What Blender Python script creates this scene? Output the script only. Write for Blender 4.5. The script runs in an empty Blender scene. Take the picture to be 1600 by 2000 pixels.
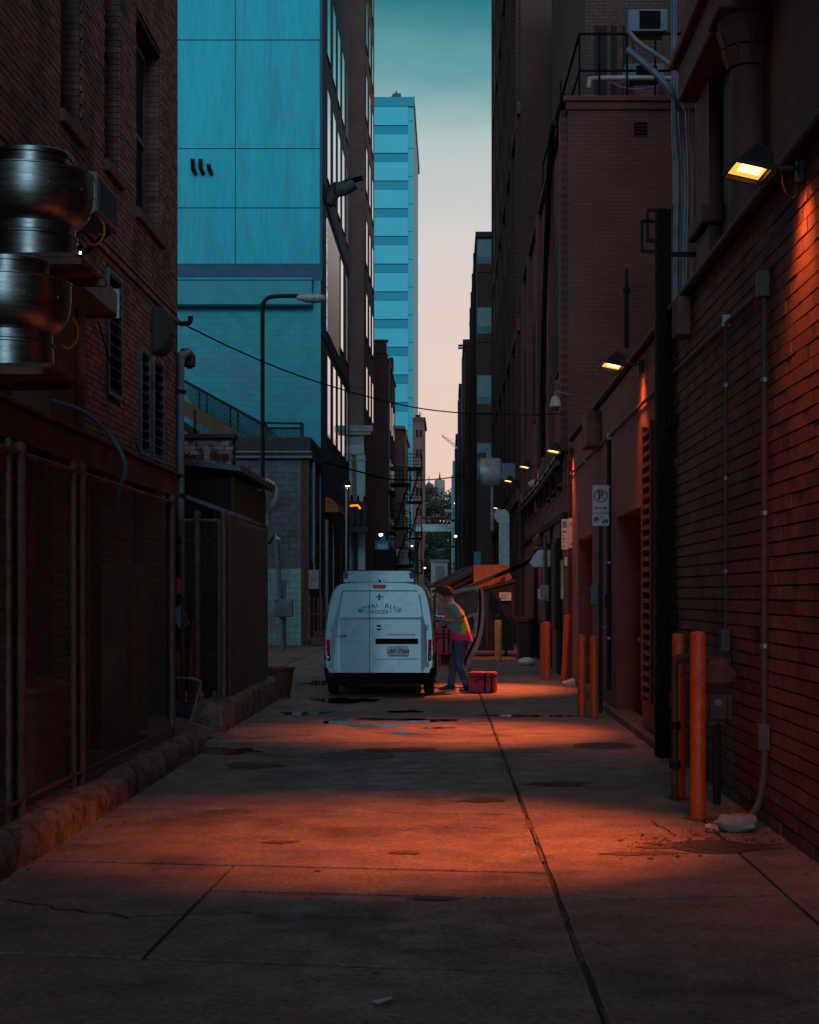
import bpy, bmesh, math, random
from mathutils import Vector, Matrix
random.seed(7)
SC = bpy.context.scene
COL = SC.collection
R = math.radians
# ---------------------------------------------------------------- camera
F, U0, V0, EYE = 3000.0, 880.0, 1160.0, 1.6        # the alley's vanishing point and eye height
cam_d = bpy.data.cameras.new('camera'); cam = bpy.data.objects.new('camera', cam_d); COL.objects.link(cam)
cam.location = (0, 0, EYE); cam.rotation_euler = (R(90), 0, 0)
cam_d.sensor_fit = 'HORIZONTAL'; cam_d.sensor_width = 36; cam_d.lens = 36*F/1600
cam_d.shift_x = (800-U0)/1600; cam_d.shift_y = (V0-1000)/1600
cam_d.clip_start = .1; cam_d.clip_end = 3000
SC.camera = cam
def W(u, v, Y): return Vector(((u-U0)/F*Y, Y, EYE-(v-V0)/F*Y))
def GY(v): return F*EYE/(v-V0)
# ---------------------------------------------------------------- dusk sky
wd = bpy.data.worlds.new('World'); SC.world = wd; wd.use_nodes = True
nt = wd.node_tree; N = nt.nodes; L = nt.links; N.clear()
out = N.new('ShaderNodeOutputWorld'); bg = N.new('ShaderNodeBackground')
tc = N.new('ShaderNodeTexCoord'); sp = N.new('ShaderNodeSeparateXYZ'); L.new(tc.outputs['Generated'], sp.inputs[0])
def ramp(stops):
    r = N.new('ShaderNodeValToRGB'); e = r.color_ramp.elements
    while len(e) > 1: e.remove(e[-1])
    e[0].position = stops[0][0]; e[0].color = (*stops[0][1], 1)
    for p, c in stops[1:]:
        n = e.new(p); n.color = (*c, 1)
    return r
front = ramp([(0, (.86, .56, .44)), (.07, (.84, .59, .49)), (.15, (.80, .62, .55)), (.22, (.70, .63, .60)), (.285, (.47, .56, .56)), (.325, (.13, .34, .37)), (.365, (.018, .185, .225)), (.55, (.12, .145, .165)), (1, (.20, .165, .18))])
back = ramp([(0, (.20, .26, .29)), (.2, (.16, .21, .24)), (.5, (.18, .18, .20)), (1, (.20, .165, .18))])
cl = N.new('ShaderNodeTexNoise'); cl.inputs['Scale'].default_value = 3.2; cl.inputs['Detail'].default_value = 5
mp = N.new('ShaderNodeMapping'); mp.inputs['Scale'].default_value = (2.2, 2.2, 6); L.new(tc.outputs['Generated'], mp.inputs[0]); L.new(mp.outputs[0], cl.inputs['Vector'])
ad = N.new('ShaderNodeMath'); ad.operation = 'MULTIPLY_ADD'; L.new(cl.outputs['Fac'], ad.inputs[0]); ad.inputs[1].default_value = .05; 
sb = N.new('ShaderNodeMath'); sb.operation = 'SUBTRACT'; L.new(sp.outputs['Z'], sb.inputs[0]); sb.inputs[1].default_value = .025; L.new(sb.outputs[0], ad.inputs[2])
L.new(ad.outputs[0], front.inputs[0]); L.new(sp.outputs['Z'], back.inputs[0])
mr = N.new('ShaderNodeMapRange'); mr.interpolation_type = 'SMOOTHSTEP'; mr.inputs['From Min'].default_value = -.1; mr.inputs['From Max'].default_value = .8; L.new(sp.outputs['Y'], mr.inputs['Value'])
mx = N.new('ShaderNodeMix'); mx.data_type = 'RGBA'; L.new(mr.outputs[0], mx.inputs['Factor']); L.new(back.outputs[0], mx.inputs[6]); L.new(front.outputs[0], mx.inputs[7])
sky = N.new('ShaderNodeTexSky'); sky.sky_type = 'NISHITA'; sky.sun_disc = False; sky.sun_elevation = R(1); sky.sun_rotation = R(180)
nm = N.new('ShaderNodeMix'); nm.data_type = 'RGBA'; nm.blend_type = 'ADD'; nm.inputs['Factor'].default_value = .004
L.new(mx.outputs[2], nm.inputs[6]); L.new(sky.outputs[0], nm.inputs[7])
L.new(nm.outputs[2], bg.inputs['Color']); bg.inputs['Strength'].default_value = 1.0; L.new(bg.outputs[0], out.inputs[0])
# ---------------------------------------------------------------- soft light of the dusk sky behind the camera
sd = bpy.data.lights.new('sun', 'SUN'); sd.energy = 1.2; sd.angle = R(30); sd.color = (.42, .78, 1.0)
sun = bpy.data.objects.new('sun', sd); COL.objects.link(sun)
sun.rotation_euler = Vector((-.06, 1, -.19)).to_track_quat('-Z', 'Y').to_euler()
# ---------------------------------------------------------------- exposure
vs = SC.view_settings; vs.view_transform = 'Standard'; vs.look = 'None'; vs.exposure = 0; vs.gamma = 1; vs.use_curve_mapping = False
SC.render.engine = 'CYCLES'; SC.cycles.use_denoising = True
SC.cycles.max_bounces = 6; SC.cycles.diffuse_bounces = 3; SC.cycles.glossy_bounces = 3; SC.cycles.caustics_reflective = False; SC.cycles.caustics_refractive = False
# ================================================================ mesh helpers
def tag(o, label=None, cat=None, group=None, kind=None):
    if label: o['label'] = label
    if cat: o['category'] = cat
    if group: o['group'] = group
    if kind: o['kind'] = kind
    return o
def thing(name, label, cat, loc=(0, 0, 0), group=None, kind=None):
    o = bpy.data.objects.new(name, None); COL.objects.link(o); o.location = loc; o.empty_display_size = .2
    return tag(o, label, cat, group, kind)
def attach(o, parent):
    if parent is not None:
        o.parent = parent
        t = Vector(parent.location); p = parent.parent
        while p is not None:
            if p.type == 'EMPTY' or True: t = t + Vector(p.location)
            p = p.parent
        o.matrix_parent_inverse = Matrix.Translation(-t) if parent.type == 'EMPTY' else Matrix.Identity(4)
        if parent.type != 'EMPTY': o.matrix_parent_inverse = Matrix.Identity(4)
class MB:
    def __init__(s): s.v = []; s.f = []
    def quad(s, a, b, c, d):
        n = len(s.v); s.v += [tuple(a), tuple(b), tuple(c), tuple(d)]; s.f.append((n, n+1, n+2, n+3)); return s
    def box(s, x0, x1, y0, y1, z0, z1):
        n = len(s.v)
        s.v += [(x0,y0,z0),(x1,y0,z0),(x1,y1,z0),(x0,y1,z0),(x0,y0,z1),(x1,y0,z1),(x1,y1,z1),(x0,y1,z1)]
        s.f += [tuple(n+i for i in q) for q in ((0,3,2,1),(4,5,6,7),(0,1,5,4),(1,2,6,5),(2,3,7,6),(3,0,4,7))]; return s
    def obox(s, c, a, b, d):           # centre and three half-axis vectors
        c, a, b, d = map(Vector, (c, a, b, d)); n = len(s.v)
        for k in (-1, 1):
            for i, j in ((-1,-1),(1,-1),(1,1),(-1,1)): s.v.append(tuple(c+a*i+b*j+d*k))
        s.f += [tuple(n+i for i in q) for q in ((0,3,2,1),(4,5,6,7),(0,1,5,4),(1,2,6,5),(2,3,7,6),(3,0,4,7))]; return s
    def bar(s, p, q, w, h, up=(0, 0, 1)):   # rectangular bar from p to q
        p, q = Vector(p), Vector(q); d = (q-p); t = d.normalized(); u = Vector(up)
        if abs(t.dot(u)) > .98: u = Vector((0, 1, 0))
        a = t.cross(u).normalized(); b = a.cross(t).normalized()
        return s.obox((p+q)/2, a*w/2, b*h/2, d/2)
    def prism(s, pts, off):
        off = Vector(off); n = len(s.v); m = len(pts)
        s.v += [tuple(Vector(p)) for p in pts]+[tuple(Vector(p)+off) for p in pts]
        s.f += [tuple(range(n, n+m)), tuple(range(n+2*m-1, n+m-1, -1))]
        for i in range(m):
            j = (i+1) % m; s.f.append((n+j, n+i, n+m+i, n+m+j))
        return s
    def tube(s, path, r, n=8, cap=True, closed=False):
        P = [Vector(p) for p in path]; m = len(P)
        rr = r if isinstance(r, (list, tuple)) else [r]*m
        t0 = (P[1]-P[0]).normalized(); up = Vector((0, 0, 1)) if abs(t0.z) < .9 else Vector((1, 0, 0))
        a = t0.cross(up).normalized(); base = len(s.v)
        for i in range(m):
            if closed: t = (P[(i+1) % m]-P[i-1]).normalized()
            else: t = (P[min(i+1, m-1)]-P[max(i-1, 0)]).normalized()
            a = (a-t*a.dot(t)).normalized(); b = t.cross(a)
            rad = rr[i]; ra, rb = (rad if isinstance(rad, tuple) else (rad, rad))
            for k in range(n):
                th = 2*math.pi*k/n; s.v.append(tuple(P[i]+a*math.cos(th)*ra+b*math.sin(th)*rb))
        for i in range(m if closed else m-1):
            for k in range(n):
                k2 = (k+1) % n; i2 = (i+1) % m
                s.f.append((base+i*n+k, base+i*n+k2, base+i2*n+k2, base+i2*n+k))
        if cap and not closed:
            s.f.append(tuple(base+k for k in range(n-1, -1, -1))); s.f.append(tuple(base+(m-1)*n+k for k in range(n)))
        return s
    def lathe(s, prof, o=(0, 0, 0), n=24, ax=None, cap=True):
        o = Vector(o); base = len(s.v); m = len(prof)
        M = ax if ax is not None else Matrix.Identity(3)
        for r, z in prof:
            for k in range(n):
                th = 2*math.pi*k/n; s.v.append(tuple(o+M @ Vector((r*math.cos(th), r*math.sin(th), z))))
        for i in range(m-1):
            for k in range(n):
                k2 = (k+1) % n; s.f.append((base+i*n+k, base+i*n+k2, base+(i+1)*n+k2, base+(i+1)*n+k))
        if cap:
            s.f.append(tuple(base+k for k in range(n-1, -1, -1))); s.f.append(tuple(base+(m-1)*n+k for k in range(n)))
        return s
    def ball(s, c, r, n=12, m=8):
        rx, ry, rz = r if isinstance(r, (tuple, list)) else (r, r, r); c = Vector(c); base = len(s.v)
        for i in range(1, m):
            ph = math.pi*i/m
            for k in range(n):
                th = 2*math.pi*k/n; s.v.append((c.x+rx*math.sin(ph)*math.cos(th), c.y+ry*math.sin(ph)*math.sin(th), c.z-rz*math.cos(ph)))
        b = len(s.v); s.v.append((c.x, c.y, c.z-rz)); s.v.append((c.x, c.y, c.z+rz))
        for i in range(m-2):
            for k in range(n):
                k2 = (k+1) % n; s.f.append((base+i*n+k, base+i*n+k2, base+(i+1)*n+k2, base+(i+1)*n+k))
        for k in range(n):
            k2 = (k+1) % n; s.f.append((b, base+k2, base+k)); s.f.append((b+1, base+(m-2)*n+k, base+(m-2)*n+k2))
        return s
    def add(s, verts, faces):
        n = len(s.v); s.v += [tuple(p) for p in verts]; s.f += [tuple(n+i for i in q) for q in faces]; return s
    def mesh(s, name, mat, smooth=False, bevel=0, seg=1):
        me = bpy.data.meshes.new(name); me.from_pydata(s.v, [], s.f)
        if bevel:
            bm = bmesh.new(); bm.from_mesh(me); bm.normal_update()
            ed = [e for e in bm.edges if len(e.link_faces) == 2 and e.calc_face_angle(0) > R(30)]
            bmesh.ops.bevel(bm, geom=ed, offset=bevel, segments=seg, affect='EDGES', clamp_overlap=True)
            bm.to_mesh(me); bm.free()
        me.materials.append(mat)
        if smooth: smooth_mesh(me)
        me.update(); return me
    def build(s, name, mat, parent=None, smooth=False, bevel=0, seg=1, rot=None, loc=None):
        o = bpy.data.objects.new(name, s.mesh(name, mat, smooth, bevel, seg)); COL.objects.link(o)
        attach(o, parent); return o
def smooth_mesh(me, ang=40):
    bm = bmesh.new(); bm.from_mesh(me)
    for f in bm.faces: f.smooth = True
    for e in bm.edges:
        if len(e.link_faces) == 2 and e.calc_face_angle(0) > R(ang): e.smooth = False
    bm.to_mesh(me); bm.free()
def one(name, mb, mat, label, cat, group=None, kind=None, **k):
    return tag(mb.build(name, mat, None, **k), label, cat, group, kind)
def unit(name, mat):
    return MB().box(-.5, .5, -.5, .5, -.5, .5).mesh(name, mat)
def piece(name, me, parent, loc, scale, rot=(0, 0, 0)):     # a shared-mesh piece
    o = bpy.data.objects.new(name, me); COL.objects.link(o); attach(o, parent)
    o.location = loc; o.scale = scale; o.rotation_euler = rot; return o
def copy_tree(o, loc=None, label=None, group=None, rotz=None, parent=None):
    c = o.copy(); COL.objects.link(c)
    if parent is not None: c.parent = parent
    if loc is not None: c.location = loc
    if rotz is not None: c.rotation_euler[2] = rotz
    if label: c['label'] = label
    if group: c['group'] = group
    for ch in [x for x in KIDS.get(o.name, ())] or list(o.children): copy_tree(ch, parent=c)
    return c
KIDS = {}
def spline(pts, n=8):       # Catmull-Rom through pts
    P = [Vector(p) for p in pts]; P = [P[0]*2-P[1]]+P+[P[-1]*2-P[-2]]; out = []
    for i in range(1, len(P)-2):
        for k in range(n):
            t = k/n; a, b, c, d = P[i-1], P[i], P[i+1], P[i+2]
            out.append(.5*((2*b)+(c-a)*t+(2*a-5*b+4*c-d)*t*t+(3*b-a-3*c+d)*t**3))
    out.append(P[-2]); return out
def rrect(x0, x1, z0, z1, r, n=5):
    rs = r if isinstance(r, (list, tuple)) else [r]*4; out = []
    for (cx, cz, a0), q in zip(((x0, z0, 180), (x1, z0, 270), (x1, z1, 0), (x0, z1, 90)), rs):
        ox = cx+q if cx == x0 else cx-q; oz = cz+q if cz == z0 else cz-q
        for k in range(n):
            a = R(a0+90*k/(n-1)); out.append((ox+q*math.cos(a), oz+q*math.sin(a)))
    return out
def text_mesh(body, size, mat, ext=.002, name='lettering', align='CENTER', bold=0, spacing=1):
    cu = bpy.data.curves.new(name, 'FONT'); cu.body = body; cu.size = size; cu.extrude = ext; cu.align_x = align; cu.align_y = 'CENTER'; cu.offset = bold; cu.space_character = spacing
    cu.resolution_u = 3
    ob = bpy.data.objects.new(name, cu); COL.objects.link(ob)
    dg = bpy.context.evaluated_depsgraph_get(); me = bpy.data.meshes.new_from_object(ob.evaluated_get(dg)); me.name = name
    bpy.data.objects.remove(ob); bpy.data.curves.remove(cu)
    me.materials.clear(); me.materials.append(mat); return me
def merge(name, items, mat, parent):        # items: (mesh, matrix) into one mesh object
    mb = MB()
    for me, M in items: mb.add([M @ v.co for v in me.vertices], [tuple(p.vertices) for p in me.polygons])
    return mb.build(name, mat, parent)
# ================================================================ materials
def pm(name, c1, c2=None, sc=3.0, rough=.8, metal=0, bump=0, bsc=60, isl=0, c3=None, sc3=.6, r2=None, stretch=None, spec=.5, lo=.35, hi=.65, trans=0, coat=0, objco=False, grain=0, gsc=150):
    m = bpy.data.materials.new(name); m.use_nodes = True; t = m.node_tree; nn = t.nodes; ll = t.links; p = nn['Principled BSDF']
    p.inputs['Roughness'].default_value = rough; p.inputs['Metallic'].default_value = metal; p.inputs['Specular IOR Level'].default_value = spec
    if trans: p.inputs['Transmission Weight'].default_value = trans
    if coat: p.inputs['Coat Weight'].default_value = coat; p.inputs['Coat Roughness'].default_value = .06
    g = nn.new('ShaderNodeNewGeometry'); co = g.outputs['Position']
    if objco:
        q = nn.new('ShaderNodeTexCoord'); co = q.outputs['Object']
    if stretch:
        mpn = nn.new('ShaderNodeMapping'); mpn.inputs['Scale'].default_value = stretch; ll.new(co, mpn.inputs[0]); co = mpn.outputs[0]
    def noise(scale, detail=6, rg=.6):
        q = nn.new('ShaderNodeTexNoise'); q.inputs['Scale'].default_value = scale; q.inputs['Detail'].default_value = detail; q.inputs['Roughness'].default_value = rg; ll.new(co, q.inputs['Vector']); return q.outputs['Fac']
    def mrange(src, a, b, c=0, d=1):
        q = nn.new('ShaderNodeMapRange'); q.inputs['From Min'].default_value = a; q.inputs['From Max'].default_value = b; q.inputs['To Min'].default_value = c; q.inputs['To Max'].default_value = d; ll.new(src, q.inputs['Value']); return q.outputs[0]
    def mix(f, a, b, mode='MIX'):
        q = nn.new('ShaderNodeMix'); q.data_type = 'RGBA'; q.blend_type = mode
        for s_, x in ((q.inputs['Factor'], f), (q.inputs[6], a), (q.inputs[7], b)):
            if isinstance(x, (tuple, list)): s_.default_value = (*x, 1)
            elif isinstance(x, (int, float)): s_.default_value = x
            else: ll.new(x, s_)
        return q.outputs[2]
    col = c1
    if c2 is not None: col = mix(mrange(noise(sc), lo, hi), c1, c2)
    if c3 is not None: col = mix(mrange(noise(sc3, 8, .65), .52, .66), col, c3)
    if grain:
        v = mrange(noise(gsc, 3, .7), .3, .7, 1-grain, 1+grain); cg = nn.new('ShaderNodeCombineColor')
        for k in range(3): ll.new(v, cg.inputs[k])
        col = mix(1.0, col, cg.outputs[0], 'MULTIPLY')
    if isl:
        oi = nn.new('ShaderNodeObjectInfo'); s_ = nn.new('ShaderNodeMath'); s_.operation = 'ADD'; ll.new(oi.outputs['Random'], s_.inputs[0]); ll.new(g.outputs['Random Per Island'], s_.inputs[1])
        fr = nn.new('ShaderNodeMath'); fr.operation = 'FRACT'; ll.new(s_.outputs[0], fr.inputs[0])
        v = mrange(fr.outputs[0], 0, 1, 1-isl, 1+isl)
        cb = nn.new('ShaderNodeCombineColor')
        for k in range(3): ll.new(v, cb.inputs[k])
        col = mix(1.0, col, cb.outputs[0], 'MULTIPLY')
    if isinstance(col, tuple): p.inputs['Base Color'].default_value = (*col, 1)
    else: ll.new(col, p.inputs['Base Color'])
    if r2 is not None: ll.new(mrange(noise(sc*1.7), .35, .65, rough, r2), p.inputs['Roughness'])
    if bump:
        b = nn.new('ShaderNodeBump'); b.inputs['Strength'].default_value = bump; b.inputs['Distance'].default_value = .01; ll.new(noise(bsc, 4), b.inputs['Height']); ll.new(b.outputs[0], p.inputs['Normal'])
    return m
def em(name, c, s):
    m = bpy.data.materials.new(name); m.use_nodes = True; t = m.node_tree; p = t.nodes['Principled BSDF']
    p.inputs['Base Color'].default_value = (*c, 1); p.inputs['Emission Color'].default_value = (*c, 1); p.inputs['Emission Strength'].default_value = s; return m
def coursed(name, c1, c2, mort, w, h, axis='X', m=.012, rough=.85, bump=.5):   # far brickwork whose bricks are too small to pick apart
    mt = pm(name, c1, c2, rough=rough); t = mt.node_tree; nn = t.nodes; ll = t.links; p = nn['Principled BSDF']
    g = nn.new('ShaderNodeNewGeometry'); s_ = nn.new('ShaderNodeSeparateXYZ'); c_ = nn.new('ShaderNodeCombineXYZ'); ll.new(g.outputs['Position'], s_.inputs[0]); ll.new(s_.outputs[axis], c_.inputs[0]); ll.new(s_.outputs['Z'], c_.inputs[1])
    b = nn.new('ShaderNodeTexBrick'); ll.new(c_.outputs[0], b.inputs['Vector']); b.inputs['Scale'].default_value = 1; b.inputs['Brick Width'].default_value = w; b.inputs['Row Height'].default_value = h; b.inputs['Mortar Size'].default_value = m; b.inputs['Bias'].default_value = 0
    b.inputs['Color1'].default_value = (*c1, 1); b.inputs['Color2'].default_value = (*c2, 1); b.inputs['Mortar'].default_value = (*mort, 1)
    n_ = nn.new('ShaderNodeTexNoise'); n_.inputs['Scale'].default_value = .7; n_.inputs['Detail'].default_value = 7; ll.new(g.outputs['Position'], n_.inputs['Vector'])
    r_ = nn.new('ShaderNodeMapRange'); r_.inputs['From Min'].default_value = .3; r_.inputs['From Max'].default_value = .7; r_.inputs['To Min'].default_value = .75; r_.inputs['To Max'].default_value = 1.15; ll.new(n_.outputs['Fac'], r_.inputs[0])
    q = nn.new('ShaderNodeMix'); q.data_type = 'RGBA'; q.blend_type = 'MULTIPLY'; q.inputs['Factor'].default_value = 1; ll.new(b.outputs['Color'], q.inputs[6]); cc = nn.new('ShaderNodeCombineColor')
    for k in range(3): ll.new(r_.outputs[0], cc.inputs[k])
    ll.new(cc.outputs[0], q.inputs[7]); ll.new(q.outputs[2], p.inputs['Base Color'])
    bp = nn.new('ShaderNodeBump'); bp.invert = True; bp.inputs['Strength'].default_value = bump; bp.inputs['Distance'].default_value = .01; ll.new(b.outputs['Fac'], bp.inputs['Height']); ll.new(bp.outputs[0], p.inputs['Normal'])
    return mt
M = {}
M['asphalt'] = pm('asphalt', (.05, .05, .052), (.08, .077, .075), 2, .85, bump=.4, bsc=90)
M['concrete'] = pm('concrete', (.30, .215, .19), (.19, .137, .122), 2.6, .78, bump=.9, bsc=85, isl=.12, c3=(.105, .078, .07), sc3=.9, r2=.40, grain=.5, gsc=30)
M['joint'] = pm('joint', (.03, .026, .024), (.05, .045, .04), 12, .9, bump=.5)
M['kerb'] = pm('kerb', (.28, .20, .165), (.12, .09, .075), 7, .85, bump=1.0, bsc=45, grain=.35, gsc=60, c3=(.05, .04, .035), sc3=9)
M['rbrick'] = pm('rbrick', (.26, .125, .10), (.18, .085, .07), 5, .8, bump=.9, bsc=60, isl=.17, c3=(.11, .055, .047), sc3=1.6, grain=.2, gsc=50)
M['rcourse'] = coursed('rcourse', (.26, .125, .10), (.19, .09, .074), (.085, .042, .033), .306, .0978, 'Y', .006)
M['rjoint'] = pm('rjoint', (.11, .055, .044), (.15, .075, .06), 8, .9)
M['lbrick'] = pm('lbrick', (.33, .165, .135), (.21, .105, .088), 9, .85, bump=.5, bsc=80, isl=.28, c3=(.10, .06, .055), sc3=.9)
M['ljoint'] = pm('ljoint', (.045, .03, .026), (.07, .05, .045), 8, .92)
M['lwall'] = coursed('lwall', (.31, .155, .125), (.2, .10, .082), (.05, .035, .03), .213, .067, 'Y')
M['stucco'] = pm('stucco', (.27, .105, .08), (.20, .078, .06), 2.5, .82, bump=.6, bsc=60, grain=.15, gsc=40, c3=(.13, .06, .05), sc3=.7)
M['stone'] = pm('stone', (.19, .08, .065), (.13, .055, .045), 4, .8, bump=.4, bsc=30)
M['bbrick'] = coursed('bbrick', (.23, .075, .065), (.19, .062, .055), (.15, .055, .048), .22, .075, 'X')
M['bbricky'] = coursed('bbricky', (.28, .085, .075), (.21, .065, .058), (.12, .05, .045), .22, .075, 'Y')
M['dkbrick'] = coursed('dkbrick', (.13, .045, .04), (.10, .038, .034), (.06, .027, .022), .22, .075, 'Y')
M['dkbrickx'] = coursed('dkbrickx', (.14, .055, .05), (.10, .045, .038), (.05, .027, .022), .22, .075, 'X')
M['tanbrick'] = coursed('tanbrick', (.36, .155, .13), (.28, .12, .10), (.2, .10, .085), .22, .075, 'X')
M['tanbricky'] = coursed('tanbricky', (.36, .19, .16), (.28, .15, .125), (.2, .12, .10), .22, .075, 'Y')
M['pale'] = pm('pale', (.035, .52, .61), (.03, .45, .54), .9, .82, bump=.5, bsc=12, c3=(.06, .38, .47), sc3=1.6, stretch=(1.2, 1.2, .16), grain=.10, gsc=9)
M['paleb'] = pm('paleb', (.07, .42, .49), (.06, .36, .43), 2, .85, bump=.5, bsc=30, isl=.06, c3=(.10, .33, .41), sc3=.6)
M['palej'] = pm('palej', (.04, .13, .16), (.05, .16, .19), 5, .9)
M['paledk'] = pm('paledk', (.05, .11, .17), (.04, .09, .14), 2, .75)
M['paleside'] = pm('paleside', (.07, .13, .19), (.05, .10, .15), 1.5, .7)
M['block'] = pm('block', (.16, .20, .25), (.11, .14, .18), 3, .88, bump=.7, bsc=25, isl=.12, c3=(.10, .10, .11), sc3=1.2)
M['blockp'] = pm('blockp', (.30, .52, .56), (.24, .44, .48), 3, .85, bump=.6, bsc=25, isl=.07, c3=(.25, .28, .29), sc3=1.5)
M['rust'] = pm('rust', (.17, .065, .04), (.09, .04, .03), 5, .75, metal=.2, bump=.4, bsc=30, c3=(.30, .11, .05), sc3=2)
M['dksteel'] = pm('dksteel', (.022, .02, .02), (.014, .013, .013), 6, .7, spec=.25)
M['black'] = pm('black', (.008, .007, .007), (.013, .012, .012), 6, .85, spec=.1)
M['galv'] = pm('galv', (.42, .44, .46), (.28, .30, .32), 7, .42, metal=.8, r2=.6)
M['fgalv'] = pm('fgalv', (.18, .105, .078), (.12, .065, .048), 9, .6, metal=.15, c3=(.10, .045, .025), sc3=5)
M['wire'] = pm('wire', (.22, .19, .17), (.14, .12, .105), 9, .55, metal=.6)
M['fan'] = pm('fan', (.36, .34, .33), (.26, .245, .235), 3, .30, metal=1, r2=.42, stretch=(1, 1, 14), bump=.06, bsc=40)
M['grey'] = pm('grey', (.33, .33, .34), (.25, .25, .26), 5, .6, bump=.2, c3=(.16, .14, .13), sc3=3)
M['bluegrey'] = pm('bluegrey', (.20, .27, .33), (.13, .18, .23), 5, .6, c3=(.09, .10, .11), sc3=3)
M['ltmetal'] = pm('ltmetal', (.55, .58, .60), (.42, .45, .47), 5, .5, metal=.2, c3=(.3, .28, .27), sc3=4)
M['glass'] = pm('glass', (.02, .03, .04), None, rough=.04, spec=1, coat=1)
M['dkglass'] = pm('dkglass', (.010, .013, .016), None, rough=.6, spec=.15)
M['orangepaint'] = pm('orangepaint', (.72, .095, .02), (.60, .08, .018), 7, .5, bump=.15, c3=(.40, .07, .02), sc3=11, grain=.12, gsc=40)
M['yellowpaint'] = pm('yellowpaint', (.62, .30, .10), (.5, .24, .08), 7, .55, c3=(.25, .12, .06), sc3=6)
M['hoseorange'] = pm('hoseorange', (.65, .17, .03), None, rough=.5)
M['hoseblue'] = pm('hoseblue', (.05, .22, .34), (.04, .16, .25), 8, .45)
M['conduit'] = pm('conduit', (.12, .08, .068), (.085, .055, .046), 8, .55, metal=.1)
M['pipeblue'] = pm('pipeblue', (.24, .30, .38), (.16, .20, .27), 5, .5, metal=.2)
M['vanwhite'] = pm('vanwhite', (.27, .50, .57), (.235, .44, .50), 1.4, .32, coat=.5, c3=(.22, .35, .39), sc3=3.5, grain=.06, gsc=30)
M['vanblue'] = pm('vanblue', (.02, .05, .12), None, rough=.5)
M['vanblack'] = pm('vanblack', (.008, .008, .009), (.012, .012, .012), 7, .85, spec=.1)
M['tyre'] = pm('tyre', (.015, .015, .015), (.025, .024, .023), 14, .85, bump=.3)
M['chrome'] = pm('chrome', (.30, .30, .31), None, rough=.35, metal=1)
M['redlens'] = pm('redlens', (.75, .01, .03), (.62, .008, .022), 8, .35, spec=.3)
M['clearlens'] = pm('clearlens', (.6, .6, .6), None, rough=.1, metal=.6)
M['plate'] = pm('plate', (.7, .72, .72), None, rough=.45)
M['ink'] = pm('ink', (.01, .02, .05), None, rough=.6)
M['seat'] = pm('seat', (.02, .02, .022), None, rough=.85)
M['skin'] = pm('skin', (.50, .24, .16), (.44, .20, .13), 20, .55)
M['hair'] = pm('hair', (.16, .045, .025), (.07, .02, .014), 60, .55, bump=1, bsc=160)
M['jeans'] = pm('jeans', (.045, .12, .20), (.03, .08, .14), 30, .85, bump=.5, bsc=60, c3=(.10, .20, .28), sc3=7)
M['glove'] = pm('glove', (.03, .27, .58), (.02, .22, .5), 30, .4)
M['shoe'] = pm('shoe', (.02, .02, .022), (.03, .03, .03), 20, .6)
M['sole'] = pm('sole', (.55, .45, .38), None, rough=.7)
M['redbag'] = pm('redbag', (.62, .012, .05), (.5, .01, .04), 18, .55, bump=.3, bsc=35)
M['strap'] = pm('strap', (.012, .012, .014), None, rough=.75)
M['signwhite'] = pm('signwhite', (.48, .54, .58), (.42, .47, .50), 6, .45)
M['signred'] = pm('signred', (.42, .015, .02), None, rough=.45)
M['signink'] = pm('signink', (.015, .015, .02), None, rough=.45)
M['signteal'] = pm('signteal', (.02, .28, .30), None, rough=.45)
M['osb'] = pm('osb', (.42, .17, .06), (.25, .09, .035), 16, .8, bump=.3, c3=(.5, .24, .1), sc3=8)
M['bin'] = pm('bin', (.020, .016, .013), (.013, .011, .01), 4, .6, metal=.2)
M['lid'] = pm('lid', (.035, .03, .028), (.022, .02, .019), 4, .45)
M['wood'] = pm('wood', (.14, .065, .045), (.08, .04, .03), 3, .8, stretch=(6, 6, .6), bump=.4, bsc=10)
M['tar'] = pm('tar', (.05, .055, .06), (.03, .033, .036), 4, .7)
M['roofblue'] = pm('roofblue', (.10, .16, .21), (.07, .11, .15), 3, .5, metal=.3)
M['whitebrick'] = pm('whitebrick', (.10, .065, .06), (.34, .30, .30), 4, .88, bump=.7, bsc=30, isl=.25, lo=.42, hi=.52)
M['ghost'] = pm('ghost', (.035, .03, .035), None, rough=.9)
M['whitepaint'] = pm('whitepaint', (.66, .68, .68), (.52, .54, .54), 4, .6)
M['cornice'] = pm('cornice', (.52, .46, .44), (.42, .37, .35), 3, .75, bump=.3, bsc=20)
M['leaf'] = pm('leaf', (.045, .075, .03), (.03, .05, .022), 1.5, .7, isl=.4)
M['bark'] = pm('bark', (.05, .035, .025), None, rough=.9)
M['rock'] = pm('rock', (.42, .36, .33), (.30, .25, .23), 14, .85, bump=.6, bsc=40)
M['litter'] = pm('litter', (.16, .09, .05), (.09, .05, .03), 40, .85, isl=.4)
M['iron'] = pm('iron', (.13, .095, .082), (.08, .06, .05), 20, .6, metal=.6, bump=.4)
M['lens'] = em('lens', (1.0, .36, .05), 1.7)
M['tubebulb'] = em('tubebulb', (1.0, .50, .15), 5)
M['doorgrey'] = pm('doorgrey', (.20, .22, .23), (.16, .18, .19), 6, .5)
M['bulb'] = em('bulb', (1.0, .78, .52), 16)
M['bulbw'] = em('bulbw', (1.0, .80, .55), 5)
M['hoodin'] = pm('hoodin', (.7, .35, .12), None, rough=.5)
M['lamphood'] = pm('lamphood', (.028, .026, .026), (.018, .018, .018), 8, .55, metal=.3)
w_ = pm('water', (.012, .012, .014), None, rough=.03, spec=.9); M['water'] = w_
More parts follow.
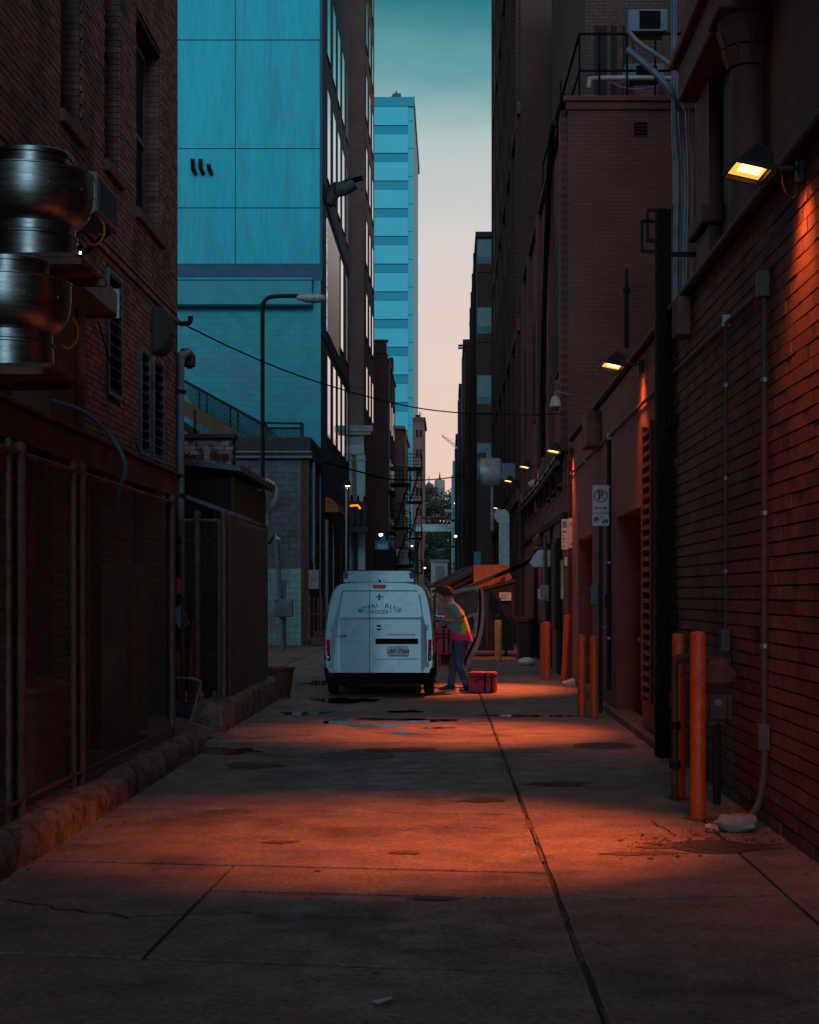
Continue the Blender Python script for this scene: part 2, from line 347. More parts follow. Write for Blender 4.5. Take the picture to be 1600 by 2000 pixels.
# tie-dye
td = pm('tiedye', (.05, .22, .26), None, rough=.85); M['tiedye'] = td
def _tiedye():
    t = M['tiedye'].node_tree; nn = t.nodes; ll = t.links; p = nn['Principled BSDF']
    g = nn.new('ShaderNodeNewGeometry'); s = nn.new('ShaderNodeSeparateXYZ'); ll.new(g.outputs['Position'], s.inputs[0])
    nz = nn.new('ShaderNodeTexNoise'); nz.inputs['Scale'].default_value = 9; nz.inputs['Detail'].default_value = 3; ll.new(g.outputs['Position'], nz.inputs['Vector'])
    def rng(src, a, b, amp):
        ad = nn.new('ShaderNodeMath'); ad.operation = 'MULTIPLY_ADD'; ll.new(nz.outputs['Fac'], ad.inputs[0]); ad.inputs[1].default_value = amp; ll.new(src, ad.inputs[2])
        q = nn.new('ShaderNodeMapRange'); q.inputs['From Min'].default_value = a; q.inputs['From Max'].default_value = b; ll.new(ad.outputs[0], q.inputs[0]); return q.outputs[0]
    def mix(f, a, b):
        q = nn.new('ShaderNodeMix'); q.data_type = 'RGBA'; ll.new(f, q.inputs[0])
        for k, x in ((6, a), (7, b)):
            if isinstance(x, tuple): q.inputs[k].default_value = (*x, 1)
            else: ll.new(x, q.inputs[k])
        return q.outputs[2]
    n2 = nn.new('ShaderNodeTexNoise'); n2.inputs['Scale'].default_value = 14; ll.new(g.outputs['Position'], n2.inputs['Vector'])
    r2 = nn.new('ShaderNodeMapRange'); r2.inputs['From Min'].default_value = .5; r2.inputs['From Max'].default_value = .6; ll.new(n2.outputs['Fac'], r2.inputs[0])
    c = mix(r2.outputs[0], (.06, .32, .36), (.60, .24, .06))
    c = mix(rng(s.outputs['X'], .32, .36, .35), c, (.95, .58, .05))  # yellow dye on the back, brightened to stand for lamplight from behind
    low = nn.new('ShaderNodeMath'); low.operation = 'MULTIPLY'; ll.new(s.outputs['Z'], low.inputs[0]); low.inputs[1].default_value = -1
    c = mix(rng(low.outputs[0], -.93, -.85, .16), c, (.85, .04, .22))
    ll.new(c, p.inputs['Base Color'])
_tiedye()
# ================================================================ ground
def struct(name, mb, mat, **k): return tag(mb.build(name, mat, None, **k), kind='structure')
struct('ground', MB().quad((-500, -60, -.09), (500, -60, -.09), (500, 900, -.09), (-500, 900, -.09)), M['asphalt'])
alley = struct('alley_pavement', MB().box(-3.75, 2.3, -30, 46.5, -.07, -.014), M['joint'])
xc = lambda Y: .615-.006*Y
xl = lambda Y: -1.345+(Y-6.96)*.031
def line(Y0, X0, s): return lambda X: Y0+s*(X-X0)
A_ = line(6.84, -2, -.142); B_ = line(8.28, -1.24, -.126); Br = line(8.04, .59, .1); C_ = line(9.23, -2.45, -.14); D_ = line(11.57, -2.66, -.13); Dr = line(11.1, .55, .05)
E_ = line(13.8, -1.6, -.1)
N0 = line(2.0, 0, 0)
def slab(xa, xb, ya, yb, g=.023, gc=.011, gl=.006):
    # corners cut by the two joints (functions of X) and the two sides (functions of Y)
    def cor(xf, yf, sx, sy, gx):
        X = 0.
        for _ in range(6): X = xf(yf(X))
        return (X+sx*gx, yf(X)+sy*g)
    ga = gc if xa is xc else gl; gb = gc if xb is xc else gl
    c = [cor(xa, ya, 1, 1, ga), cor(xb, ya, -1, 1, gb), cor(xb, yb, -1, -1, gb), cor(xa, yb, 1, -1, ga)]
    dz = random.uniform(-.003, .003)
    # subdivided edges wander a little
    pts = []
    for i in range(4):
        p, q = Vector((*c[i], 0)), Vector((*c[(i+1) % 4], 0)); n = max(2, int((q-p).length/.25)); nrm = Vector((-(q-p).y, (q-p).x, 0)).normalized()
        for k in range(n): pts.append(p.lerp(q, k/n)+nrm*(random.uniform(0, .007) if k else 0)+Vector((0, 0, dz)))
    mb = MB().prism([p-Vector((0, 0, .05)) for p in pts], (0, 0, .05))
    return mb.build('slab', M['concrete'], alley, bevel=.004)
KL = lambda Y: -3.72
KR = lambda Y: 2.25
G1 = lambda Y: 1.785
slab(KL, xc, N0, A_); slab(xc, G1, N0, Br); slab(G1, KR, N0, Dr)
slab(KL, xl, A_, C_); slab(xl, xc, A_, B_); slab(xl, xc, B_, C_)
slab(xc, G1, Br, Dr)
slab(KL, xc, C_, D_); slab(KL, xc, D_, E_)
rows = [E_]+[line(y, 0, -.05) for y in (16.5, 19.3, 22.5, 26.1, 30.2, 35, 40.5, 46.4)]
for a, b in zip(rows, rows[1:]): slab(KL, xc, a, b)
rr = [Dr]+[line(y, 0, .02) for y in (13.7, 16.3, 19.0, 22.2, 25.8, 30, 34.8, 40.3, 46.4)]
for a, b in zip(rr, rr[1:]): slab(xc, KR, a, b)
# crumbling mortar left in the long joint
jm = pm('joint_fill', (.20, .13, .09), (.06, .045, .04), 22, .9, bump=.8, bsc=60)
mb = MB()
Y = 4.0
while Y < 24:
    l = random.uniform(.15, .7); w = random.uniform(.006, .016)
    if random.random() < .75: mb.obox((xc(Y+l/2)+random.uniform(-.008, .008), Y+l/2, -.008), (w, 0, 0), (0, l/2, 0), (0, 0, random.uniform(.006, .011)))
    Y += l+random.uniform(.02, .3)
o = mb.build('joint_filling', jm, alley); o['kind'] = 'stuff'
struct('far_alley', MB().box(-3.6, 2.2, 46.6, 330, -.08, -.006), M['concrete'])
struct('side_yard', MB().box(-14, -3.75, 21, 54, -.08, -.004), M['concrete'])
struct('cross_street', MB().box(-90, 90, 196, 206, -.07, .0), M['asphalt'])
# kerbs
def kerb(y0, y1, x0, x1, h, seed, name='kerb'):
    rnd = random.Random(seed); n = int((y1-y0)/.09); mb = MB(); prof = []
    for i in range(n+1):
        y = y0+(y1-y0)*i/n; j = lambda a: rnd.uniform(-a, a)
        bite = rnd.random() < .07
        e = .02
        hh = h*(min(1, (i+1)/3) if i < 3 else 1)
        ring = [(x1+j(.014), y, -.03), (x1-.01+j(.018), y, hh*.45+j(.02)), (x1-.03-(.05 if bite else 0)+j(.02), y, hh-.05+j(.018)), (x1-.08+j(.02), y, hh+j(.014)), (x0+.05+j(.02), y, hh+j(.018)), (x0, y, hh-.02+j(.02)), (x0, y, -.03)]
        prof.append(ring)
    m = len(prof[0])
    for ring in prof: mb.v += ring
    for i in range(n):
        for k in range(m-1): mb.f.append((i*m+k, i*m+k+1, (i+1)*m+k+1, (i+1)*m+k))
    mb.f.append(tuple(range(m-1, -1, -1))); mb.f.append(tuple(n*m+k for k in range(m)))
    return struct(name, mb, M['kerb'], smooth=True)
kerb(3.0, 15.7, -2.98, -2.50, .20, 3); kerb(17.6, 24.2, -2.98, -2.60, .34, 5)
# concrete driveway apron between the kerbs
mb = MB(); n = 10
for i in range(n+1):
    y = 15.6+2.1*i/n
    for x, z in ((-3.7, .19), (-3.1, .17), (-2.8, .10), (-2.56-.10*math.sin(math.pi*i/n), .005)): mb.v.append((x, y, z+.02*math.sin(i*1.3)))
for i in range(n):
    for k in range(3): mb.f.append((i*4+k, i*4+k+1, i*4+k+5, i*4+k+4))
struct('driveway_apron', mb, M['kerb'], smooth=True)
# yard floor behind the left fence
struct('yard_floor', MB().box(-3.75, -2.9, 3, 24.2, -.02, .06), M['kerb'])
# standing water
def puddle(cx, cy, rx, ry, seed, label):
    rnd = random.Random(seed); n = 120; ph = [(rnd.uniform(0, 6.28), rnd.uniform(.12, .38)/k**.75) for k in range(1, 10)]; pts = []
    for i in range(n):
        t = 2*math.pi*i/n; r = 1+sum(a*math.sin((k+1)*t+p) for k, (p, a) in enumerate(ph))
        pts.append((cx+rx*r*math.cos(t), cy+ry*r*math.sin(t), .0042))
    mb = MB(); mb.v = pts; mb.f = [tuple(range(n))]
    tag(mb.build('puddle', M['water'], None), kind='structure')
puddle(-.95, 18.6, .34, .22, 4, ''); puddle(-.30, 19.4, .34, .22, 9, ''); puddle(-.75, 19.5, .5, .16, 14, ''); puddle(-1.35, 19.2, .2, .3, 19, ''); puddle(-.1, 18.3, .16, .1, 24, ''); puddle(-1.9, 20.6, .3, .3, 27, ''); puddle(-.6, 20.9, .25, .2, 29, ''); puddle(-2.2, 15.6, .33, .34, 6, ''); puddle(-1.6, 23.2, .5, .5, 12, ''); puddle(-2.1, 27.5, .5, .7, 15, ''); puddle(.95, 20.1, .65, .16, 21, ''); puddle(-.55, 17.6, .12, .2, 31, '')
puddle(-2.0, 36, .5, .8, 5, '')
# manhole covers
def manhole(x, y, r, label):
    t = thing('manhole_cover', label, 'manhole cover', (x, y, 0), 'manhole covers in the alley')
    MB().lathe([(r+.05, -.01), (r+.05, .006), (r+.012, .006), (r+.012, -.012)], (x, y, 0), 40, cap=False).build('rim', M['iron'], t)
    MB().lathe([(r, -.01), (r, .004), (r-.02, .005)], (x, y, 0), 40).build('lid', M['iron'], t)
    mb = MB(); q = .09
    for i in range(-4, 5):
        for j in range(-4, 5):
            px, py = i*q*r/.36+(j % 2)*q/2, j*q*r/.36
            if math.hypot(px, py) < r-.05: mb.box(x+px-.022, x+px+.022, y+py-.022, y+py+.022, .004, .009)
    o = mb.build('tread_stud', M['iron'], t); o['kind'] = 'stuff'
manhole(-.93, GY(1476), .33, 'round iron manhole cover by the puddles behind the van')
manhole(1.62, GY(1457), .28, 'round iron manhole cover near the foot of the doorway wall')
manhole(1.66, GY(1655), .21, 'round iron manhole cover in dirt beside the white rock')
# cracks, dirt patch and debris, gum stains
def crack(pts, w, seed):
    rn = random.Random(seed); P = []
    for a, b in zip(pts, pts[1:]):
        n = 9
        for k in range(n): t_ = k/n; P.append((a[0]+(b[0]-a[0])*t_+rn.uniform(-.025, .025), a[1]+(b[1]-a[1])*t_+rn.uniform(-.04, .04)))
    mb = MB()
    for k, (x, y) in enumerate(P): ww = w*rn.uniform(.3, 1.2); mb.v += [(x-ww, y-ww, .0036), (x+ww, y+ww, .0036)]
    mb.f = [(2*k, 2*k+1, 2*k+3, 2*k+2) for k in range(len(P)-1)]
    o = mb.build('crack', M['joint'], alley); o['kind'] = 'stuff'
crack([(-2.3, 8.0), (-1.6, 7.6), (-.9, 7.75)], .007, 1); crack([(1.0, 9.2), (1.5, 10.2), (1.4, 10.9)], .007, 2); crack([(-.6, 10.0), (-.2, 10.6), (.4, 10.4)], .006, 3); crack([(-1.9, 12.2), (-1.2, 13.0), (-.5, 12.7)], .008, 4); crack([(.7, 15.2), (1.3, 15.9), (2.0, 15.6)], .009, 5)
dirt = pm('dirt', (.075, .055, .045), (.14, .10, .085), 14, .95, bump=.8, bsc=70, grain=.4, gsc=60)
def patch(cx, cy, rx, ry, seed):
    rn = random.Random(seed); ph = [(rn.uniform(0, 6.28), rn.uniform(.1, .32)/k**.6) for k in range(1, 16)]; mb = MB(); n = 150
    for i in range(n):
        t_ = 2*math.pi*i/n; r_ = 1+sum(a*math.sin((k+1)*t_+p) for k, (p, a) in enumerate(ph)); mb.v.append((cx+rx*r_*math.cos(t_), cy+ry*r_*math.sin(t_), .0034))
    mb.f = [tuple(range(n))]; tag(mb.build('dirt_patch', dirt, None), kind='structure')
patch(1.55, 9.72, .38, .16, 3); patch(1.1, 9.45, .22, .07, 8); patch(-.27, 9.5, .10, .05, 5); patch(-.05, 8.05, .12, .04, 6); patch(-1.1, 9.9, .10, .06, 9); patch(.25, 11.9, .16, .1, 11); patch(-1.9, 14.3, .3, .2, 13); patch(.9, 12.9, .25, .14, 15); patch(-.5, 15.8, .4, .2, 17)
mb = MB(); rnd = random.Random(2)
for _ in range(150):
    a = rnd.random(); x = 1.15+a*1.0+rnd.gauss(0, .05); y = 9.75+rnd.gauss(0, .22)+.35*a
    if x > 2.15: continue
    s = rnd.choice((.003, .004, .005, .008, .016))*rnd.uniform(.7, 1.2); th = rnd.uniform(0, 6.28)
    mb.obox((x, y, .006+s*.15), (s*math.cos(th), s*math.sin(th), rnd.uniform(-.004, .004)), (-s*.6*math.sin(th), s*.6*math.cos(th), 0), (0, 0, .0025))
tag(mb.build('leaf_litter', M['litter'], None), 'dead leaves and grit swept along the right wall', 'debris', kind='stuff')
mb = MB()
for _ in range(260):
    y = rnd.uniform(8.5, 24); x = rnd.choice((-2.45, -2.42, 2.12, 2.1))+rnd.gauss(0, .09); s = rnd.uniform(.002, .010); th = rnd.uniform(0, 6.28)
    mb.obox((x, y, .004), (s*math.cos(th), s*math.sin(th), 0), (-s*.6*math.sin(th), s*.6*math.cos(th), 0), (0, 0, .003))
tag(mb.build('gutter_grit', M['litter'], None), 'grit and litter along both edges of the alley', 'debris', kind='stuff')
stain = pm('stain', (.06, .05, .045), (.10, .085, .075), 9, .55)
for i, (u, v, r) in enumerate(((790, 1666, .16), (870, 1640, .07), (620, 1702, .02), (735, 1900, .02), (1330, 1690, .05), (150, 1575, .05), (780, 1765, .05))):
    y = GY(v); x = (u-U0)/F*y; n = 26; ph = rnd.uniform(0, 6)
    if r < .04:
        mb = MB(); mb.v = [(x+r*(1+.2*math.sin(3*t+ph))*math.cos(t), y+r*math.sin(t), .0036) for t in (2*math.pi*k/n for k in range(n))]; mb.f = [tuple(range(n))]
        tag(mb.build('gum_spot', stain, None), kind='structure')
one('paper_scrap', MB().add([W(725, 1958, GY(1960))+Vector((0, 0, .006)), W(765, 1952, GY(1955))+Vector((0, 0, .012)), W(768, 1960, GY(1962))+Vector((0, 0, .02)), W(738, 1964, GY(1966))+Vector((0, 0, .006))], [(0, 1, 2, 3)]), M['signwhite'], 'crumpled paper scrap on the dark concrete nearest the camera', 'litter')
# ================================================================ left brick building
LX = -3.7
lb = thing('brick_building', 'dark red brick building with tall windows and shutters behind the fence', 'building', (LX, 12, 0))
wins = [(14.57, 15.42, 6.2, 8.47), (16.44, 17.18, 6.25, 8.47), (18.08, 19.65, 6.15, 8.47)]
lou = [(16.5, 17.2, 3.75, 5.12), (18.24, 18.80, 3.26, 4.55), (19.02, 19.72, 3.26, 4.55)]
YE = 20.8
# backing wall with the window holes left open
mb = MB(); ys = sorted({-30., YE} | {w[0] for w in wins} | {w[1] for w in wins})
for a, b in zip(ys, ys[1:]):
    w = [q for q in wins if q[0] <= a < q[1]]
    for z0, z1 in (((-.05, w[0][2]), (w[0][3], 15.)) if w else ((-.05, 15.),)): mb.box(LX-.35, LX-.022, a, b, z0, z1)
mb.box(-12, LX-.36, -30, YE-.001, -.05, 14.9)
mb.build('wall', M['ljoint'], lb)
MB().box(LX-.02, LX, -30, 12.35, 0, 15).build('near_wall', M['lwall'], lb)
MB().box(LX-.02, LX-.003, 12.36, YE-.002, 9.75, 15).build('upper_wall', M['lwall'], lb)
MB().box(LX-.02, LX-.003, 12.36, YE-.002, 0, 2.6).build('base_wall', M['lwall'], lb)
MB().box(-12, LX-.001, YE, YE+.03, 0, 15).build('end_wall', M['dkbrickx'], lb)
bricks = []; rnd = random.Random(11); ch, bl = .0672, .213
for j in range(int((9.72-2.62)/ch)):
    z = 2.62+j*ch
    if 5.24 < z < 5.31: continue
    off = (j % 2)*bl/2
    for i in range(-1, int((YE-12.4)/bl)+1):
        a = max(12.37, 12.37+i*bl+off); b = min(YE, 12.37+(i+1)*bl+off-.010)
        if b-a < .03: continue
        if z > 1.6+1160/F*b+.25: continue
        cut = False
        for w in wins+lou:
            if z+ch*.9 > w[2] and z < w[3] and b > w[0] and a < w[1]:
                if a < w[0]-.03: b = min(b, w[0])
                elif b > w[1]+.03: a = max(a, w[1])
                else: cut = True
        if cut or b-a < .03: continue
        bricks.append((a, b, z, z+ch-.011, rnd.uniform(-.004, .004)))
vis = sorted(bricks, key=lambda q: -((q[1]-q[0])/q[0]**2)*(1 if (U0+F*LX/q[0] > 3 and q[2] > 3.1) else 0))
ub = unit('brick', M['lbrick'])
for a, b, z0, z1, d in vis[:300]: piece('brick', ub, lb, (LX-.011+d/2, (a+b)/2, (z0+z1)/2), (.022+d, b-a, z1-z0))
mb = MB()
for a, b, z0, z1, d in vis[300:]: mb.box(LX-.022, LX+d, a, b, z0, z1)
o = mb.build('brickwork', M['lbrick'], lb); o['kind'] = 'stuff'
mb = MB()
y = 12.4
while y < YE-.05:
    mb.box(LX-.02, LX+.035+random.uniform(-.003, .003), y, min(YE+.03, y+.098), 5.245, 5.305); y += .106
o = mb.build('belt_course', M['lbrick'], lb); o['kind'] = 'stuff'
for a, b, z0, z1 in wins:
    f = MB().box(LX-.26, LX-.20, a, a+.07, z0+.01, z1-.01).box(LX-.26, LX-.20, b-.07, b, z0+.01, z1-.01).box(LX-.26, LX-.20, a+.07, b-.07, z0+.01, z0+.09).box(LX-.26, LX-.20, a+.07, b-.07, z1-.09, z1-.01).box(LX-.25, LX-.205, a+.07, b-.07, (z0+z1)/2-.03, (z0+z1)/2+.03).build('window_frame', M['bluegrey'], lb)
    MB().box(LX-.245, LX-.235, a+.06, b-.06, z0+.05, (z0+z1)/2-.02).build('pane', M['dkglass'], f); MB().box(LX-.235, LX-.225, a+.06, b-.06, (z0+z1)/2+.02, z1-.05).build('pane', M['dkglass'], f)
    MB().box(LX-.25, LX+.06, a-.06, b+.06, z0-.13, z0-.002).build('sill', M['stone'], lb, bevel=.01)
    mb = MB()
    for k in range(int((z1-z0)/ch)): mb.box(LX-.20, LX-.03, b-.001, b+.02, z0+k*ch, z0+(k+1)*ch-.01)
    mb.build('jamb', M['lbrick'], lb)
us = unit('slat', M['bluegrey'])
for a, b, z0, z1 in lou:
    f = MB().box(LX-.03, LX+.035, a, a+.045, z0, z1).box(LX-.03, LX+.035, b-.045, b, z0, z1).box(LX-.03, LX+.035, a+.045, b-.045, z0, z0+.05).box(LX-.03, LX+.035, a+.045, b-.045, z1-.05, z1).build('shutter_frame', M['bluegrey'], lb, bevel=.004)
    MB().box(LX-.028, LX-.02, a+.04, b-.04, z0+.04, z1-.04).build('backing', M['black'], f)
    n = max(8, int((z1-z0)/.115))
    for k in range(n): piece('slat', us, lb, (LX+.012, (a+b)/2, z0+.08+(z1-z0-.14)*k/(n-1)), (.045, b-a-.09, .009), (0, R(32), 0))
# rusty steel fascia of the fenced bay
MB().box(-3.44, -3.40, 3, 19.3, 2.80, 3.06).build('fascia', M['rust'], lb, bevel=.006)
MB().box(-3.70, -3.34, 3, 19.32, 3.064, 3.10).build('fascia_cap', M['rust'], lb, bevel=.006)
MB().box(-3.7, -3.45, 3, 19.3, 3.0, 3.06).build('fascia_soffit', M['tar'], lb)
for y in (13.2, 15.2, 17.2, 19.2): MB().box(-3.56, -3.45, y, y+.09, .06, 2.99).build('bay_post', M['dksteel'], lb)
# rectangular duct and its riser on the wall
d = thing('air_duct', 'pale grey sheet metal duct box projecting beside the exhaust fans', 'duct', (-3.5, 14, 4.4))
MB().box(-3.695, -3.3, 13.3, 15.2, 4.36, 4.59).build('duct_box', M['grey'], d, bevel=.008)
MB().box(-3.7, -3.34, 13.25, 13.31, 4.33, 4.62).build('flange', M['galv'], d); MB().box(-3.7, -3.28, 15.2, 15.24, 4.33, 4.62).build('flange', M['galv'], d)
d = thing('duct_riser', 'rust brown vertical duct on the brick wall under the grey duct', 'duct', (-3.5, 13.6, 3.1))
MB().box(-3.695, -3.40, 13.0, 13.9, 3.102, 4.34).build('riser', M['rust'], d, bevel=.01)
MB().lathe([(.16, 0), (.16, 1.1)], (-3.52, 14.12, 3.105), 20).build('round_pipe', M['rust'], d, smooth=True)
MB().box(-3.70, -3.38, 12.96, 13.02, 3.103, 4.3).build('seam', M['rust'], d)
# ---- upblast exhaust fans
def fan(x, y, zr, label, s=1.0):
    t = thing('exhaust_fan', label, 'exhaust fan', (x, y, zr-.62*s), 'rooftop style exhaust fans on brackets')
    c = (x, y, zr); S = lambda pr: [(r*s, z*s) for r, z in pr]
    MB().lathe(S([(.305, -.62), (.305, -.45), (.315, -.445), (.315, -.43), (.30, -.42), (.30, -.35)]), c, 48).build('base_ring', M['fan'], t, smooth=True)
    b = MB().lathe(S([(.30, -.36), (.345, -.335), (.395, -.27), (.422, -.19), (.43, -.11), (.43, 0), (.437, .004), (.437, .014), (.425, .016), (.42, -.1), (.40, -.2), (.33, -.30), (.28, -.32)]), c, 56, cap=False).build('bowl', M['fan'], t, smooth=True)
    mb = MB()
    for k in range(10):
        a = k*.6283+.2; mb.ball((x+.43*s*math.cos(a), y+.43*s*math.sin(a), zr-.13*s), .008, 6, 4)
    mb.build('rivet', M['galv'], b)['kind'] = 'stuff'
    MB().lathe(S([(.27, -.28), (.27, .12), (.282, .125), (.282, .155), (.27, .165), (.05, .175)]), c, 48).build('motor_cap', M['fan'], t, smooth=True)
    MB().box(x-.40*s, x+.40*s, y-.40*s, y+.40*s, zr-.655*s, zr-.62*s-.001).build('curb', M['rust'], t, bevel=.005)
    return t
fan(-2.99, 11, 4.58, 'upper spun aluminium exhaust fan on the brick wall')
fan(-2.87, 10, 3.617, 'lower spun aluminium exhaust fan above the fence', .91)
for zr, yc, lab in ((3.922, 11, 'upper'), (3.019, 10, 'lower')):
    t = thing('fan_bracket', f'steel angle bracket under the {lab} exhaust fan', 'bracket', (-3.3, yc, zr))
    for ya in (yc-.40, yc+.34): MB().box(-3.7, -2.55, ya, ya+.06, zr-.045, zr+.001).build('arm', M['rust'], t); MB().bar((-3.68, ya+.03, zr-.32), (-3.2, ya+.03, zr-.05), .04, .04).build('strut', M['dksteel'], t)
t = thing('inspection_light', 'tiny lit bulb at the edge of the upper fan bracket', 'light', tuple(W(157, 496, 11.5)))
p = W(157, 494, 11.5)
MB().ball(p, .009, 10, 8).build('bulb', M['bulb'], t, smooth=True); MB().lathe([(.02, .015), (.024, .03), (.02, .05)], p, 12).build('socket', M['black'], t)
MB().tube([p+Vector((0, 0, .05)), p+Vector((-.02, .02, .2)), (p.x-.05, 11.38, 3.92)], .006, 6).build('stem', M['dksteel'], t)
# window air conditioner behind the fans
t = thing('air_conditioner', 'blue grey window air conditioner with louvred sides on the brick wall', 'air conditioner', (-3.45, 14.3, 5.0))
MB().box(-3.69, -3.2, 13.9, 14.75, 5.06, 5.43).build('case', M['bluegrey'], t, bevel=.012)
ul = unit('louvre', M['tar'])
for k in range(9): piece('louvre', ul, t, (-3.42, 13.893, 5.11+k*.033), (.36, .012, .014), (R(25), 0, 0))
for k in range(8): piece('louvre', ul, t, (-3.194, 13.98+k*.1, 5.245), (.012, .02, .28))
MB().bar((-3.69, 14.0, 4.7), (-3.25, 14.0, 5.05), .04, .04).bar((-3.69, 14.65, 4.7), (-3.25, 14.65, 5.05), .04, .04).build('support', M['dksteel'], t)
# hoses
def hose(name, pts, r, mat, label, cat='hose', n=10): return one(name, MB().tube(spline(pts, 10), r, 8), mat, label, cat, smooth=True)
hose('orange_hose', [W(188, 418, 11.45), W(203, 440, 11.45), W(201, 465, 11.45), W(186, 478, 11.45), W(170, 472, 11.45), W(163, 462, 11.5)], .010, M['hoseorange'], 'orange flexible conduit looping beside the upper exhaust fan', 'cable')
hose('orange_hose', [W(143, 622, 11.45), W(152, 640, 11.45), W(150, 665, 11.45), W(135, 680, 11.45), W(119, 674, 11.4)], .010, M['hoseorange'], 'orange flexible conduit looping beside the lower exhaust fan', 'cable')
hose('blue_hose', [W(78, 778, 13.0), W(110, 785, 13), W(160, 803, 13), W(205, 838, 13), W(232, 876, 13), W(244, 905, 13), W(242, 930, 13.05), W(234, 955, 13.1), W(230, 1010, 13.1)], .018, M['hoseblue'], 'blue hose arching over the rusty fascia behind the fence')
hose('thin_cable', [W(192, 628, 15.4), W(207, 680, 15.8), W(236, 770, 17.1), W(255, 830, 17.9), W(272, 885, 18.1)], .008, M['black'], 'thin dark cable hanging across the shuttered brick wall', 'cable')
# wall hood, corner pipe and floodlight box
t = thing('wall_hood', 'rounded dark blue vent hood on the brick wall above the shutters', 'vent hood', (LX, 19.3, 4.8))
mb = MB(); prof = [(0, 5.16), (.10, 5.17), (.17, 5.12), (.20, 5.0), (.20, 4.78), (.15, 4.66), (.06, 4.6), (0, 4.6)]
mb.prism([(LX+.001+x, 19.02, z) for x, z in prof], (0, .48, 0)); mb.build('hood', M['tar'], t, bevel=.02, seg=2)
MB().box(LX+.205, LX+.215, 19.1, 19.42, 4.85, 5.05).build('cover_plate', M['tar'], t)
t = thing('corner_pipe', 'blue grey drainpipe at the far corner of the brick building', 'drainpipe', (-3.62, 20.7, 0))
MB().tube(spline([(-3.64, 20.72, 0), (-3.64, 20.72, 2), (-3.64, 20.72, 4.6), (-3.62, 20.72, 4.8), (-3.52, 20.74, 4.88)], 6), .05, 12).build('pipe', M['pipeblue'], t, smooth=True)
for z in (1.2, 2.9, 4.3): MB().box(-3.70, -3.58, 20.66, 20.78, z, z+.05).build('clamp', M['dksteel'], t)
t = thing('flood_light', 'dark unlit floodlight box on the corner of the brick building', 'floodlight', (-3.5, 20.8, 4.75))
MB().prism([W(352, 680, 20.9), W(369, 680, 20.9), W(377, 690, 20.9), W(377, 713, 20.9), W(352, 713, 20.9)], (0, .22, 0)).build('housing', M['tar'], t, bevel=.01); MB().box(-3.6, -3.53, 20.96, 21.02, 4.68, 4.72).build('arm', M['dksteel'], t)
MB().tube(spline([W(352, 717, 20.9), W(356, 722, 20.9), W(352, 735, 20.9), W(351, 742, 20.9)], 5), .012, 6).build('lead', M['black'], t)
# ================================================================ chain link fences
def chainlink(mb, p0, p1, z0, z1, pitch=.058, r=.0023):
    p0, p1 = Vector(p0), Vector(p1); d = (p1-p0); L_ = d.length; t = d/L_; nrm = Vector((t.y, -t.x, 0)); h = z1-z0
    k = -h
    def rib(a, b, o):
        mb.tube([a+nrm*o, b+nrm*o], r, 4, cap=False)
    while k < L_:
        for s in (1, -1):
            # diagonal from (k, z0) to (k+h, z1), clipped to the panel
            a0, a1 = max(0, k), min(L_, k+h)
            if a1-a0 > .02:
                za, zb = (a0-k), (a1-k)
                if s < 0: za, zb = h-za, h-zb
                rib(p0+t*a0+Vector((0, 0, z0+za)), p0+t*a1+Vector((0, 0, z0+zb)), s*.003)
        k += pitch
def post(name, x, y, z0, z1, r, par, cap=True):
    mb = MB().lathe([(r, 0), (r, z1-z0)], (x, y, z0), 14)
    o = mb.build(name, M['fgalv'], par, smooth=True)
    if cap: MB().lathe([(r+.008, -.02), (r+.008, .015), (r*.7, .035), (.004, .045)], (x, y, z1), 14).build('post_cap', M['fgalv'], o, smooth=True)
    return o
def clamps(mb, x, y, r, zs):
    for z in zs: mb.lathe([(r+.006, 0), (r+.006, .022)], (x, y, z), 12)
t = thing('chain_link_fence', 'rusty galvanised chain link fence standing on the near kerb', 'fence', (-2.7, 10, .22))
ps = [(9.45, .02), (9.69, .04), (11.08, .024), (11.3, .038), (15.0, .034)]
cm = MB()
for y, r in ps: post('fence_post', -2.72, y, .2, 2.52, r, t); clamps(cm, -2.72, y, r, (.5, 1.1, 1.75, 2.3))
cm.build('clamp', M['fgalv'], t)['kind'] = 'stuff'
mb = MB(); chainlink(mb, (-2.765, 6.5, 0), (-2.765, 15.0, 0), .24, 2.5); o = mb.build('chain_link_mesh', M['wire'], t); o['kind'] = 'stuff'
MB().tube([(-2.72, 6.5, 2.49), (-2.72, 15.0, 2.49)], .018, 8).build('top_rail', M['fgalv'], t); MB().tube([(-2.70, 6.5, .30), (-2.70, 15.0, .30)], .012, 8).build('bottom_rail', M['fgalv'], t)
t = thing('privacy_fence', 'second chain link fence with dark privacy slats past the driveway gap', 'fence', (-2.72, 20.5, .32))
cm = MB()
for y, r in ((18.55, .034), (18.95, .034), (20.1, .028), (21.5, .028), (22.75, .036)): post('fence_post', -2.74, y, .3, 2.58, r, t); clamps(cm, -2.74, y, r, (.6, 1.2, 1.8, 2.4))
cm.build('clamp', M['fgalv'], t)['kind'] = 'stuff'
usl = unit('privacy_slat', pm('privacy_slat', (.03, .036, .04), (.045, .045, .045), 7, .6, isl=.3))
y = 19.02; k = 0
while y < 22.7:
    piece('privacy_slat', usl, t, (-2.735+random.uniform(-.004, .004), y, 1.43), (.006, .068, 2.16+random.uniform(-.03, .04)), (random.uniform(-.006, .006), 0, random.uniform(-.1, .1))); y += .078
mb = MB(); chainlink(mb, (-2.715, 18.95, 0), (-2.715, 22.75, 0), .36, 2.55, .07); o = mb.build('chain_link_mesh', M['wire'], t); o['kind'] = 'stuff'
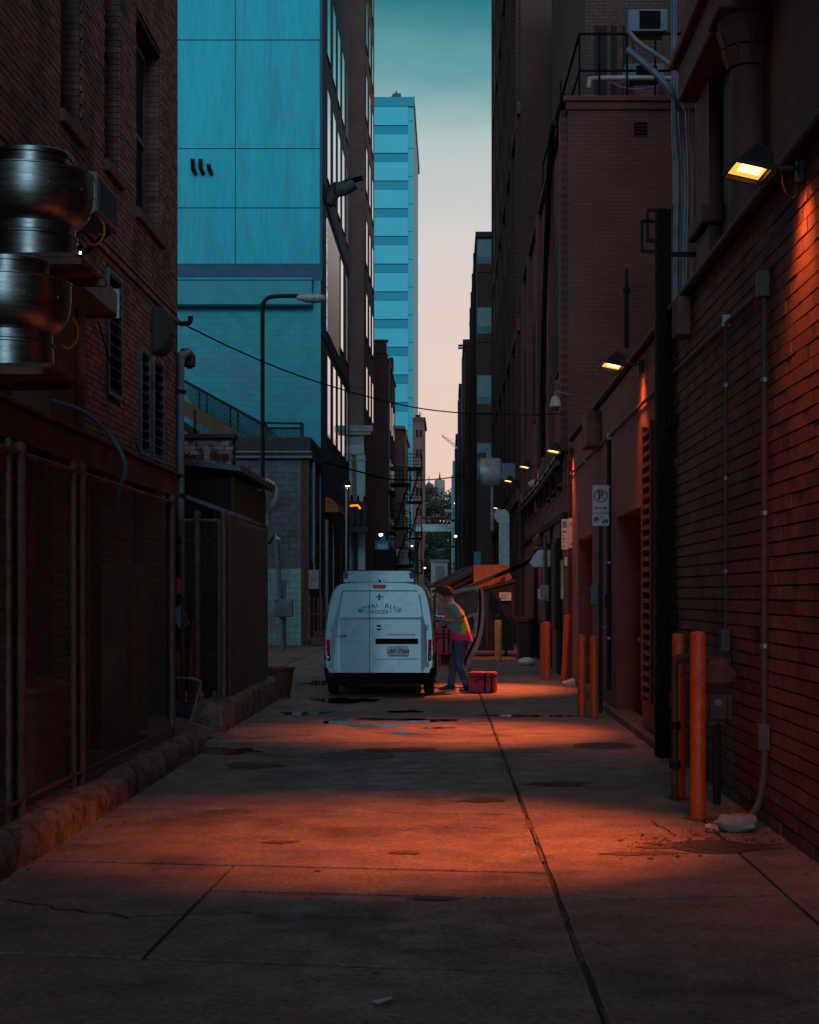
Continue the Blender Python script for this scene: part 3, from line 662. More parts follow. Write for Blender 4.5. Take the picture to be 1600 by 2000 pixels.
MB().tube([(-2.74, 18.95, 2.57), (-2.74, 22.75, 2.6)], .018, 8).build('top_rail', M['fgalv'], t)
t = thing('gate_leaf', 'narrow chain link gate leaf turned across the driveway gap', 'gate', (-3.0, 18.5, .3))
for x in (-3.24, -2.80): post('gate_stile', x, 18.6, .26, 2.5, .024, t, False)
MB().tube([(-3.24, 18.6, 2.49), (-2.80, 18.6, 2.49)], .02, 8).build('top_rail', M['fgalv'], t); MB().tube([(-3.24, 18.6, .28), (-2.80, 18.6, .28)], .02, 8).build('bottom_rail', M['fgalv'], t)
mb = MB(); chainlink(mb, (-3.24, 18.58, 0), (-2.80, 18.58, 0), .28, 2.49, .055); o = mb.build('chain_link_mesh', M['wire'], t); o['kind'] = 'stuff'
t = thing('gate_post', 'tall galvanised gate post at the far side of the driveway gap', 'post', (-2.98, 18.4, .1)); post('shaft', -3.02, 18.3, .08, 2.55, .04, t)
mb = MB(); clamps(mb, -3.02, 18.3, .04, (.8, 1.5, 1.72, 2.2)); mb.build('hinge', M['fgalv'], t)['kind'] = 'stuff'
one('bent_pipe', MB().tube(spline([W(372, 1408, 17.0), W(380, 1378, 17.0), W(392, 1338, 17), W(391, 1332, 17.02), W(377, 1326, 17.05), W(345, 1324, 17.1)], 5), .014, 8), M['galv'], 'thin bent metal pipe leaning in the driveway gap', 'pipe', smooth=True)
# junk in the gap
def junk(name, u, v, Y, w, h, d, mat, label, cat, rz=0, tilt=0):
    p = W(u, v, Y); mb = MB(); a = R(rz); b = R(tilt)
    ax = Vector((math.cos(a), math.sin(a), 0)); ay = Vector((-math.sin(a), math.cos(a), 0)); az = Vector((0, 0, 1))
    ax2 = ax*math.cos(b)+az*math.sin(b); az2 = az*math.cos(b)-ax*math.sin(b)
    mb.obox(p, ax2*w/2, ay*d/2, az2*h/2); return one(name, mb, mat, label, cat, bevel=.01)
junk('wooden_board', 378, 1290, 19.6, .10, 1.0, .04, M['osb'], 'orange plywood offcut leaning inside the driveway gap', 'board', 0, -4)
junk('wooden_board', 352, 1330, 19.2, .07, .75, .04, M['osb'], 'shorter orange board leaning at the left of the gap', 'board', 0, 6)
junk('red_container', 351, 1145, 19.4, .07, .2, .1, M['redbag'], 'small red container on a shelf seen through the gap', 'container')
junk('plastic_bag', 352, 1205, 19.0, .16, .26, .1, M['bluegrey'], 'crumpled grey bag hanging inside the driveway gap', 'bag', 10, 25)
junk('crate', 362, 1385, 19.2, .35, .2, .3, M['hoseblue'], 'small blue crate on the ground inside the gap', 'crate')
one('storage_rack', MB().box(-3.68, -3.62, 19.9, 19.96, .06, 2.3).box(-3.2, -3.14, 19.9, 19.96, .06, 2.3).box(-3.68, -3.1, 19.8, 20.4, 1.55, 1.6).box(-3.68, -3.1, 19.8, 20.4, .75, .8).box(-3.68, -3.1, 19.8, 20.4, 2.27, 2.32), M['dksteel'], 'dark steel shelf rack behind the driveway gap', 'rack')
one('yard_bin', MB().lathe([(.26, .06), (.30, .8), (.33, .82), (.33, .87), (.1, .95)], (-3.3, 12.2, 0), 20), pm('yard_red', (.22, .03, .03), (.12, .02, .02), 6, .5), 'dull red bin standing behind the near fence', 'bin', smooth=True)
mb = MB()
for k in range(6): mb.lathe([(.02, 0), (.02, 2.6)], (-3.45, 10.0+k*.12, .06), 8)
one('pipe_bundle', mb, M['fgalv'], 'bundle of upright metal pipes behind the near fence', 'pipes')
one('yard_locker', MB().box(-3.66, -3.2, 15.2, 16.2, .06, 1.9).box(-3.2, -3.185, 15.3, 15.7, .2, 1.8).box(-3.2, -3.185, 15.75, 16.12, .2, 1.8), M['rust'], 'rusty metal locker against the wall behind the fence', 'locker', bevel=.01)
# ================================================================ low sheds on the left
t = thing('lean_to', 'brown timber lean-to with a sloping metal roof behind the second fence', 'shed', (-4.4, 27, 0))
up = unit('plank', M['wood'])
MB().box(-6.4, -3.64, 25.4, 30, 0, 3.5).build('core', M['dksteel'], t)
y = 25.45
while y < 29.95: piece('plank', up, t, (-3.62+random.uniform(-.004, .004), y+.09, 1.8), (.03, .172, 3.5)); y += .182
MB().prism([(-6.6, 25.2, 3.95), (-3.45, 25.2, 3.62), (-3.45, 25.2, 3.70), (-6.6, 25.2, 4.05)], (0, 5.0, 0)).build('roof', M['roofblue'], t)
for k in range(10): piece('rafter_end', up, t, (-3.45, 25.28+k*.5, 3.66), (.10, .05, .12))
t = thing('vent_pipe', 'pale ribbed gooseneck pipe at the end of the timber lean-to', 'pipe', (-3.4, 30, 0))
MB().tube(spline([W(500, 942, 30.2), W(520, 942, 30.2), W(532, 948, 30.2), W(537, 962, 30.2), W(533, 980, 30.2), W(521, 998, 30.2), W(518, 1020, 30.2), W(518, 1100, 30.2)], 6), .075, 14).build('pipe', M['ltmetal'], t, smooth=True)
for v in (958, 972, 1000, 1014): MB().lathe([(.082, 0), (.082, .02)], W(535 if v < 990 else 519, v, 30.2), 14).build('collar', M['galv'], t)
t = thing('low_sheet_roof', 'low blue sheet metal roof just above the slatted fence', 'roof', (-3.3, 21, 2.6))
MB().prism([(-3.66, 20.9, 2.92), (-2.95, 20.9, 2.66), (-2.95, 20.9, 2.69), (-3.66, 20.9, 2.96)], (0, 2.0, 0)).build('sheet', M['roofblue'], t)
mb = MB()
for k in range(10): mb.bar((-3.66, 20.95+k*.21, 2.965), (-2.95, 20.95+k*.21, 2.70), .03, .02)
mb.build('rib', M['roofblue'], t)
for y in (21.0, 22.8): MB().box(-3.6, -3.54, y, y+.06, 0, 2.88).box(-3.02, -2.97, y, y+.06, 0, 2.67).build('post', M['dksteel'], t)
# painted brick wall with the faded shop sign
t = thing('sign_wall', 'peeling whitewashed brick wall with faded painted shop lettering', 'wall', (-6, 32, 0))
MB().box(-9.5, -4.53, 32.03, 32.4, 0, 4.85).build('backing', M['ljoint'], t)
bb = []
for j in range(int(4.85/.1)):
    for i in range(int(5/.3)+1):
        a = -9.5+i*.3+(j % 2)*.15; b = min(-4.53, a+.288)
        if b-a > .04: bb.append((a, b, j*.1, j*.1+.09))
bb.sort(key=lambda q: -(q[2] > 2.6)*(q[1] > -5.8))
ub2 = unit('brick', M['whitebrick'])
for a, b, z0, z1 in bb[:130]: piece('brick', ub2, t, ((a+b)/2, 32.015, (z0+z1)/2), (b-a, .03+random.uniform(0, .008), z1-z0))
mb = MB()
for a, b, z0, z1 in bb[130:]: mb.box(a, b, 32.0, 32.03, z0, z1)
o = mb.build('brickwork', M['whitebrick'], t); o['kind'] = 'stuff'
MB().box(-9.55, -4.48, 31.95, 32.45, 4.85, 4.93).build('coping', M['tar'], t)
def rotx(): return Matrix.Rotation(R(90), 4, 'X')
items = []
for s, u, v, h in (('iMens', 376, 891, 26), ('Shop', 429, 889, 26)):
    items.append((text_mesh(s, h/F*32*.72, M['ghost'], .001, bold=.006), Matrix.Translation(W(u, v, 31.988)) @ rotx()))
merge('painted_lettering', items, M['ghost'], t)
one('tank_box', MB().box(-5.55, -5.05, 31.2, 31.9, 0, 3.55), M['bluegrey'], 'dull blue metal cabinet before the faded shop sign', 'cabinet', bevel=.02)
one('cabinet_post', MB().box(-5.03, -4.93, 31.5, 31.6, 0, 3.6), M['grey'], 'grey square post beside the blue metal cabinet', 'post', bevel=.01)
# ---- concrete block shed
SX, SY = -4.42, 48.0
t = thing('block_shed', 'grey concrete block shed with tarred parapet at the yard corner', 'building', (-6, SY, 0))
MB().box(-11, SX-.01, SY+.04, 51.9, 0, 6.0).build('core', M['palej'], t)
ubk, ubp = unit('block', M['block']), unit('block', M['blockp'])
for j in range(29):
    for i in range(5):
        a = SX-.4*(i+1)+(j % 2)*.2; b = min(SX, a+.388); a = max(a, SX-1.9)
        if b-a > .05: piece('block', ubp if j < 12 + (1 if (i*7+j) % 5 == 0 else 0) else ubk, t, ((a+b)/2, SY+.02, j*.2+.095), (b-a, .04+random.uniform(0, .006), .19))
MB().box(-11, SX-1.9, SY, SY+.04, 0, 5.8).build('rear_wall', M['block'], t)
MB().box(SX-.01, SX, SY+.05, 51.9, 0, 5.8).build('alley_wall', M['rust'], t)
MB().box(-11.1, SX+.12, SY-.12, 52.0, 5.82, 6.0).build('eave', M['tar'], t)
MB().tube([(-11, SY-.16, 5.86), (SX+.1, SY-.16, 5.86)], .045, 8).tube([(-11, SY-.16, 6.02), (SX+.1, SY-.16, 6.02)], .035, 8).build('gutter', M['pipeblue'], t)
MB().box(-11.05, SX+.05, SY-.05, 51.9, 6.02, 6.5).build('parapet', M['tar'], t)
MB().box(-6.75, -5.92, SY-.015, SY, 4.75, 5.35).build('blue_panel', M['roofblue'], t)
MB().box(SX-.25, SX-.02, SY-.02, SY+.0, 0, 5.8).build('corner_board', M['wood'], t)
MB().tube([(SX+.06, SY+.6, 2.6), (SX+.06, SY+.6, 5.8)], .04, 8).build('downpipe', M['pipeblue'], t)
# meter cabinets on the shed corner
t = thing('meter_box', 'grey electric meter cabinet on the corner of the block shed', 'electric box', (-4.3, 48.1, 1.7))
MB().box(-4.40, -4.08, 47.75, 47.98, 1.75, 2.35).build('case', M['grey'], t, bevel=.015); MB().box(-4.38, -4.10, 47.74, 47.75, 1.79, 2.31).build('door', M['grey'], t)
MB().tube([(-4.25, 47.9, 2.35), (-4.25, 47.9, 5.7)], .03, 8).build('conduit', M['pipeblue'], t)
mb = MB()
for k in range(5): mb.box(-4.38+k*.12, -4.34+k*.12, 47.7, 47.76, .1, 1.5)
mb.box(-4.4, -3.8, 47.68, 47.78, .95, 1.0).box(-4.4, -3.8, 47.68, 47.78, .4, .45)
one('pallet', mb, M['wood'], 'worn wooden pallet leaning by the block shed corner', 'pallet')
one('brick_pile', MB().box(-4.3, -3.85, 47.2, 47.7, 0, .28).box(-4.2, -3.9, 47.3, 47.65, .282, .4), M['rust'], 'small stack of old bricks by the pallet', 'bricks', bevel=.02)
# leaning sign pole and blue box at the fence end
t = thing('yard_pole', 'slightly leaning dark pole with a box sign past the fence', 'pole', (-4.66, 44.0, 0))
MB().tube([W(553, 1269, 43.6), W(540, 1040, 43.6)], .07, 10).build('pole', M['bluegrey'], t, smooth=True)
MB().box(-5.0, -4.45, 43.3, 43.5, .95, 1.45).build('box_sign', M['bluegrey'], t, bevel=.02); MB().box(-4.78, -4.68, 43.65, 43.75, 0, 2.0).build('short_post', M['bluegrey'], t)
t = thing('fence_lamp', 'small white lamp head on a dark arm at the fence end', 'lamp', (-2.7, 22.9, 2.2))
MB().prism([W(537, 1044, 23), W(548, 1052, 23), W(545, 1055, 23), W(536, 1050, 23)], (0, .1, 0)).build('head', M['whitepaint'], t); MB().tube([W(536, 1046, 23), (-2.70, 22.85, 2.35)], .02, 8).build('arm', M['dksteel'], t)
one('planter_tub', MB().lathe([(.14, 0), (.2, .42), (.22, .43), (.22, .47), (.18, .47)], (-2.62, 23.7, 0), 16), M['rust'], 'rust coloured tub at the far end of the fence', 'tub', smooth=True)
# ---- iron stair with mesh railing over the shed roof
t = thing('iron_stair', 'iron stair with wire mesh railing above the block shed roof', 'stair', (-7, 50, 6.5))
YS = 50.2
ra, rb, rc = W(340, 733, YS), W(520, 832, YS), W(592, 827, YS)
MB().bar(ra, rb, .07, .09).build('handrail', M['dksteel'], t)
sa, sb = W(340, 785, YS), W(466, 858, YS)
MB().bar(sa, sb, .07, .42).build('stringer', pm('stringer', (.16, .075, .035), (.09, .045, .025), 5, .7), t)
for u in (389, 404, 450, 465): a = W(u, 733+(u-340)*.55, YS); MB().bar(a, (a.x, YS, max(6.5, a.z-1.05)), .05, .05).build('baluster', M['dksteel'], t)
MB().bar(W(515, 826, YS), rc, .05, .07).build('landing_rail', M['dksteel'], t); MB().bar(W(520, 836, YS), W(590, 836, YS), .04, .05).build('mid_rail', M['dksteel'], t)
for u in (521, 588, 592): MB().bar(W(u, 827, YS), W(u, 858, YS), .05, .05).build('landing_post', M['dksteel'], t)
mb = MB(); 
for k in range(46):
    u = 345+k*4; z1 = 733+(u-340)*.55
    if u < 515:
        a, b = W(u, z1, YS), W(u+34, min(857, z1+60), YS); mb.bar(a, b, .018, .018)
        a, b = W(u+26, z1+14, YS), W(u+4, min(857, z1+60), YS); mb.bar(a, b, .018, .018)
for k in range(6): mb.bar(W(522, 838+k*3.4, YS), W(588, 838+k*3.4, YS), .015, .015)
for k in range(16): mb.bar(W(522+k*4.4, 836, YS), W(522+k*4.4, 857, YS), .015, .015)
o = mb.build('rail_mesh', M['dksteel'], t); o['kind'] = 'stuff'
utr = unit('tread', M['dksteel'])
for k in range(9): p = W(350+k*14, 800+k*8, YS+.4); piece('tread', utr, t, p, (.28, .8, .04))
MB().bar(W(340, 818, YS), W(385, 850, YS), .08, .25).build('brace', M['dksteel'], t); MB().bar(W(381, 800, YS), W(381, 858, YS), .08, .08).build('brace', M['dksteel'], t)
# ---- cobra head street lamp
t = thing('street_lamp', 'unlit cobra head street lamp on a slim pole in front of the pale building', 'street lamp', (-4.9, 40, 0))
MB().tube(spline([W(513, 1160, 40)*1, W(513, 1000, 40), W(513, 800, 40), W(513, 610, 40), W(514, 594, 40), W(522, 583, 40), W(536, 579, 40), W(560, 578, 40), W(583, 578, 40)], 6), .055, 12).build('pole', M['dksteel'], t, smooth=True)
MB().tube([(-4.893, 40, 0), W(513, 1160, 40)], .07, 12).build('pole_base', M['dksteel'], t)
mb = MB().tube([W(u, 581+(.5 if u > 590 else 0), 40) for u in (580, 586, 596, 610, 625, 633, 637)], [(.06, .06), (.10, .08), (.13, .10), (.15, .11), (.14, .10), (.09, .07), (.02, .02)], 14)
mb.build('head', M['ltmetal'], t, smooth=True)
mb = MB().tube([W(u, 587, 40) for u in (592, 600, 615, 626, 632)], [(.03, .02), (.10, .06), (.12, .07), (.09, .05), (.02, .02)], 12); mb.build('lens_bowl', M['galv'], t, smooth=True)
# ================================================================ pale building
PX, PY = -4.39, 52.0
t = thing('pale_building', 'tall pale blue rendered building with panel joints above the shed', 'building', (-9, PY, 0))
MB().box(-16, PX-.06, PY+.06, 66.6, 0, 34).build('core', M['palej'], t)
def zz(v): return EYE-(v-V0)/F*PY
xs = [-16, -12.5, (460-U0)/F*PY, PX-.02]; zs = [zz(516), zz(406), zz(290), zz(78), zz(78)+3.9, zz(78)+7.6, 34]
for a, b in zip(xs, xs[1:]):
    for c, d in zip(zs, zs[1:]): MB().box(a+.014, b-.014, PY, PY+.06, c+.014, d-.014).build('render_panel', M['pale'], t, bevel=.006)
MB().box(-16, PX, PY+.005, PY+.065, zz(549), zz(516)).build('recess_shadow_band', M['paledk'], t)  # shadow of the recess painted as a dark blue strip
bx = (612-U0)/F*PY
MB().box(-16, bx, PY-.5, PY-.005, zz(600), zz(553)).build('ledge', M['paleb'], t, bevel=.02)
MB().box(-16, bx+.03, PY-.55, PY-.005, zz(552.5), zz(549)).build('ledge_cap', M['pale'], t, bevel=.01)
MB().box(bx+.002, PX, PY-.03, PY+.06, 0, zz(549)).build('pilaster', M['paleb'], t)
upb = unit('block', M['paleb'])
MB().box(-9.5, bx, PY+.017, PY+.06, 6.55, zz(600)).build('mortar_bed', pm('palemortar', (.07, .30, .36), None, rough=.9), t)
MB().box(-16, bx, PY, PY+.06, 0, 6.55).build('base_wall', M['paleb'], t)
for j in range(24):
    z0 = 6.56+j*.2
    if z0+.19 > zz(600)+.02: break
    for i in range(12):
        a = max(-9.5, bx-.4*(i+1)+(j % 2)*.2); b = min(bx, a+.392)
        if b-a > .05: piece('block', upb, t, ((a+b)/2, PY+.035, z0+.098), (b-a+.003, .05+random.uniform(0, .005), .195))
MB().box(-16, -9.5, PY+.01, PY+.06, 6.55, zz(600)).build('far_wall', M['paleb'], t)
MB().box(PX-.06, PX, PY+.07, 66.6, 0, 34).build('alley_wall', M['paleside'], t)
MB().box(PX-.01, PX+.05, PY-.02, PY+.18, zz(549), 34).build('corner_strip', M['paledk'], t)
pinkglass = pm('pinkglass', (.86, .82, .80), None, rough=.06, metal=1); M['pinkglass'] = pinkglass
def side_window(y0, y1, z0, z1, par=t, X=PX):
    f = MB().box(X+.001, X+.025, y0-.04, y0, z0-.07, z1+.07).box(X+.001, X+.025, y1, y1+.04, z0-.07, z1+.07).box(X+.001, X+.03, y0, y1, z1, z1+.07).box(X+.001, X+.04, y0, y1, z0-.07, z0).build('window_frame', M['paledk'], par)
    MB().box(X+.002, X+.02, y0, y1, z0, z1).build('pane', M['pinkglass'], f)
for k, y in enumerate((54.6, 57.2, 59.6, 62.0, 64.4)):
    side_window(y, y+1.3, 7.2, 10.1); side_window(y, y+1.3, 16.4, 19.6); side_window(y, y+1.3, 20.8, 23.6)
for y in (61.2, 64.2): side_window(y, y+1.4, 11.4, 15.0)
MB().box(PX+.001, PX+.04, 54.3, 60.2, 10.9, 14.9).build('glass_block_panel', pm('glassblock', (.80, .55, .48), (.40, .25, .22), 6, .30, metal=.9, bump=1, bsc=9), t)  # pink sky reflection put into the glass block colour
MB().box(PX+.001, PX+.03, PY+.2, 66.6, 10.42, 10.7).build('string_course', M['paledk'], t)
MB().box(PX+.001, PX+.03, PY+.2, 66.6, 15.3, 15.6).build('string_course', M['paledk'], t)
for u, h in ((380, 24), (395, 24), (411, 14)):
    q = thing('pipe_stub', {380: 'left of three black pipe stubs on the pale wall', 395: 'middle of three black pipe stubs on the pale wall', 411: 'short right one of three black pipe stubs on the pale wall'}[u], 'pipe stub', tuple(W(u, 325, PY)), 'three pipe stubs on the pale wall')
    a, b = W(u-1, 339, PY), W(u-1, 339-h, PY)
    MB().tube(spline([(a.x+.05, PY+.02, a.z), (a.x+.05, PY-.2, a.z+.02), (a.x, PY-.26, a.z+.15), (b.x, PY-.26, b.z)], 5), .07, 10).build('elbow', M['black'], q, smooth=True)
    MB().lathe([(.085, -.06), (.085, .0)], (b.x, PY-.26, b.z), 10).build('cap', M['tar'], q)
q = thing('rain_hood_duct', 'dark exhaust duct with turned up rain hood on the alley side of the pale building', 'duct', (-4, 55, 15))
MB().tube(spline([(-4.4, 54.5, zz(372)+.2), W(655, 372, 54.5), W(672, 368, 54.5), W(690, 356, 54.5)], 6), .26, 16).build('duct', M['tar'], q, smooth=True)
MB().bar(W(676, 355, 54.5), W(708, 346, 54.5), .7, .05).build('hood', M['tar'], q); MB().lathe([(.3, -.05), (.3, .05)], W(655, 372, 54.5), 16, Matrix.Rotation(R(90), 3, 'Y')).build('flange', M['dksteel'], q)
# yellow lit wall lamp on the alley side, awning for the orange door light, garage door
q = thing('wall_lamp', 'small yellow lit wall lamp on the alley side of the pale building', 'wall lamp', (-4.2, 64, 6))
p = W(679, 948, 64.5)
MB().lathe([(.14, -.02), (.17, .02), (.06, .22), (.06, .3)], p, 14).build('shade', M['black'], q, smooth=True); MB().ball(p, (.11, .11, .05), 12, 8).build('bulb', em('bulby', (1, .6, .12), 20), q); MB().tube([p+Vector((0, 0, .25)), (PX, 64.5, p.z+.3)], .03, 8).build('arm', M['black'], q)
MB().box(PX+.001, PX+.06, 64.2, 64.6, 0, p.z-.08).build('lit_pilaster', M['whitepaint'], q)
def spot(loc, tgt, power, col, size=120, blend=.6, rad=.05, par=None):
    d = bpy.data.lights.new('lamp_light', 'SPOT'); d.energy = power; d.color = col; d.spot_size = R(size); d.spot_blend = blend; d.shadow_soft_size = rad
    o = bpy.data.objects.new('lamp_light', d); COL.objects.link(o); attach(o, par); o.location = loc
    o.rotation_euler = (Vector(tgt)-Vector(loc)).to_track_quat('-Z', 'Y').to_euler(); return o
spot((p.x, p.y-.02, p.z-.08), (PX+.02, p.y, p.z-2.5), 60, (1, .42, .04), 80, .5, .04, q)
q = thing('doorlight_awning', 'added awning with orange lamplight painted in over the pale building alley door', 'awning', (-4.2, 55.5, 4.6))
mb = MB()
for k in range(6):
    pass
pr = [(PX+.01, 5.0), (PX+.2, 4.95), (PX+.4, 4.75), (PX+.5, 4.45), (PX+.02, 4.45)]
MB().prism([(x, 53.6, z) for x, z in pr], (0, 3.4, 0)).build('canopy', pm('awn', (.55, .17, .03), (.42, .12, .025), 4, .8), q, bevel=.02)  # lamplight above the door, painted as orange fabric
MB().tube([(PX+.48, 53.6, 4.47), (PX+.48, 57.0, 4.47)], .02, 8).build('valance_rod', M['dksteel'], q)
q = thing('loading_door', 'tall dark loading door on the alley side of the pale building', 'door', (PX, 55, 0))
uq = unit('door_panel', M['wood'])
for k in range(7): piece('door_panel', uq, q, (PX+.03, 55.3, .35+k*.56), (.04, 2.6, .53))
MB().box(PX+.001, PX+.1, 53.85, 53.98, 0, 4.2).box(PX+.001, PX+.1, 56.62, 56.75, 0, 4.2).build('jamb', M['grey'], q)
q = thing('red_door', 'dark red door past the loading door of the pale building', 'door', (PX, 62, 0))
MB().box(PX+.001, PX+.05, 61.2, 62.6, 0, 3.6).build('leaf', pm('reddoor', (.25, .03, .03), (.18, .02, .02), 3, .6), q, bevel=.01); MB().box(PX+.05, PX+.09, 61.3, 61.36, 1.0, 1.3).build('handle', M['galv'], q)
# ================================================================ farther buildings, left
def wins_x(par, X, ys, w, zrows, mat=None, fr=None):   # recessed-look windows on an alley face
    for y in ys:
        for z0, z1 in zrows:
            f = MB().box(X+.001, X+.035, y-.12, y, z0, z1).box(X+.001, X+.035, y+w, y+w+.12, z0, z1).box(X+.001, X+.05, y-.15, y+w+.15, z0-.15, z0-.001).box(X+.001, X+.035, y-.12, y+w+.12, z1, z1+.2).build('window', fr or M['stone'], par)
            MB().box(X+.002, X+.03, y, y+w, z0, z1).build('pane', mat or M['glass'], f)
t = thing('brown_tower', 'tall brown brick tower with a white classical cornice at its base', 'building', (-6, 70, 0))
TX = -3.95
MB().box(-12, TX-.05, 70.05, 79.6, 0, 60).build('core', M['tanbricky'], t)
MB().box(-12, TX, 70, 70.06, 11, 60).build('front_wall', M['tanbrick'], t)
MB().box(TX-.05, TX, 70.06, 79.6, 0, 60).build('alley_wall', M['tanbricky'], t)
MB().box(-12, TX, 70.0, 70.06, 0, 8.5).build('base_wall', pm('baseplaster', (.34, .19, .17), (.27, .15, .14), 2, .8), t)
wins_x(t, TX, (71.5, 74.2, 76.9), 1.1, [(z, z+2.0) for z in (10.2, 13.6, 17, 20.4, 23.8, 27.2, 30.6)])
def zt(v): return EYE-(v-V0)/F*70
MB().box(-12, TX+.02, 69.85, 70.0, zt(868), zt(845)).box(-12, TX+.45, 69.5, 70.0, zt(845), zt(833)).box(-12, TX+.35, 69.6, 70, zt(851), zt(845)).build('cornice', M['cornice'], t, bevel=.02)
MB().box(-12, TX+.01, 69.9, 70.0, zt(885), zt(868)).build('frieze', M['whitepaint'], t)
MB().box(-12, TX+.05, 69.8, 70.0, zt(889), zt(885)).build('architrave', M['cornice'], t)
for u0, u1 in ((680, 688), (697, 714)):
    x0, x1 = (u0-U0)/F*70, (u1-U0)/F*70
    MB().box(x0, x1, 69.75, 70.0, 0, zt(890)).build('pilaster', M['whitepaint'], t, bevel=.01); MB().box(x0-.05, x1+.05, 69.7, 70.0, zt(901), zt(898)).build('pilaster_band', M['cornice'], t)
t = thing('transformer_rack', 'dark transformer cans on a bracket before the white pilaster', 'transformer', (-4.3, 67.5, 4))
for k in range(3):
    x, y = -4.35+k*.28, 67.6+k*.1
    MB().lathe([(.15, 0), (.17, .05), (.17, 1.0), (.15, 1.05), (.05, 1.12)], (x, y, 4.6), 14).build('can', M['tar'], t, smooth=True); MB().lathe([(.04, 1.1), (.06, 1.2), (.03, 1.35)], (x, y, 4.6), 8).build('insulator', M['black'], t)
MB().box(-4.75, -3.6, 67.4, 68.0, 4.3, 4.55).build('shelf', M['tar'], t); MB().box(-4.25, -4.1, 67.6, 67.8, 0, 4.3).build('pole', M['dksteel'], t)
MB().tube(spline([W(684, 988, 67), W(696, 987, 67), W(700, 988, 67), W(704, 994, 67)], 4), .05, 6).build('glowing_cable', em('orangecable', (1, .25, .02), 1.2), t)  # cable given an orange glow of its own, though no lamp
t = thing('soot_brick_building', 'dark sooty brick building with a stepped parapet left of the glass tower', 'building', (-6, 90, 0))
BX = -3.7
def zb(v, Y=90): return EYE-(v-V0)/F*Y
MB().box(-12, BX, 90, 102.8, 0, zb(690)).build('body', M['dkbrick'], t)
MB().box(-12, BX-.05, 89.9, 90.3, zb(690), zb(667)).build('parapet', M['dkbrickx'], t); MB().box(-12, BX+.05, 89.8, 90.4, zb(667), zb(664)).build('coping', M['stone'], t)
MB().box(-6, BX+.15, 95, 96.2, zb(690)-.2, zb(672)).build('chimney', M['dkbrickx'], t)
MB().tube([(BX+.06, 91, 0), (BX+.06, 91, zb(700))], .07, 8).build('downpipe', M['pipeblue'], t)
MB().box(BX, BX+.1, 90.2, 102.7, zb(700), zb(697)).build('gutter', M['ltmetal'], t)
wins_x(t, BX, (93, 96, 99), 1.1, [(z, z+1.8) for z in (4.5, 8, 11.5)])
for z in (7.6, 5.2): MB().box(BX+.001, BX+.35, 90.5, 95, z, z+.12).build('shelf_ledge', M['dksteel'], t)
t = thing('striped_brick_building', 'narrow tan brick building between the sooty one and the glass tower', 'building', (-6, 110, 0))
MB().box(-12, -3.4, 110, 124, 0, zb(836, 110)).build('body', M['tanbrick'], t)
for z in (4.6, 7.8, 10.4): MB().box(-12, -3.33, 109.9, 110, z, z+.35).build('band', M['stone'], t)
MB().box(-12, -3.25, 109.7, 124.1, zb(838, 110), zb(832, 110)).build('coping', M['cornice'], t)
MB().tube([(-3.3, 112, 0), (-3.3, 112, zb(840, 112))], .09, 8).build('downpipe', M['ltmetal'], t)
wins_x(t, -3.4, (114, 117.5, 121), 1.2, [(z, z+1.8) for z in (4, 7.4)])
# fire escape hung between them
def fire_escape(X, y0, y1, zs, w, label, dirx=1):
    t = thing('fire_escape', label, 'fire escape', (X, y0, zs[0]), 'black iron fire escapes')
    for i, z in enumerate(zs):
        MB().box(X, X+w*dirx, y0, y1, z, z+.08).build('platform', M['dksteel'], t)
        mb = MB()
        for yy in (y0, y1): mb.bar((X+w*dirx, yy, z), (X+w*dirx, yy, z+1.1), .06, .06); mb.bar((X, yy, z+1.1), (X+w*dirx, yy, z+1.1), .05, .05); mb.bar((X, yy, z+.55), (X+w*dirx, yy, z+.55), .04, .04)
        mb.bar((X+w*dirx, y0, z+1.1), (X+w*dirx, y1, z+1.1), .05, .05); mb.bar((X+w*dirx, y0, z+.55), (X+w*dirx, y1, z+.55), .04, .04)
        n = int(abs(w)/.22)
        for k in range(1, n): mb.bar((X+k*.22*dirx, y0, z), (X+k*.22*dirx, y0, z+1.1), .03, .03)
        mb.build('railing', M['dksteel'], t)
        if i+1 < len(zs):
            z2 = zs[i+1]; mb = MB(); n = 9
            mb.bar((X+.15*dirx, y0+.1, z), (X+(w-.1)*dirx, y0+.1, z2), .05, .12)
            for k in range(n): mb.box(min(X+(.15+k*(w-.25)/n)*dirx, X+(.15+k*(w-.25)/n+.2)*dirx), max(X+(.15+k*(w-.25)/n)*dirx, X+(.15+k*(w-.25)/n+.2)*dirx), y0+.1, y0+.8, z+(z2-z)*k/n, z+(z2-z)*k/n+.03)
            mb.build('stair_flight', M['dksteel'], t)
    mb = MB().bar((X+w*dirx, y0, zs[0]), (X+w*dirx, y0, zs[-1]+1.1), .06, .06); mb.build('upright', M['dksteel'], t)
fire_escape(BX, 98, 101, (3.4, 5.8, 8.6), 1.1, 'iron fire escape on the sooty brick building')
fire_escape(-3.4, 122, 125, (3.2, 6.0, 8.9, 11.6), 1.1, 'tall iron fire escape on the narrow tan brick building')
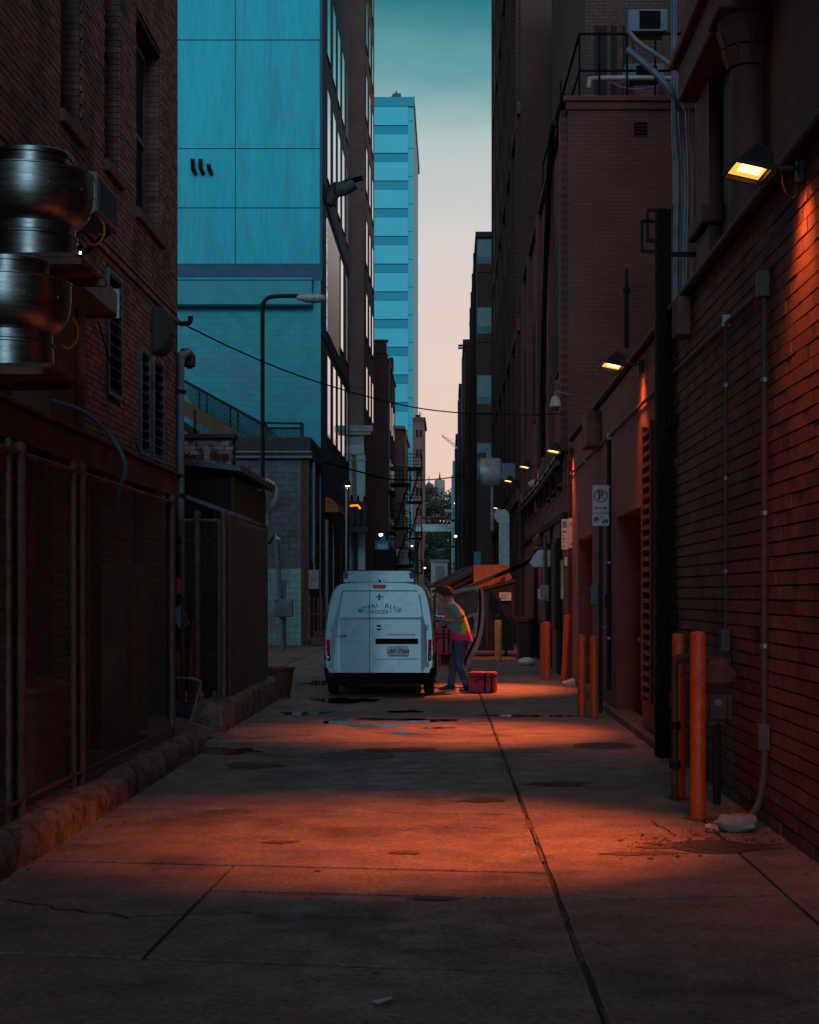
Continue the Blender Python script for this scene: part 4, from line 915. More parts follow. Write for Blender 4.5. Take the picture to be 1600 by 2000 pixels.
# ---- glass tower
GYY = 260.0
def gx(u): return (u-U0)/F*GYY
def gz(v): return EYE-(v-V0)/F*GYY
t = thing('glass_tower', 'slab tower of pale blue spandrels and glass bands against the sky', 'building', (-14, GYY, 0))
MB().box(-40, gx(797), GYY+.4, GYY+42, 0, gz(190)).build('core', M['paledk'], t)
MB().box(gx(797), gx(808), GYY+.2, GYY+36, 0, gz(190)).build('corner_shaft', pm('shaft', (.06, .48, .58), None, rough=.5), t)
tp = pm('towerpanel', (.02, .60, .70), (.018, .55, .65), .2, .45); tg = pm('towerglass', (.015, .36, .46), None, rough=.5, spec=.2)
ut, ug = unit('spandrel', tp), unit('window_band', tg)
fl = 54.1*GYY/F; z = gz(208)
MB().box(-40, gx(810), GYY-.3, GYY+42, gz(208), gz(190)).build('roof_band', tg, t)
k = 0
while z > 0:
    z -= fl
    piece('spandrel', ut, t, ((gx(797)-40)/2, GYY+.1, z+fl*.5+.72), (gx(797)+40, .6, fl-1.45-.12))
    piece('window_band', ug, t, ((gx(797)-40)/2, GYY+.2, z+.72), (gx(797)+40, .4, 1.38))
    piece('window_band', ug, t, ((gx(797)+gx(808))/2, GYY+.15, z+fl*.5), (gx(808)-gx(797)-.2, .1, .15))
MB().prism([W(764, 189, GYY+8), W(768, 182, GYY+8), W(783, 182, GYY+8), W(783, 189, GYY+8)], (0, 6, 0)).build('plant_room', M['paledk'], t); MB().tube([W(774, 182, GYY+10), W(774, 178, GYY+10)], .15, 6).build('mast', M['dksteel'], t)
t = thing('setback_tower', 'slim lower wing at the right edge of the glass tower', 'building', (-6.5, 300, 0))
MB().box(-9, (811.5-U0)/F*300, 300, 320, 0, EYE+(V0-360)/F*300).build('body', pm('wing', (.06, .46, .55), None, rough=.5), t); MB().box(-9, (812-U0)/F*300, 299.8, 320, EYE+(V0-360)/F*300, EYE+(V0-357)/F*300).build('coping', M['paledk'], t)
t = thing('far_brown_tower', 'distant brown tower with roof aerials right of the glass tower', 'building', (-5, 235, 0))
FX = (828-U0)/F*235; FL = (806-U0)/F*235
MB().box(FL, FX, 235, 250, 0, EYE+(V0-818)/F*235).build('body', M['tanbrick'], t)
MB().box(FL, FX+.25, 234.8, 250.2, EYE+(V0-822)/F*235, EYE+(V0-815)/F*235).build('cornice', M['stone'], t)
zt2 = EYE+(V0-815)/F*235
MB().box(FL+.4, FL+1.1, 236, 238, zt2, zt2+.5).box(FL+1.0, FL+1.15, 236, 236.2, zt2, zt2+1.0).box(FX-.5, FX-.4, 236, 236.2, zt2, zt2+.7).build('aerial', M['dksteel'], t)
for k in range(6):
    zc = zt2-3-k*3.0
    for xx in (FL+.55, FL+1.1): f = MB().box(xx-.02, xx+.32, 234.93, 234.999, zc-.05, zc+1.15).build('window', M['dkbrickx'], t); MB().box(xx, xx+.3, 234.9, 234.94, zc, zc+1.1).build('pane', M['dkglass'], f)
# ---- sky bridge, hill, trees, dome, crane, far shed
t = thing('sky_bridge', 'pale blue footbridge crossing the far end of the alley', 'footbridge', (-2, 200, 9.5))
MB().box((812-U0)/F*200, (884-U0)/F*200, 200, 203, EYE+(V0-1038)/F*200, EYE+(V0-1026)/F*200).build('deck', pm('bridge', (.45, .62, .66), (.38, .55, .6), .5, .5), t)
MB().box((812-U0)/F*200, (884-U0)/F*200, 199.9, 203.1, EYE+(V0-1026)/F*200, EYE+(V0-1024)/F*200).build('rail', M['ltmetal'], t); MB().box((824-U0)/F*200, (884-U0)/F*200, 202, 205, EYE+(V0-1010)/F*200, EYE+(V0-1007)/F*200).build('upper_beam', M['rust'], t)
for u in (813, 882): MB().box((u-U0)/F*200-.25, (u-U0)/F*200+.25, 201, 202, 0, EYE+(V0-1038)/F*200).build('pier', M['dksteel'], t)
hill = MB(); n = 30
for i in range(n+1):
    for j in range(9):
        x = -70+140*i/n; y = 290+j*22; hill.v.append((x, y, -.1+16*math.sin(min(1, j/8)*math.pi/2)*math.exp(-((x+4)/60)**2)+random.uniform(-.2, .2)*(j > 0)))
for i in range(n):
    for j in range(8): hill.f.append((i*9+j, (i+1)*9+j, (i+1)*9+j+1, i*9+j+1))
struct('hill', hill, pm('hillgrass', (.05, .065, .03), (.04, .05, .028), .3, .9), smooth=True)
def tree(x, y, z, h, r, n, seed, label):
    rnd = random.Random(seed); t = thing('tree', label, 'tree', (x, y, z), 'trees at the end of the alley')
    MB().tube([(x, y, z-.3), (x+.1, y, z+h*.3), (x-.1, y, z+h*.6)], [r*.09, r*.07, r*.03], 8).build('trunk', M['bark'], t)
    mb = MB()
    for a in range(5): th = a*1.26; mb.tube([(x, y, z+h*.35), (x+r*.6*math.cos(th), y+r*.6*math.sin(th), z+h*.6+.3*a)], [r*.04, r*.015], 6)
    mb.build('limb', M['bark'], t)
    cl = [(rnd.gauss(0, .45)*r, rnd.gauss(0, .4)*r, z+h*(.35+.6*rnd.random()), rnd.uniform(.22, .45)*r) for _ in range(26)]
    mb = MB()
    for _ in range(n):
        cx, cy, cz, cr = rnd.choice(cl); d = Vector((rnd.gauss(0, 1), rnd.gauss(0, 1), rnd.gauss(0, 1))).normalized()*cr*rnd.random()**.4
        p = Vector((x+cx, y+cy, cz))+d; s = rnd.uniform(.14, .30)
        a = Vector((rnd.gauss(0, 1), rnd.gauss(0, 1), rnd.gauss(0, 1))).normalized(); b = a.cross(Vector((rnd.gauss(0, 1), rnd.gauss(0, 1), rnd.gauss(0, 1)))).normalized()
        mb.quad(p-a*s, p+b*s*.6, p+a*s, p-b*s*.6)
    o = mb.build('crown', M['leaf'], t); o['kind'] = 'stuff'
for i, (u, v, y, h, r, lab) in enumerate(((838, 958, 300, 15, 4.2, 'dark leafy tree beside the distant brown tower'), (858, 950, 312, 15, 4.6, 'dark leafy tree in the middle below the domed roof'), (878, 958, 300, 14, 3.8, 'dark leafy tree at the right below the crane'), (848, 1015, 262, 9, 3.6, 'shaded leafy tree seen just above the footbridge left end'), (868, 1040, 255, 10, 3.8, 'dark tree behind the footbridge by the right buildings'), (845, 1075, 240, 8, 3.4, 'low dark tree under the footbridge near the pale shed'))):
    zt_ = EYE+(V0-v)/F*y; tree((u-U0)/F*y, y, max(0, zt_-h), h, r, 2600, 50+i, lab)
t = thing('domed_house', 'distant turreted roofs rising over the trees at the alley end', 'building', (-4, 430, 15))
def cone(u, v0, v1, ru, Y, name, mat, n=8): 
    a = W(u, v1, Y); b = W(u, v0, Y); r = ru/F*Y; MB().lathe([(r, 0), (r*.9, (b.z-a.z)*.1), (.05, b.z-a.z)], a, n).build(name, mat, t)
MB().lathe([(10/F*430, -8), (10/F*430, 3.2)], W(859, 960, 430), 8).build('turret', M['cornice'], t)
cone(859, 932, 942, 8, 430, 'turret_roof', M['paledk']); cone(859, 922, 934, 2, 430, 'finial', M['stone'])
MB().lathe([(7.5/F*430, 0), (7.5/F*430, 1.3)], W(859, 951, 430), 8).build('lantern', M['cornice'], t)
cone(838, 940, 958, 16, 440, 'hipped_roof', M['bluegrey'], 4); MB().box((820-U0)/F*440, (858-U0)/F*440, 438, 448, 10, EYE+(V0-957)/F*440).build('wing_wall', M['cornice'], t)
cone(838, 928, 942, 1.2, 440, 'finial', M['stone'])
t = thing('tower_crane', 'far tower crane jib above the rooftops on the right', 'crane', (1, 400, 20))
mb = MB(); a, b = W(863, 852, 400), W(892, 876, 400)
for o_ in ((0, 0, 0), (0, 0, .8)): mb.bar(a+Vector(o_)*.3, b+Vector(o_), .12, .12)
for k in range(9): mb.bar(a.lerp(b, k/9)+Vector((0, 0, .8 if k % 2 else .1)), a.lerp(b, (k+1)/9)+Vector((0, 0, .1 if k % 2 else .8)), .08, .08)
mb.build('jib', M['cornice'], t); MB().box(b.x-.4, b.x+.4, 399.6, 400.4, 0, b.z+2).build('mast', M['cornice'], t); MB().bar(b+Vector((0, 0, 2)), a, .05, .05).build('stay', M['cornice'], t); MB().box(b.x+.2, b.x+1.4, 399, 401, b.z-1, b.z-.2).build('counterweight', M['stone'], t)
t = thing('far_garage', 'small pale garage with blue door closing the end of the alley', 'garage', (-1, 225, 0))
p0, p1 = (842-U0)/F*225, (874-U0)/F*225
MB().box(p0, p1, 225, 230, 0, EYE+(V0-1098)/F*225).build('wall', M['cornice'], t); MB().box(p0-.2, p1+.2, 224.7, 230.2, EYE+(V0-1098)/F*225, EYE+(V0-1093)/F*225).build('parapet', M['bluegrey'], t); MB().box((851-U0)/F*225, (869-U0)/F*225, 224.9, 224.99, 0, EYE+(V0-1105)/F*225).build('door', M['bluegrey'], t)
# ================================================================ right: low painted brick building
RX = 2.18
def ry(u): return F*RX/(u-U0)
rb_ = thing('painted_brick_building', 'low red painted brick building with doorways along the right side', 'building', (RX, 14, 0))
D1, D2 = (17.45, 20.1, 2.6), (23.6, 26.2, 2.52)
mb = MB()
segs = [(-30, 8.6, 0), (8.6, 15.35, 0), (15.35, D1[0], 0), (D1[0], D1[1], D1[2]), (D1[1], D2[0], 0), (D2[0], D2[1], D2[2]), (D2[1], 27.45, 0)]
for a, b, z in segs:
    x = RX+.022 if (a, b) == (8.6, 15.35) else RX
    mb2 = MB().box(x, RX+.4, a, b, z if z else -.05, 4.32)
    mb2.build('wall', M['rjoint'] if x > RX else (M['rcourse'] if a < 0 else M['stucco']), rb_)
MB().box(RX+.401, 9, -30, 27.449, -.05, 4.3).build('interior_mass', M['black'], rb_)
bricks = []; rnd = random.Random(21); ch, bl = .0978, .306
for j in range(int(4.30/ch)):
    z = j*ch
    for i in range(-1, int(6.75/bl)+1):
        a = max(8.605, 8.605+i*bl+(j % 2)*bl/2); b = min(15.345, 8.605+(i+1)*bl+(j % 2)*bl/2-.011)
        if b-a < .03: continue
        bricks.append((a, b, z+rnd.uniform(-.0015, .0015), z+ch-.0135+rnd.uniform(-.002, .001), rnd.uniform(-.004, .005)))
vis = sorted(bricks, key=lambda q: -((q[1]-q[0])/q[0]**3)*(1 if U0+F*RX/q[1] < 1595 and q[2] > .1 else 0))
ub = unit('brick', M['rbrick'])
for a, b, z0, z1, d in vis[:300]: piece('brick', ub, rb_, (RX+.011+d/2, (a+b)/2, (z0+z1)/2), (.022-d, b-a, z1-z0+.002), (0, rnd.uniform(-.03, .03), 0))
mb = MB()
for a, b, z0, z1, d in vis[300:]: mb.box(RX+d, RX+.022, a, b, z0-.001, z1+.001)
o = mb.build('brickwork', M['rbrick'], rb_); o['kind'] = 'stuff'
MB().box(RX-.05, RX+.45, -30, 27.5, 4.322, 4.42).build('coping', M['dksteel'], rb_, bevel=.01)
MB().tube([(RX-.06, 6, 4.36), (RX-.06, 27.4, 4.36)], .022, 8).build('coping_bead', M['conduit'], rb_)
MB().box(RX-.09, RX, 15.4, 24, -.02, .10).build('plinth', M['kerb'], rb_, bevel=.02)
for i, (d0, d1, z) in enumerate((D1, D2)):
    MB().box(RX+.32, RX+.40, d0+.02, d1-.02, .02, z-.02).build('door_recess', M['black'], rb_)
    f = MB().box(RX+.26, RX+.315, d0+.5, d1-.4, .04, z-.25).build('door', M['dksteel'], rb_, bevel=.01); MB().ball((RX+.24, d1-.5, 1.02), .03, 8, 6).build('handle', M['galv'], f)
    MB().box(RX-.02, RX+.2, d0-.01, d1+.01, -.02, .09).build('step', M['kerb'], rb_, bevel=.015)
# ladder-like brick grille
f = MB().box(RX+.001, RX+.01, 16.35, 17.35, .6, 3.35)
ug_ = unit('grille_brick', M['stucco'])
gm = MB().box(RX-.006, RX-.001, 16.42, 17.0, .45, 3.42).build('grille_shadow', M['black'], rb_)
for k in range(26): piece('grille_brick', ug_, rb_, (RX-.03, 16.71, .50+k*.114), (.05, .50, .045), (R(random.uniform(-1, 1)), 0, 0))
MB().box(RX-.055, RX-.001, 16.35, 16.42, .42, 3.45).box(RX-.055, RX-.001, 17.0, 17.14, .42, 3.45).build('grille_jamb', M['stucco'], rb_)
MB().box(RX-.03, RX-.001, 15.9, 16.2, .1, 1.6).build('patched_brick', M['whitebrick'], rb_)
# dark steel post with square hoops
t = thing('steel_post', 'thick black steel post with square hoops against the right wall', 'post', (2.08, 14.95, 0))
MB().box(2.02, 2.15, 14.95, 15.05, 0, 5.35).build('post', M['black'], t, bevel=.008); MB().box(2.02, 2.17, 15.14, 15.2, 0, 5.35).build('rear_flange', M['dksteel'], t)
for k in range(9): MB().box(2.0, 2.018, 14.97, 15.03, .9+k*.48, .98+k*.48).build('splice_plate', M['dksteel'], t)
for (u0, u1, v0, v1) in ((1254, 1290, 432, 491), (1265, 1300, 410, 470)):
    a, b, c, d = W(u0, v0, 15.0), W(u1, v0, 15), W(u1, v1, 15), W(u0, v1, 15)
    MB().bar(a, b, .03, .03).bar(c, d, .03, .03).bar(d, a, .03, .03).bar(b, c, .03, .03).build('hoop', M['dksteel'], t)
for z in (1.3, 3.2): MB().box(2.1, 2.19, 14.7, 14.94, z, z+.12).build('wall_tie', M['black'], t)
# conduits
t = thing('wall_conduit', 'long horizontal conduit running along the right wall under the lamps', 'conduit', (2.14, 18, 3.73))
MB().tube([(RX-.03, 10.52, 3.70), (RX-.03, 14.9, 3.73), (RX-.03, 20, 3.74), (RX-.03, 27.46, 3.74)], .018, 8).build('pipe', M['conduit'], t, smooth=True)
for y in (12.0, 15.4, 20.8, 24.5): MB().box(RX-.055, RX, y-.02, y+.02, 3.69, 3.78).build('strap', M['galv'], t)
def drop(y, z0, z1, r, label, box=None, mat='conduit'):
    t = thing('conduit_drop', label, 'conduit', (RX-.03, y, z0), 'vertical conduits on the right wall')
    MB().tube([(RX-.03, y, z0), (RX-.03, y+.004, (z0+z1)/2), (RX-.03, y, z1)], r, 8).build('pipe', M[mat], t, smooth=True)
    for k in range(3): z = z0+(z1-z0)*(.2+.3*k); MB().lathe([(r+.008, 0), (r+.008, .03)], (RX-.03, y, z), 10).build('coupling', M['galv'], t)
    for z in box or []: MB().box(RX-.08, RX, y-.05, y+.05, z-.09, z+.09).build('junction_box', M[mat], t, bevel=.006)
    return t
t1 = drop(10.52, .62, 3.66, .020, 'rightmost vertical conduit with junction boxes on the brick wall', (3.72, .62))
MB().tube(spline([(RX-.03, 10.5, .54), (RX-.05, 10.48, .3), (RX-.12, 10.42, .12), (RX-.3, 10.35, .01)], 6), .026, 8).build('bent_foot', M['conduit'], t1, smooth=True)
drop(12.0, 1.28, 3.70, .013, 'thin vertical conduit above the gas meter', (1.24,))
drop(20.85, .3, 3.72, .028, 'thick dark conduit left of the near doorway', (1.5, ), 'dksteel')
# things on the painted wall
one('wall_box', MB().box(2.05, 2.18, 13.9, 14.2, 3.95, 4.3), M['rbrick'], 'small painted box under the coping by the black post', 'box', bevel=.008)
one('splice_box', MB().box(1.96, RX, 22.2, 22.9, 3.74, 4.25), M['rust'], 'dark brown box on the coping between the second and third lamp', 'box', bevel=.01)
one('mast_pipe', MB().lathe([(.03, 0), (.03, .62), (.045, .63), (.045, .68), (.02, .69), (.02, .9)], (2.02, 17.6, 4.42), 10), M['dksteel'], 'short capped mast pipe standing behind the second lamp', 'pipe', smooth=True)
one('door_intercom', MB().box(RX-.1, RX, 22.6, 22.75, 1.45, 1.72), M['bluegrey'], 'blue grey intercom box between the two doorways', 'box', bevel=.01)
one('pull_handle', MB().tube(spline([(RX-.01, 21.4, .95), (RX-.07, 21.4, 1.0), (RX-.07, 21.4, 1.1), (RX-.01, 21.4, 1.15)], 4), .012, 8), M['galv'], 'metal pull handle on the stucco wall', 'handle')
# gas meter behind the bollards
t = thing('gas_meter', 'dusty grey gas meter with bent pipes behind the orange bollards', 'gas meter', (1.98, 11.6, .4))
def m_body(x, y, z, s):
    MB().box(x-.10*s, x+.10*s, y-.07, y+.07, z, z+.26*s).build('meter_body', M['rust'], t, bevel=.05, seg=3); MB().lathe([(.028, 0), (.028, .012), (.02, .016)], (x, y-.07, z+.16*s), 16, Matrix.Rotation(R(90), 3, 'X')).build('dial', M['grey'], t)
m_body(2.03, 11.7, .60, 1.1); m_body(1.86, 12.4, .62, .9)
MB().lathe([(.10, 0), (.14, .04), (.14, .10), (.10, .14), (.06, .2)], (2.02, 11.6, .9), 16).build('regulator', M['rust'], t, smooth=True)
MB().tube(spline([(1.74, 11.9, 0), (1.74, 11.9, .5), (1.74, 11.9, 1.04), (1.77, 11.9, 1.1), (1.85, 11.9, 1.11), (2.0, 11.9, 1.1), (2.17, 11.9, 1.08)], 5), .028, 10).build('pipe', M['rust'], t, smooth=True)
MB().tube(spline([(1.98, 11.62, 1.1), (1.98, 11.62, 1.0), (2.02, 11.6, .92)], 4), .028, 8).tube([(2.03, 11.7, 0), (2.03, 11.7, .62)], .03, 8).build('pipe', M['dksteel'], t, smooth=True)
MB().lathe([(.045, 0), (.045, .06)], (1.74, 11.9, .55), 10).build('union', M['dksteel'], t); MB().lathe([(.045, 0), (.045, .06)], (1.74, 11.9, .25), 10).build('union', M['dksteel'], t)
# bollards
def bollard(x, y, h, r, label, lean=0, mat='orangepaint', grp='painted steel bollards'):
    t = thing('bollard', label, 'bollard', (x, y, 0), grp)
    MB().lathe([(r, -.02), (r, h-.03), (r*.95, h-.012), (r*.7, h), (.01, h+.004)], (x, y, 0), 22).build('pipe', M[mat], t, smooth=True)
    n = 24; rn = random.Random(int(x*999)); mb = MB(); pts = [(x+(r+.05+rn.uniform(-.015, .02))*math.cos(6.283*k/n), y+(r+.05+rn.uniform(-.015, .02))*math.sin(6.283*k/n), .006) for k in range(n)]; mb.v = pts; mb.f = [tuple(range(n))]; mb.build('footing', M['kerb'], t)
    t.rotation_euler = (0, R(lean), 0); return t
b1 = bollard(1.765, 10.95, 1.33, .056, 'nearest tall orange bollard in front of the gas meter')
rn = random.Random(5); mb = MB()
for k in range(16): z = .85+k*.018; a = -1.7+rn.uniform(-.1, .1)*1.5; mb.obox((1.765+.0565*math.cos(a), 10.95+.0565*math.sin(a), z), (.009, 0, rn.uniform(-.006, .01)), (0, .0008, 0), (0, 0, .0016))
mb.build('scribble', M['signink'], b1)
bollard(1.79, 12.05, 1.29, .052, 'second tall orange bollard just behind the nearest one')
bollard(1.72, 20.1, 1.07, .058, 'left orange bollard of the pair before the no parking sign')
bollard(1.86, 19.9, 1.06, .056, 'right orange bollard of the pair before the no parking sign')
bollard(1.80, 28.6, 1.08, .068, 'upright orange bollard by the electric box past the wall corner')
bollard(1.77, 29.3, 1.04, .05, 'orange bollard half hidden behind the upright one at the wall corner')
bollard(2.05, 27.75, 1.22, .058, 'leaning orange bollard at the corner of the painted wall', 3.5)
yb_ = bollard(1.15, 37, .98, .085, 'yellow bollard by the dumpster with a dark cap', 0, 'yellowpaint')
MB().lathe([(.06, .985), (.09, 1.0), (.09, 1.06), (.06, 1.09), (.01, 1.1)], (1.15, 37, 0), 16).build('cap', M['dksteel'], yb_, smooth=True)
# rock and rubble
def rock(x, y, s, seed, label, flat=.5):
    rn = random.Random(seed); mb = MB().ball((x, y, s[2]*.8), s, 16, 10)
    mb.v = [(a+rn.gauss(0, .006), b+rn.gauss(0, .006), max(0, min(c, s[2]*1.5)+rn.gauss(0, .004))) for a, b, c in mb.v]
    return one('rock', mb, M['rock'], label, 'rock', smooth=True)
rock(1.93, 10.35, (.14, .10, .075), 1, 'white flat topped rock at the foot of the right wall'); rock(1.755, 10.3, (.05, .05, .035), 2, 'small brown stone beside the white rock')
one('plastic_tray', MB().prism([(2.0, 26.6, 0), (2.17, 26.6, 0), (2.17, 26.6, .12), (1.95, 26.6, .05)], (0, .5, 0)), M['whitepaint'], 'crumpled white sheet on the ground at the wall corner', 'litter', bevel=.01)
one('white_sack', MB().ball((1.72, 34.5, .08), (.2, .25, .1), 12, 8), M['whitepaint'], 'flat white sack on the ground near the dumpster', 'sack', smooth=True)
# ---- wall lamps
def wall_lamp(y, z, label, power, x=RX, s=.74, tgt=None, light=True, wall=True):
    t = thing('flood_lamp', label, 'wall lamp', (x, y, z), 'orange floodlights along the right wall')
    MB().box(x-.07*s, x, y-.06*s, y+.06*s, z-.13*s, z+.07*s).build('junction_box', M['lamphood'], t, bevel=.01)
    MB().tube([(x-.07*s, y, z), (x-.16, y, z), (x-.26, y, z+.03)], .022*s, 10).build('arm', M['lamphood'], t, smooth=True)
    c = Vector((x-.33, y, z+.02)); ax = Vector((-.95, -.10, .30)).normalized(); ay = Vector((-.1, 1, -.16)); ay = (ay-ax*ay.dot(ax)).normalized(); az = ax.cross(ay)   # ax outwards and down
    if az.z < 0: az = -az
    def P(a, b, d): return c+ax*a*s+ay*b*s+az*d*s
    # hood: deep wedge, open below
    A = [P(-.15, -.16, -.05), P(.17, -.16, -.09), P(.17, .16, -.09), P(-.15, .16, -.05)]; B = [P(-.13, -.13, .10), P(.04, -.12, .15), P(.04, .12, .15), P(-.13, .13, .10)]
    mb = MB(); mb.add(A+B, [(4, 5, 6, 7), (0, 1, 5, 4), (1, 2, 6, 5), (2, 3, 7, 6), (3, 0, 4, 7)]); mb.build('hood', M['lamphood'], t, bevel=.012*s)
    mb = MB()
    for k in range(5): q = -.10+k*.05; mb.add([P(-.13, q-.006, .10), P(.03, q-.006, .145), P(.03, q-.006, .17), P(-.12, q-.006, .125), P(-.13, q+.006, .10), P(.03, q+.006, .145), P(.03, q+.006, .17), P(-.12, q+.006, .125)], [(0, 1, 2, 3), (7, 6, 5, 4), (3, 2, 6, 7), (0, 3, 7, 4), (1, 5, 6, 2)])
    mb.build('cooling_fin', M['lamphood'], t)
    r = MB()
    for a, b in (((-.15, -.16, -.05), (.17, -.16, -.09)), ((.17, -.16, -.09), (.17, .16, -.09)), ((.17, .16, -.09), (-.15, .16, -.05)), ((-.15, .16, -.05), (-.15, -.16, -.05))): r.bar(P(*a), P(*b), .022*s, .03*s)
    r.build('rim', M['lamphood'], t)
    MB().add([P(-.12, -.135, -.035), P(.15, -.135, -.068), P(.15, .135, -.068), P(-.12, .135, -.035), P(-.12, -.135, -.03), P(.15, -.135, -.063), P(.15, .135, -.063), P(-.12, .135, -.03)], [(0, 1, 2, 3), (4, 5, 6, 7), (0, 1, 5, 4), (2, 3, 7, 6), (1, 2, 6, 5), (3, 0, 4, 7)]).build('lens', M['lens'], t)
    MB().add([P(-.09, -.085, -.045), P(.09, -.085, -.066), P(.09, .045, -.066), P(-.09, .045, -.045), P(-.09, -.085, -.038), P(.09, -.085, -.059), P(.09, .045, -.059), P(-.09, .045, -.038)], [(0, 1, 2, 3), (4, 5, 6, 7), (0, 1, 5, 4), (2, 3, 7, 6), (1, 2, 6, 5), (3, 0, 4, 7)]).build('bulb', M['tubebulb'], t, bevel=.003)
    cb = spline([(x-.02, y+.03, z-.13*s), (x-.06, y+.03, z-.24*s), (x-.12, y, z-.2*s), (x-.2*s, y, z-.02)], 5); MB().tube(cb, .007*s, 6).build('flex_lead', M['black'], t)
    if light:
        lp = P(.03, 0, -.11); tg = tgt or (lp.x-1.6, y+.4, 0)
        spot(lp, tg, power, (1, .18, .043), 54, 1.0, .07, t)
        if wall: spot((x-.20, y-.02, z-.05), (x+.10, y, z-2.2), power*.06, (1, .17, .03), 92, 1.0, .13, t)
    return t
LP = 1650
wall_lamp(9.45, 4.22, 'nearest orange floodlight on the right wall under the coping', LP, tgt=(-.1, 10.1, 0))
wall_lamp(17.4, 4.20, 'second orange floodlight above the brick grille', LP, tgt=(.1, 17.7, 0))
wall_lamp(27.3, 4.15, 'third orange floodlight at the corner of the painted wall', LP*1.3, tgt=(.35, 25.9, .3))
# ================================================================ stone facade rising behind the low building
t = thing('stone_facade_building', 'dark stone facade with a carved column above the low wall', 'building', (2.9, 12, 4.4))
CX = 2.92
MB().box(CX, 8.8, -30, 17.25, 4.431, 16).build('wall', M['stone'], t)
for y0 in (8.0, 10.6, 12.4, 15.1):
    if y0 in (10.6, 15.1): f = MB().box(CX-.03, CX-.001, y0, y0+1.5, 4.9, 7.0).build('window', M['dksteel'], t); MB().box(CX-.035, CX-.031, y0+.1, y0+1.4, 5.0, 6.9).build('pane', M['dkglass'], f); MB().box(CX-.14, CX-.001, y0-.1, y0+1.6, 4.76, 4.89).build('sill', M['stone'], t, bevel=.01)
for y in (9.4, 14.45):
    MB().lathe([(.23, 0), (.23, .1), (.2, .14), (.185, .2), (.175, 1.2), (.165, 2.1)], (CX-.12, y, 4.43), 24).build('column', M['stone'], t, smooth=True)
    MB().lathe([(.165, 0), (.19, .03), (.17, .05), (.19, .15), (.25, .33), (.29, .42), (.27, .46)], (CX-.12, y, 6.54), 24).build('capital', M['stone'], t, smooth=True)
    mb = MB()
    for k in range(10):
        a = k*.6283; c, s_ = math.cos(a), math.sin(a)
        for z, r in ((6.62, .2), (6.8, .25)): mb.obox((CX-.12+r*c, y+r*s_, z), (.02*c, .02*s_, .0), (-.05*s_, .05*c, 0), (.03*c, .03*s_, .08))
    mb.build('acanthus_leaf', M['stone'], t)
    MB().box(CX-.45, CX-.001, y-.32, y+.32, 7.0, 7.12).build('abacus', M['stone'], t, bevel=.015)
MB().box(CX-.36, CX-.001, -30, 17.3, 7.13, 7.5).box(CX-.45, CX-.001, -30, 17.35, 7.51, 7.62).box(CX-.3, CX-.001, -30, 17.3, 7.63, 8.2).build('entablature', M['stone'], t, bevel=.015)
MB().box(CX-.16, CX-.001, 16.4, 17.26, 4.43, 7.1).build('end_pier', M['rbrick'], t); MB().box(CX-.25, CX-.001, 16.3, 17.3, 5.55, 5.75).build('impost_block', M['stone'], t, bevel=.02)
# vertical pipes by the corner of the stone facade
for i, (u, Y, r, z1, lab) in enumerate(((1319, 17.9, .035, 12, 'left'), (1333, 17.9, .040, 8.0, 'second'), (1349, 17.6, .015, 12, 'third thin'), (1366, 17.6, .034, 12, 'right'))):
    x = (u-U0)/F*Y
    p = [(x, Y, 4.2), (x+.01, Y, 5.5), (x+.02, Y, 6.6), (x-.01, Y, 7.2), (x-.02, Y, z1)]
    if i == 1: p = [(x, Y, 4.2), (x+.01, Y, 5.5), (x+.03, Y, 6.3), (x, Y, 7.1), (x-.02, Y, 7.25), (x-.25, Y, 7.6), (x-.65, Y, 7.95)]
    one('riser_pipe', MB().tube(spline(p, 5), r, 10), M['pipeblue'], f'{lab} of the blue grey pipes rising beside the brick block', 'pipe', 'pipes rising beside the brick block', smooth=True)
one('pipe_clamp_rail', MB().box(2.5, 2.95, 17.5, 17.54, 5.45, 5.5), M['dksteel'], 'dark clamp rail holding the blue grey pipes', 'bracket')
# ================================================================ brick block behind
BY = 28.4
t = thing('brick_block', 'red brick block with a roof railing and air conditioners', 'building', (4, BY, 0))
def kz(v, Y=BY): return EYE-(v-V0)/F*Y
MB().box(RX, 12, BY+.05, 45, 0, kz(195)-.02).build('core', M['bbricky'], t)
MB().box(RX, 12, BY, BY+.05, 0, kz(215)).build('front_wall', M['bbrick'], t)
MB().box(RX-.04, 12, BY-.06, BY+.2, kz(215), kz(200)).box(RX-.1, 12, BY-.12, BY+.3, kz(200), kz(190)).build('cornice', M['bbrick'], t, bevel=.01)
MB().box(RX-.1, RX+.3, BY+.31, 45.1, kz(204), kz(190)).build('side_coping', M['dkbrick'], t)
f = MB().box(3.38, 3.66, BY-.012, BY-.001, kz(267), kz(238)).build('vent', M['dkbrickx'], t)
uv = unit('vent_slat', M['black'])
for k in range(4): piece('vent_slat', uv, t, (3.52, BY-.018, kz(262)+k*.065), (.24, .015, .03))
for y, w in ((BY+.3, .5), (32.3, .6), (36.6, .6), (41, .6), (44.3, .6)): MB().box(RX-.12, RX-.001, y, y+w, 4.5, kz(204)-.01).build('pilaster', M['bbricky'], t)
MB().box(RX-.16, RX-.001, BY+.05, 45, 4.25, 4.49).build('string_course', M['dkbrick'], t)
MB().box(RX-.10, RX-.001, BY+.1, 45, 3.0, 3.12).build('string_course', M['dksteel'], t)
for y in (30.0, 34.0, 38.2, 42.4):
    f = MB().box(RX-.05, RX-.001, y, y+1.5, 6.0, 8.6).build('window', M['dkbrick'], t); MB().box(RX-.055, RX-.051, y+.1, y+1.4, 6.1, 8.5).build('pane', M['dkglass'], f)
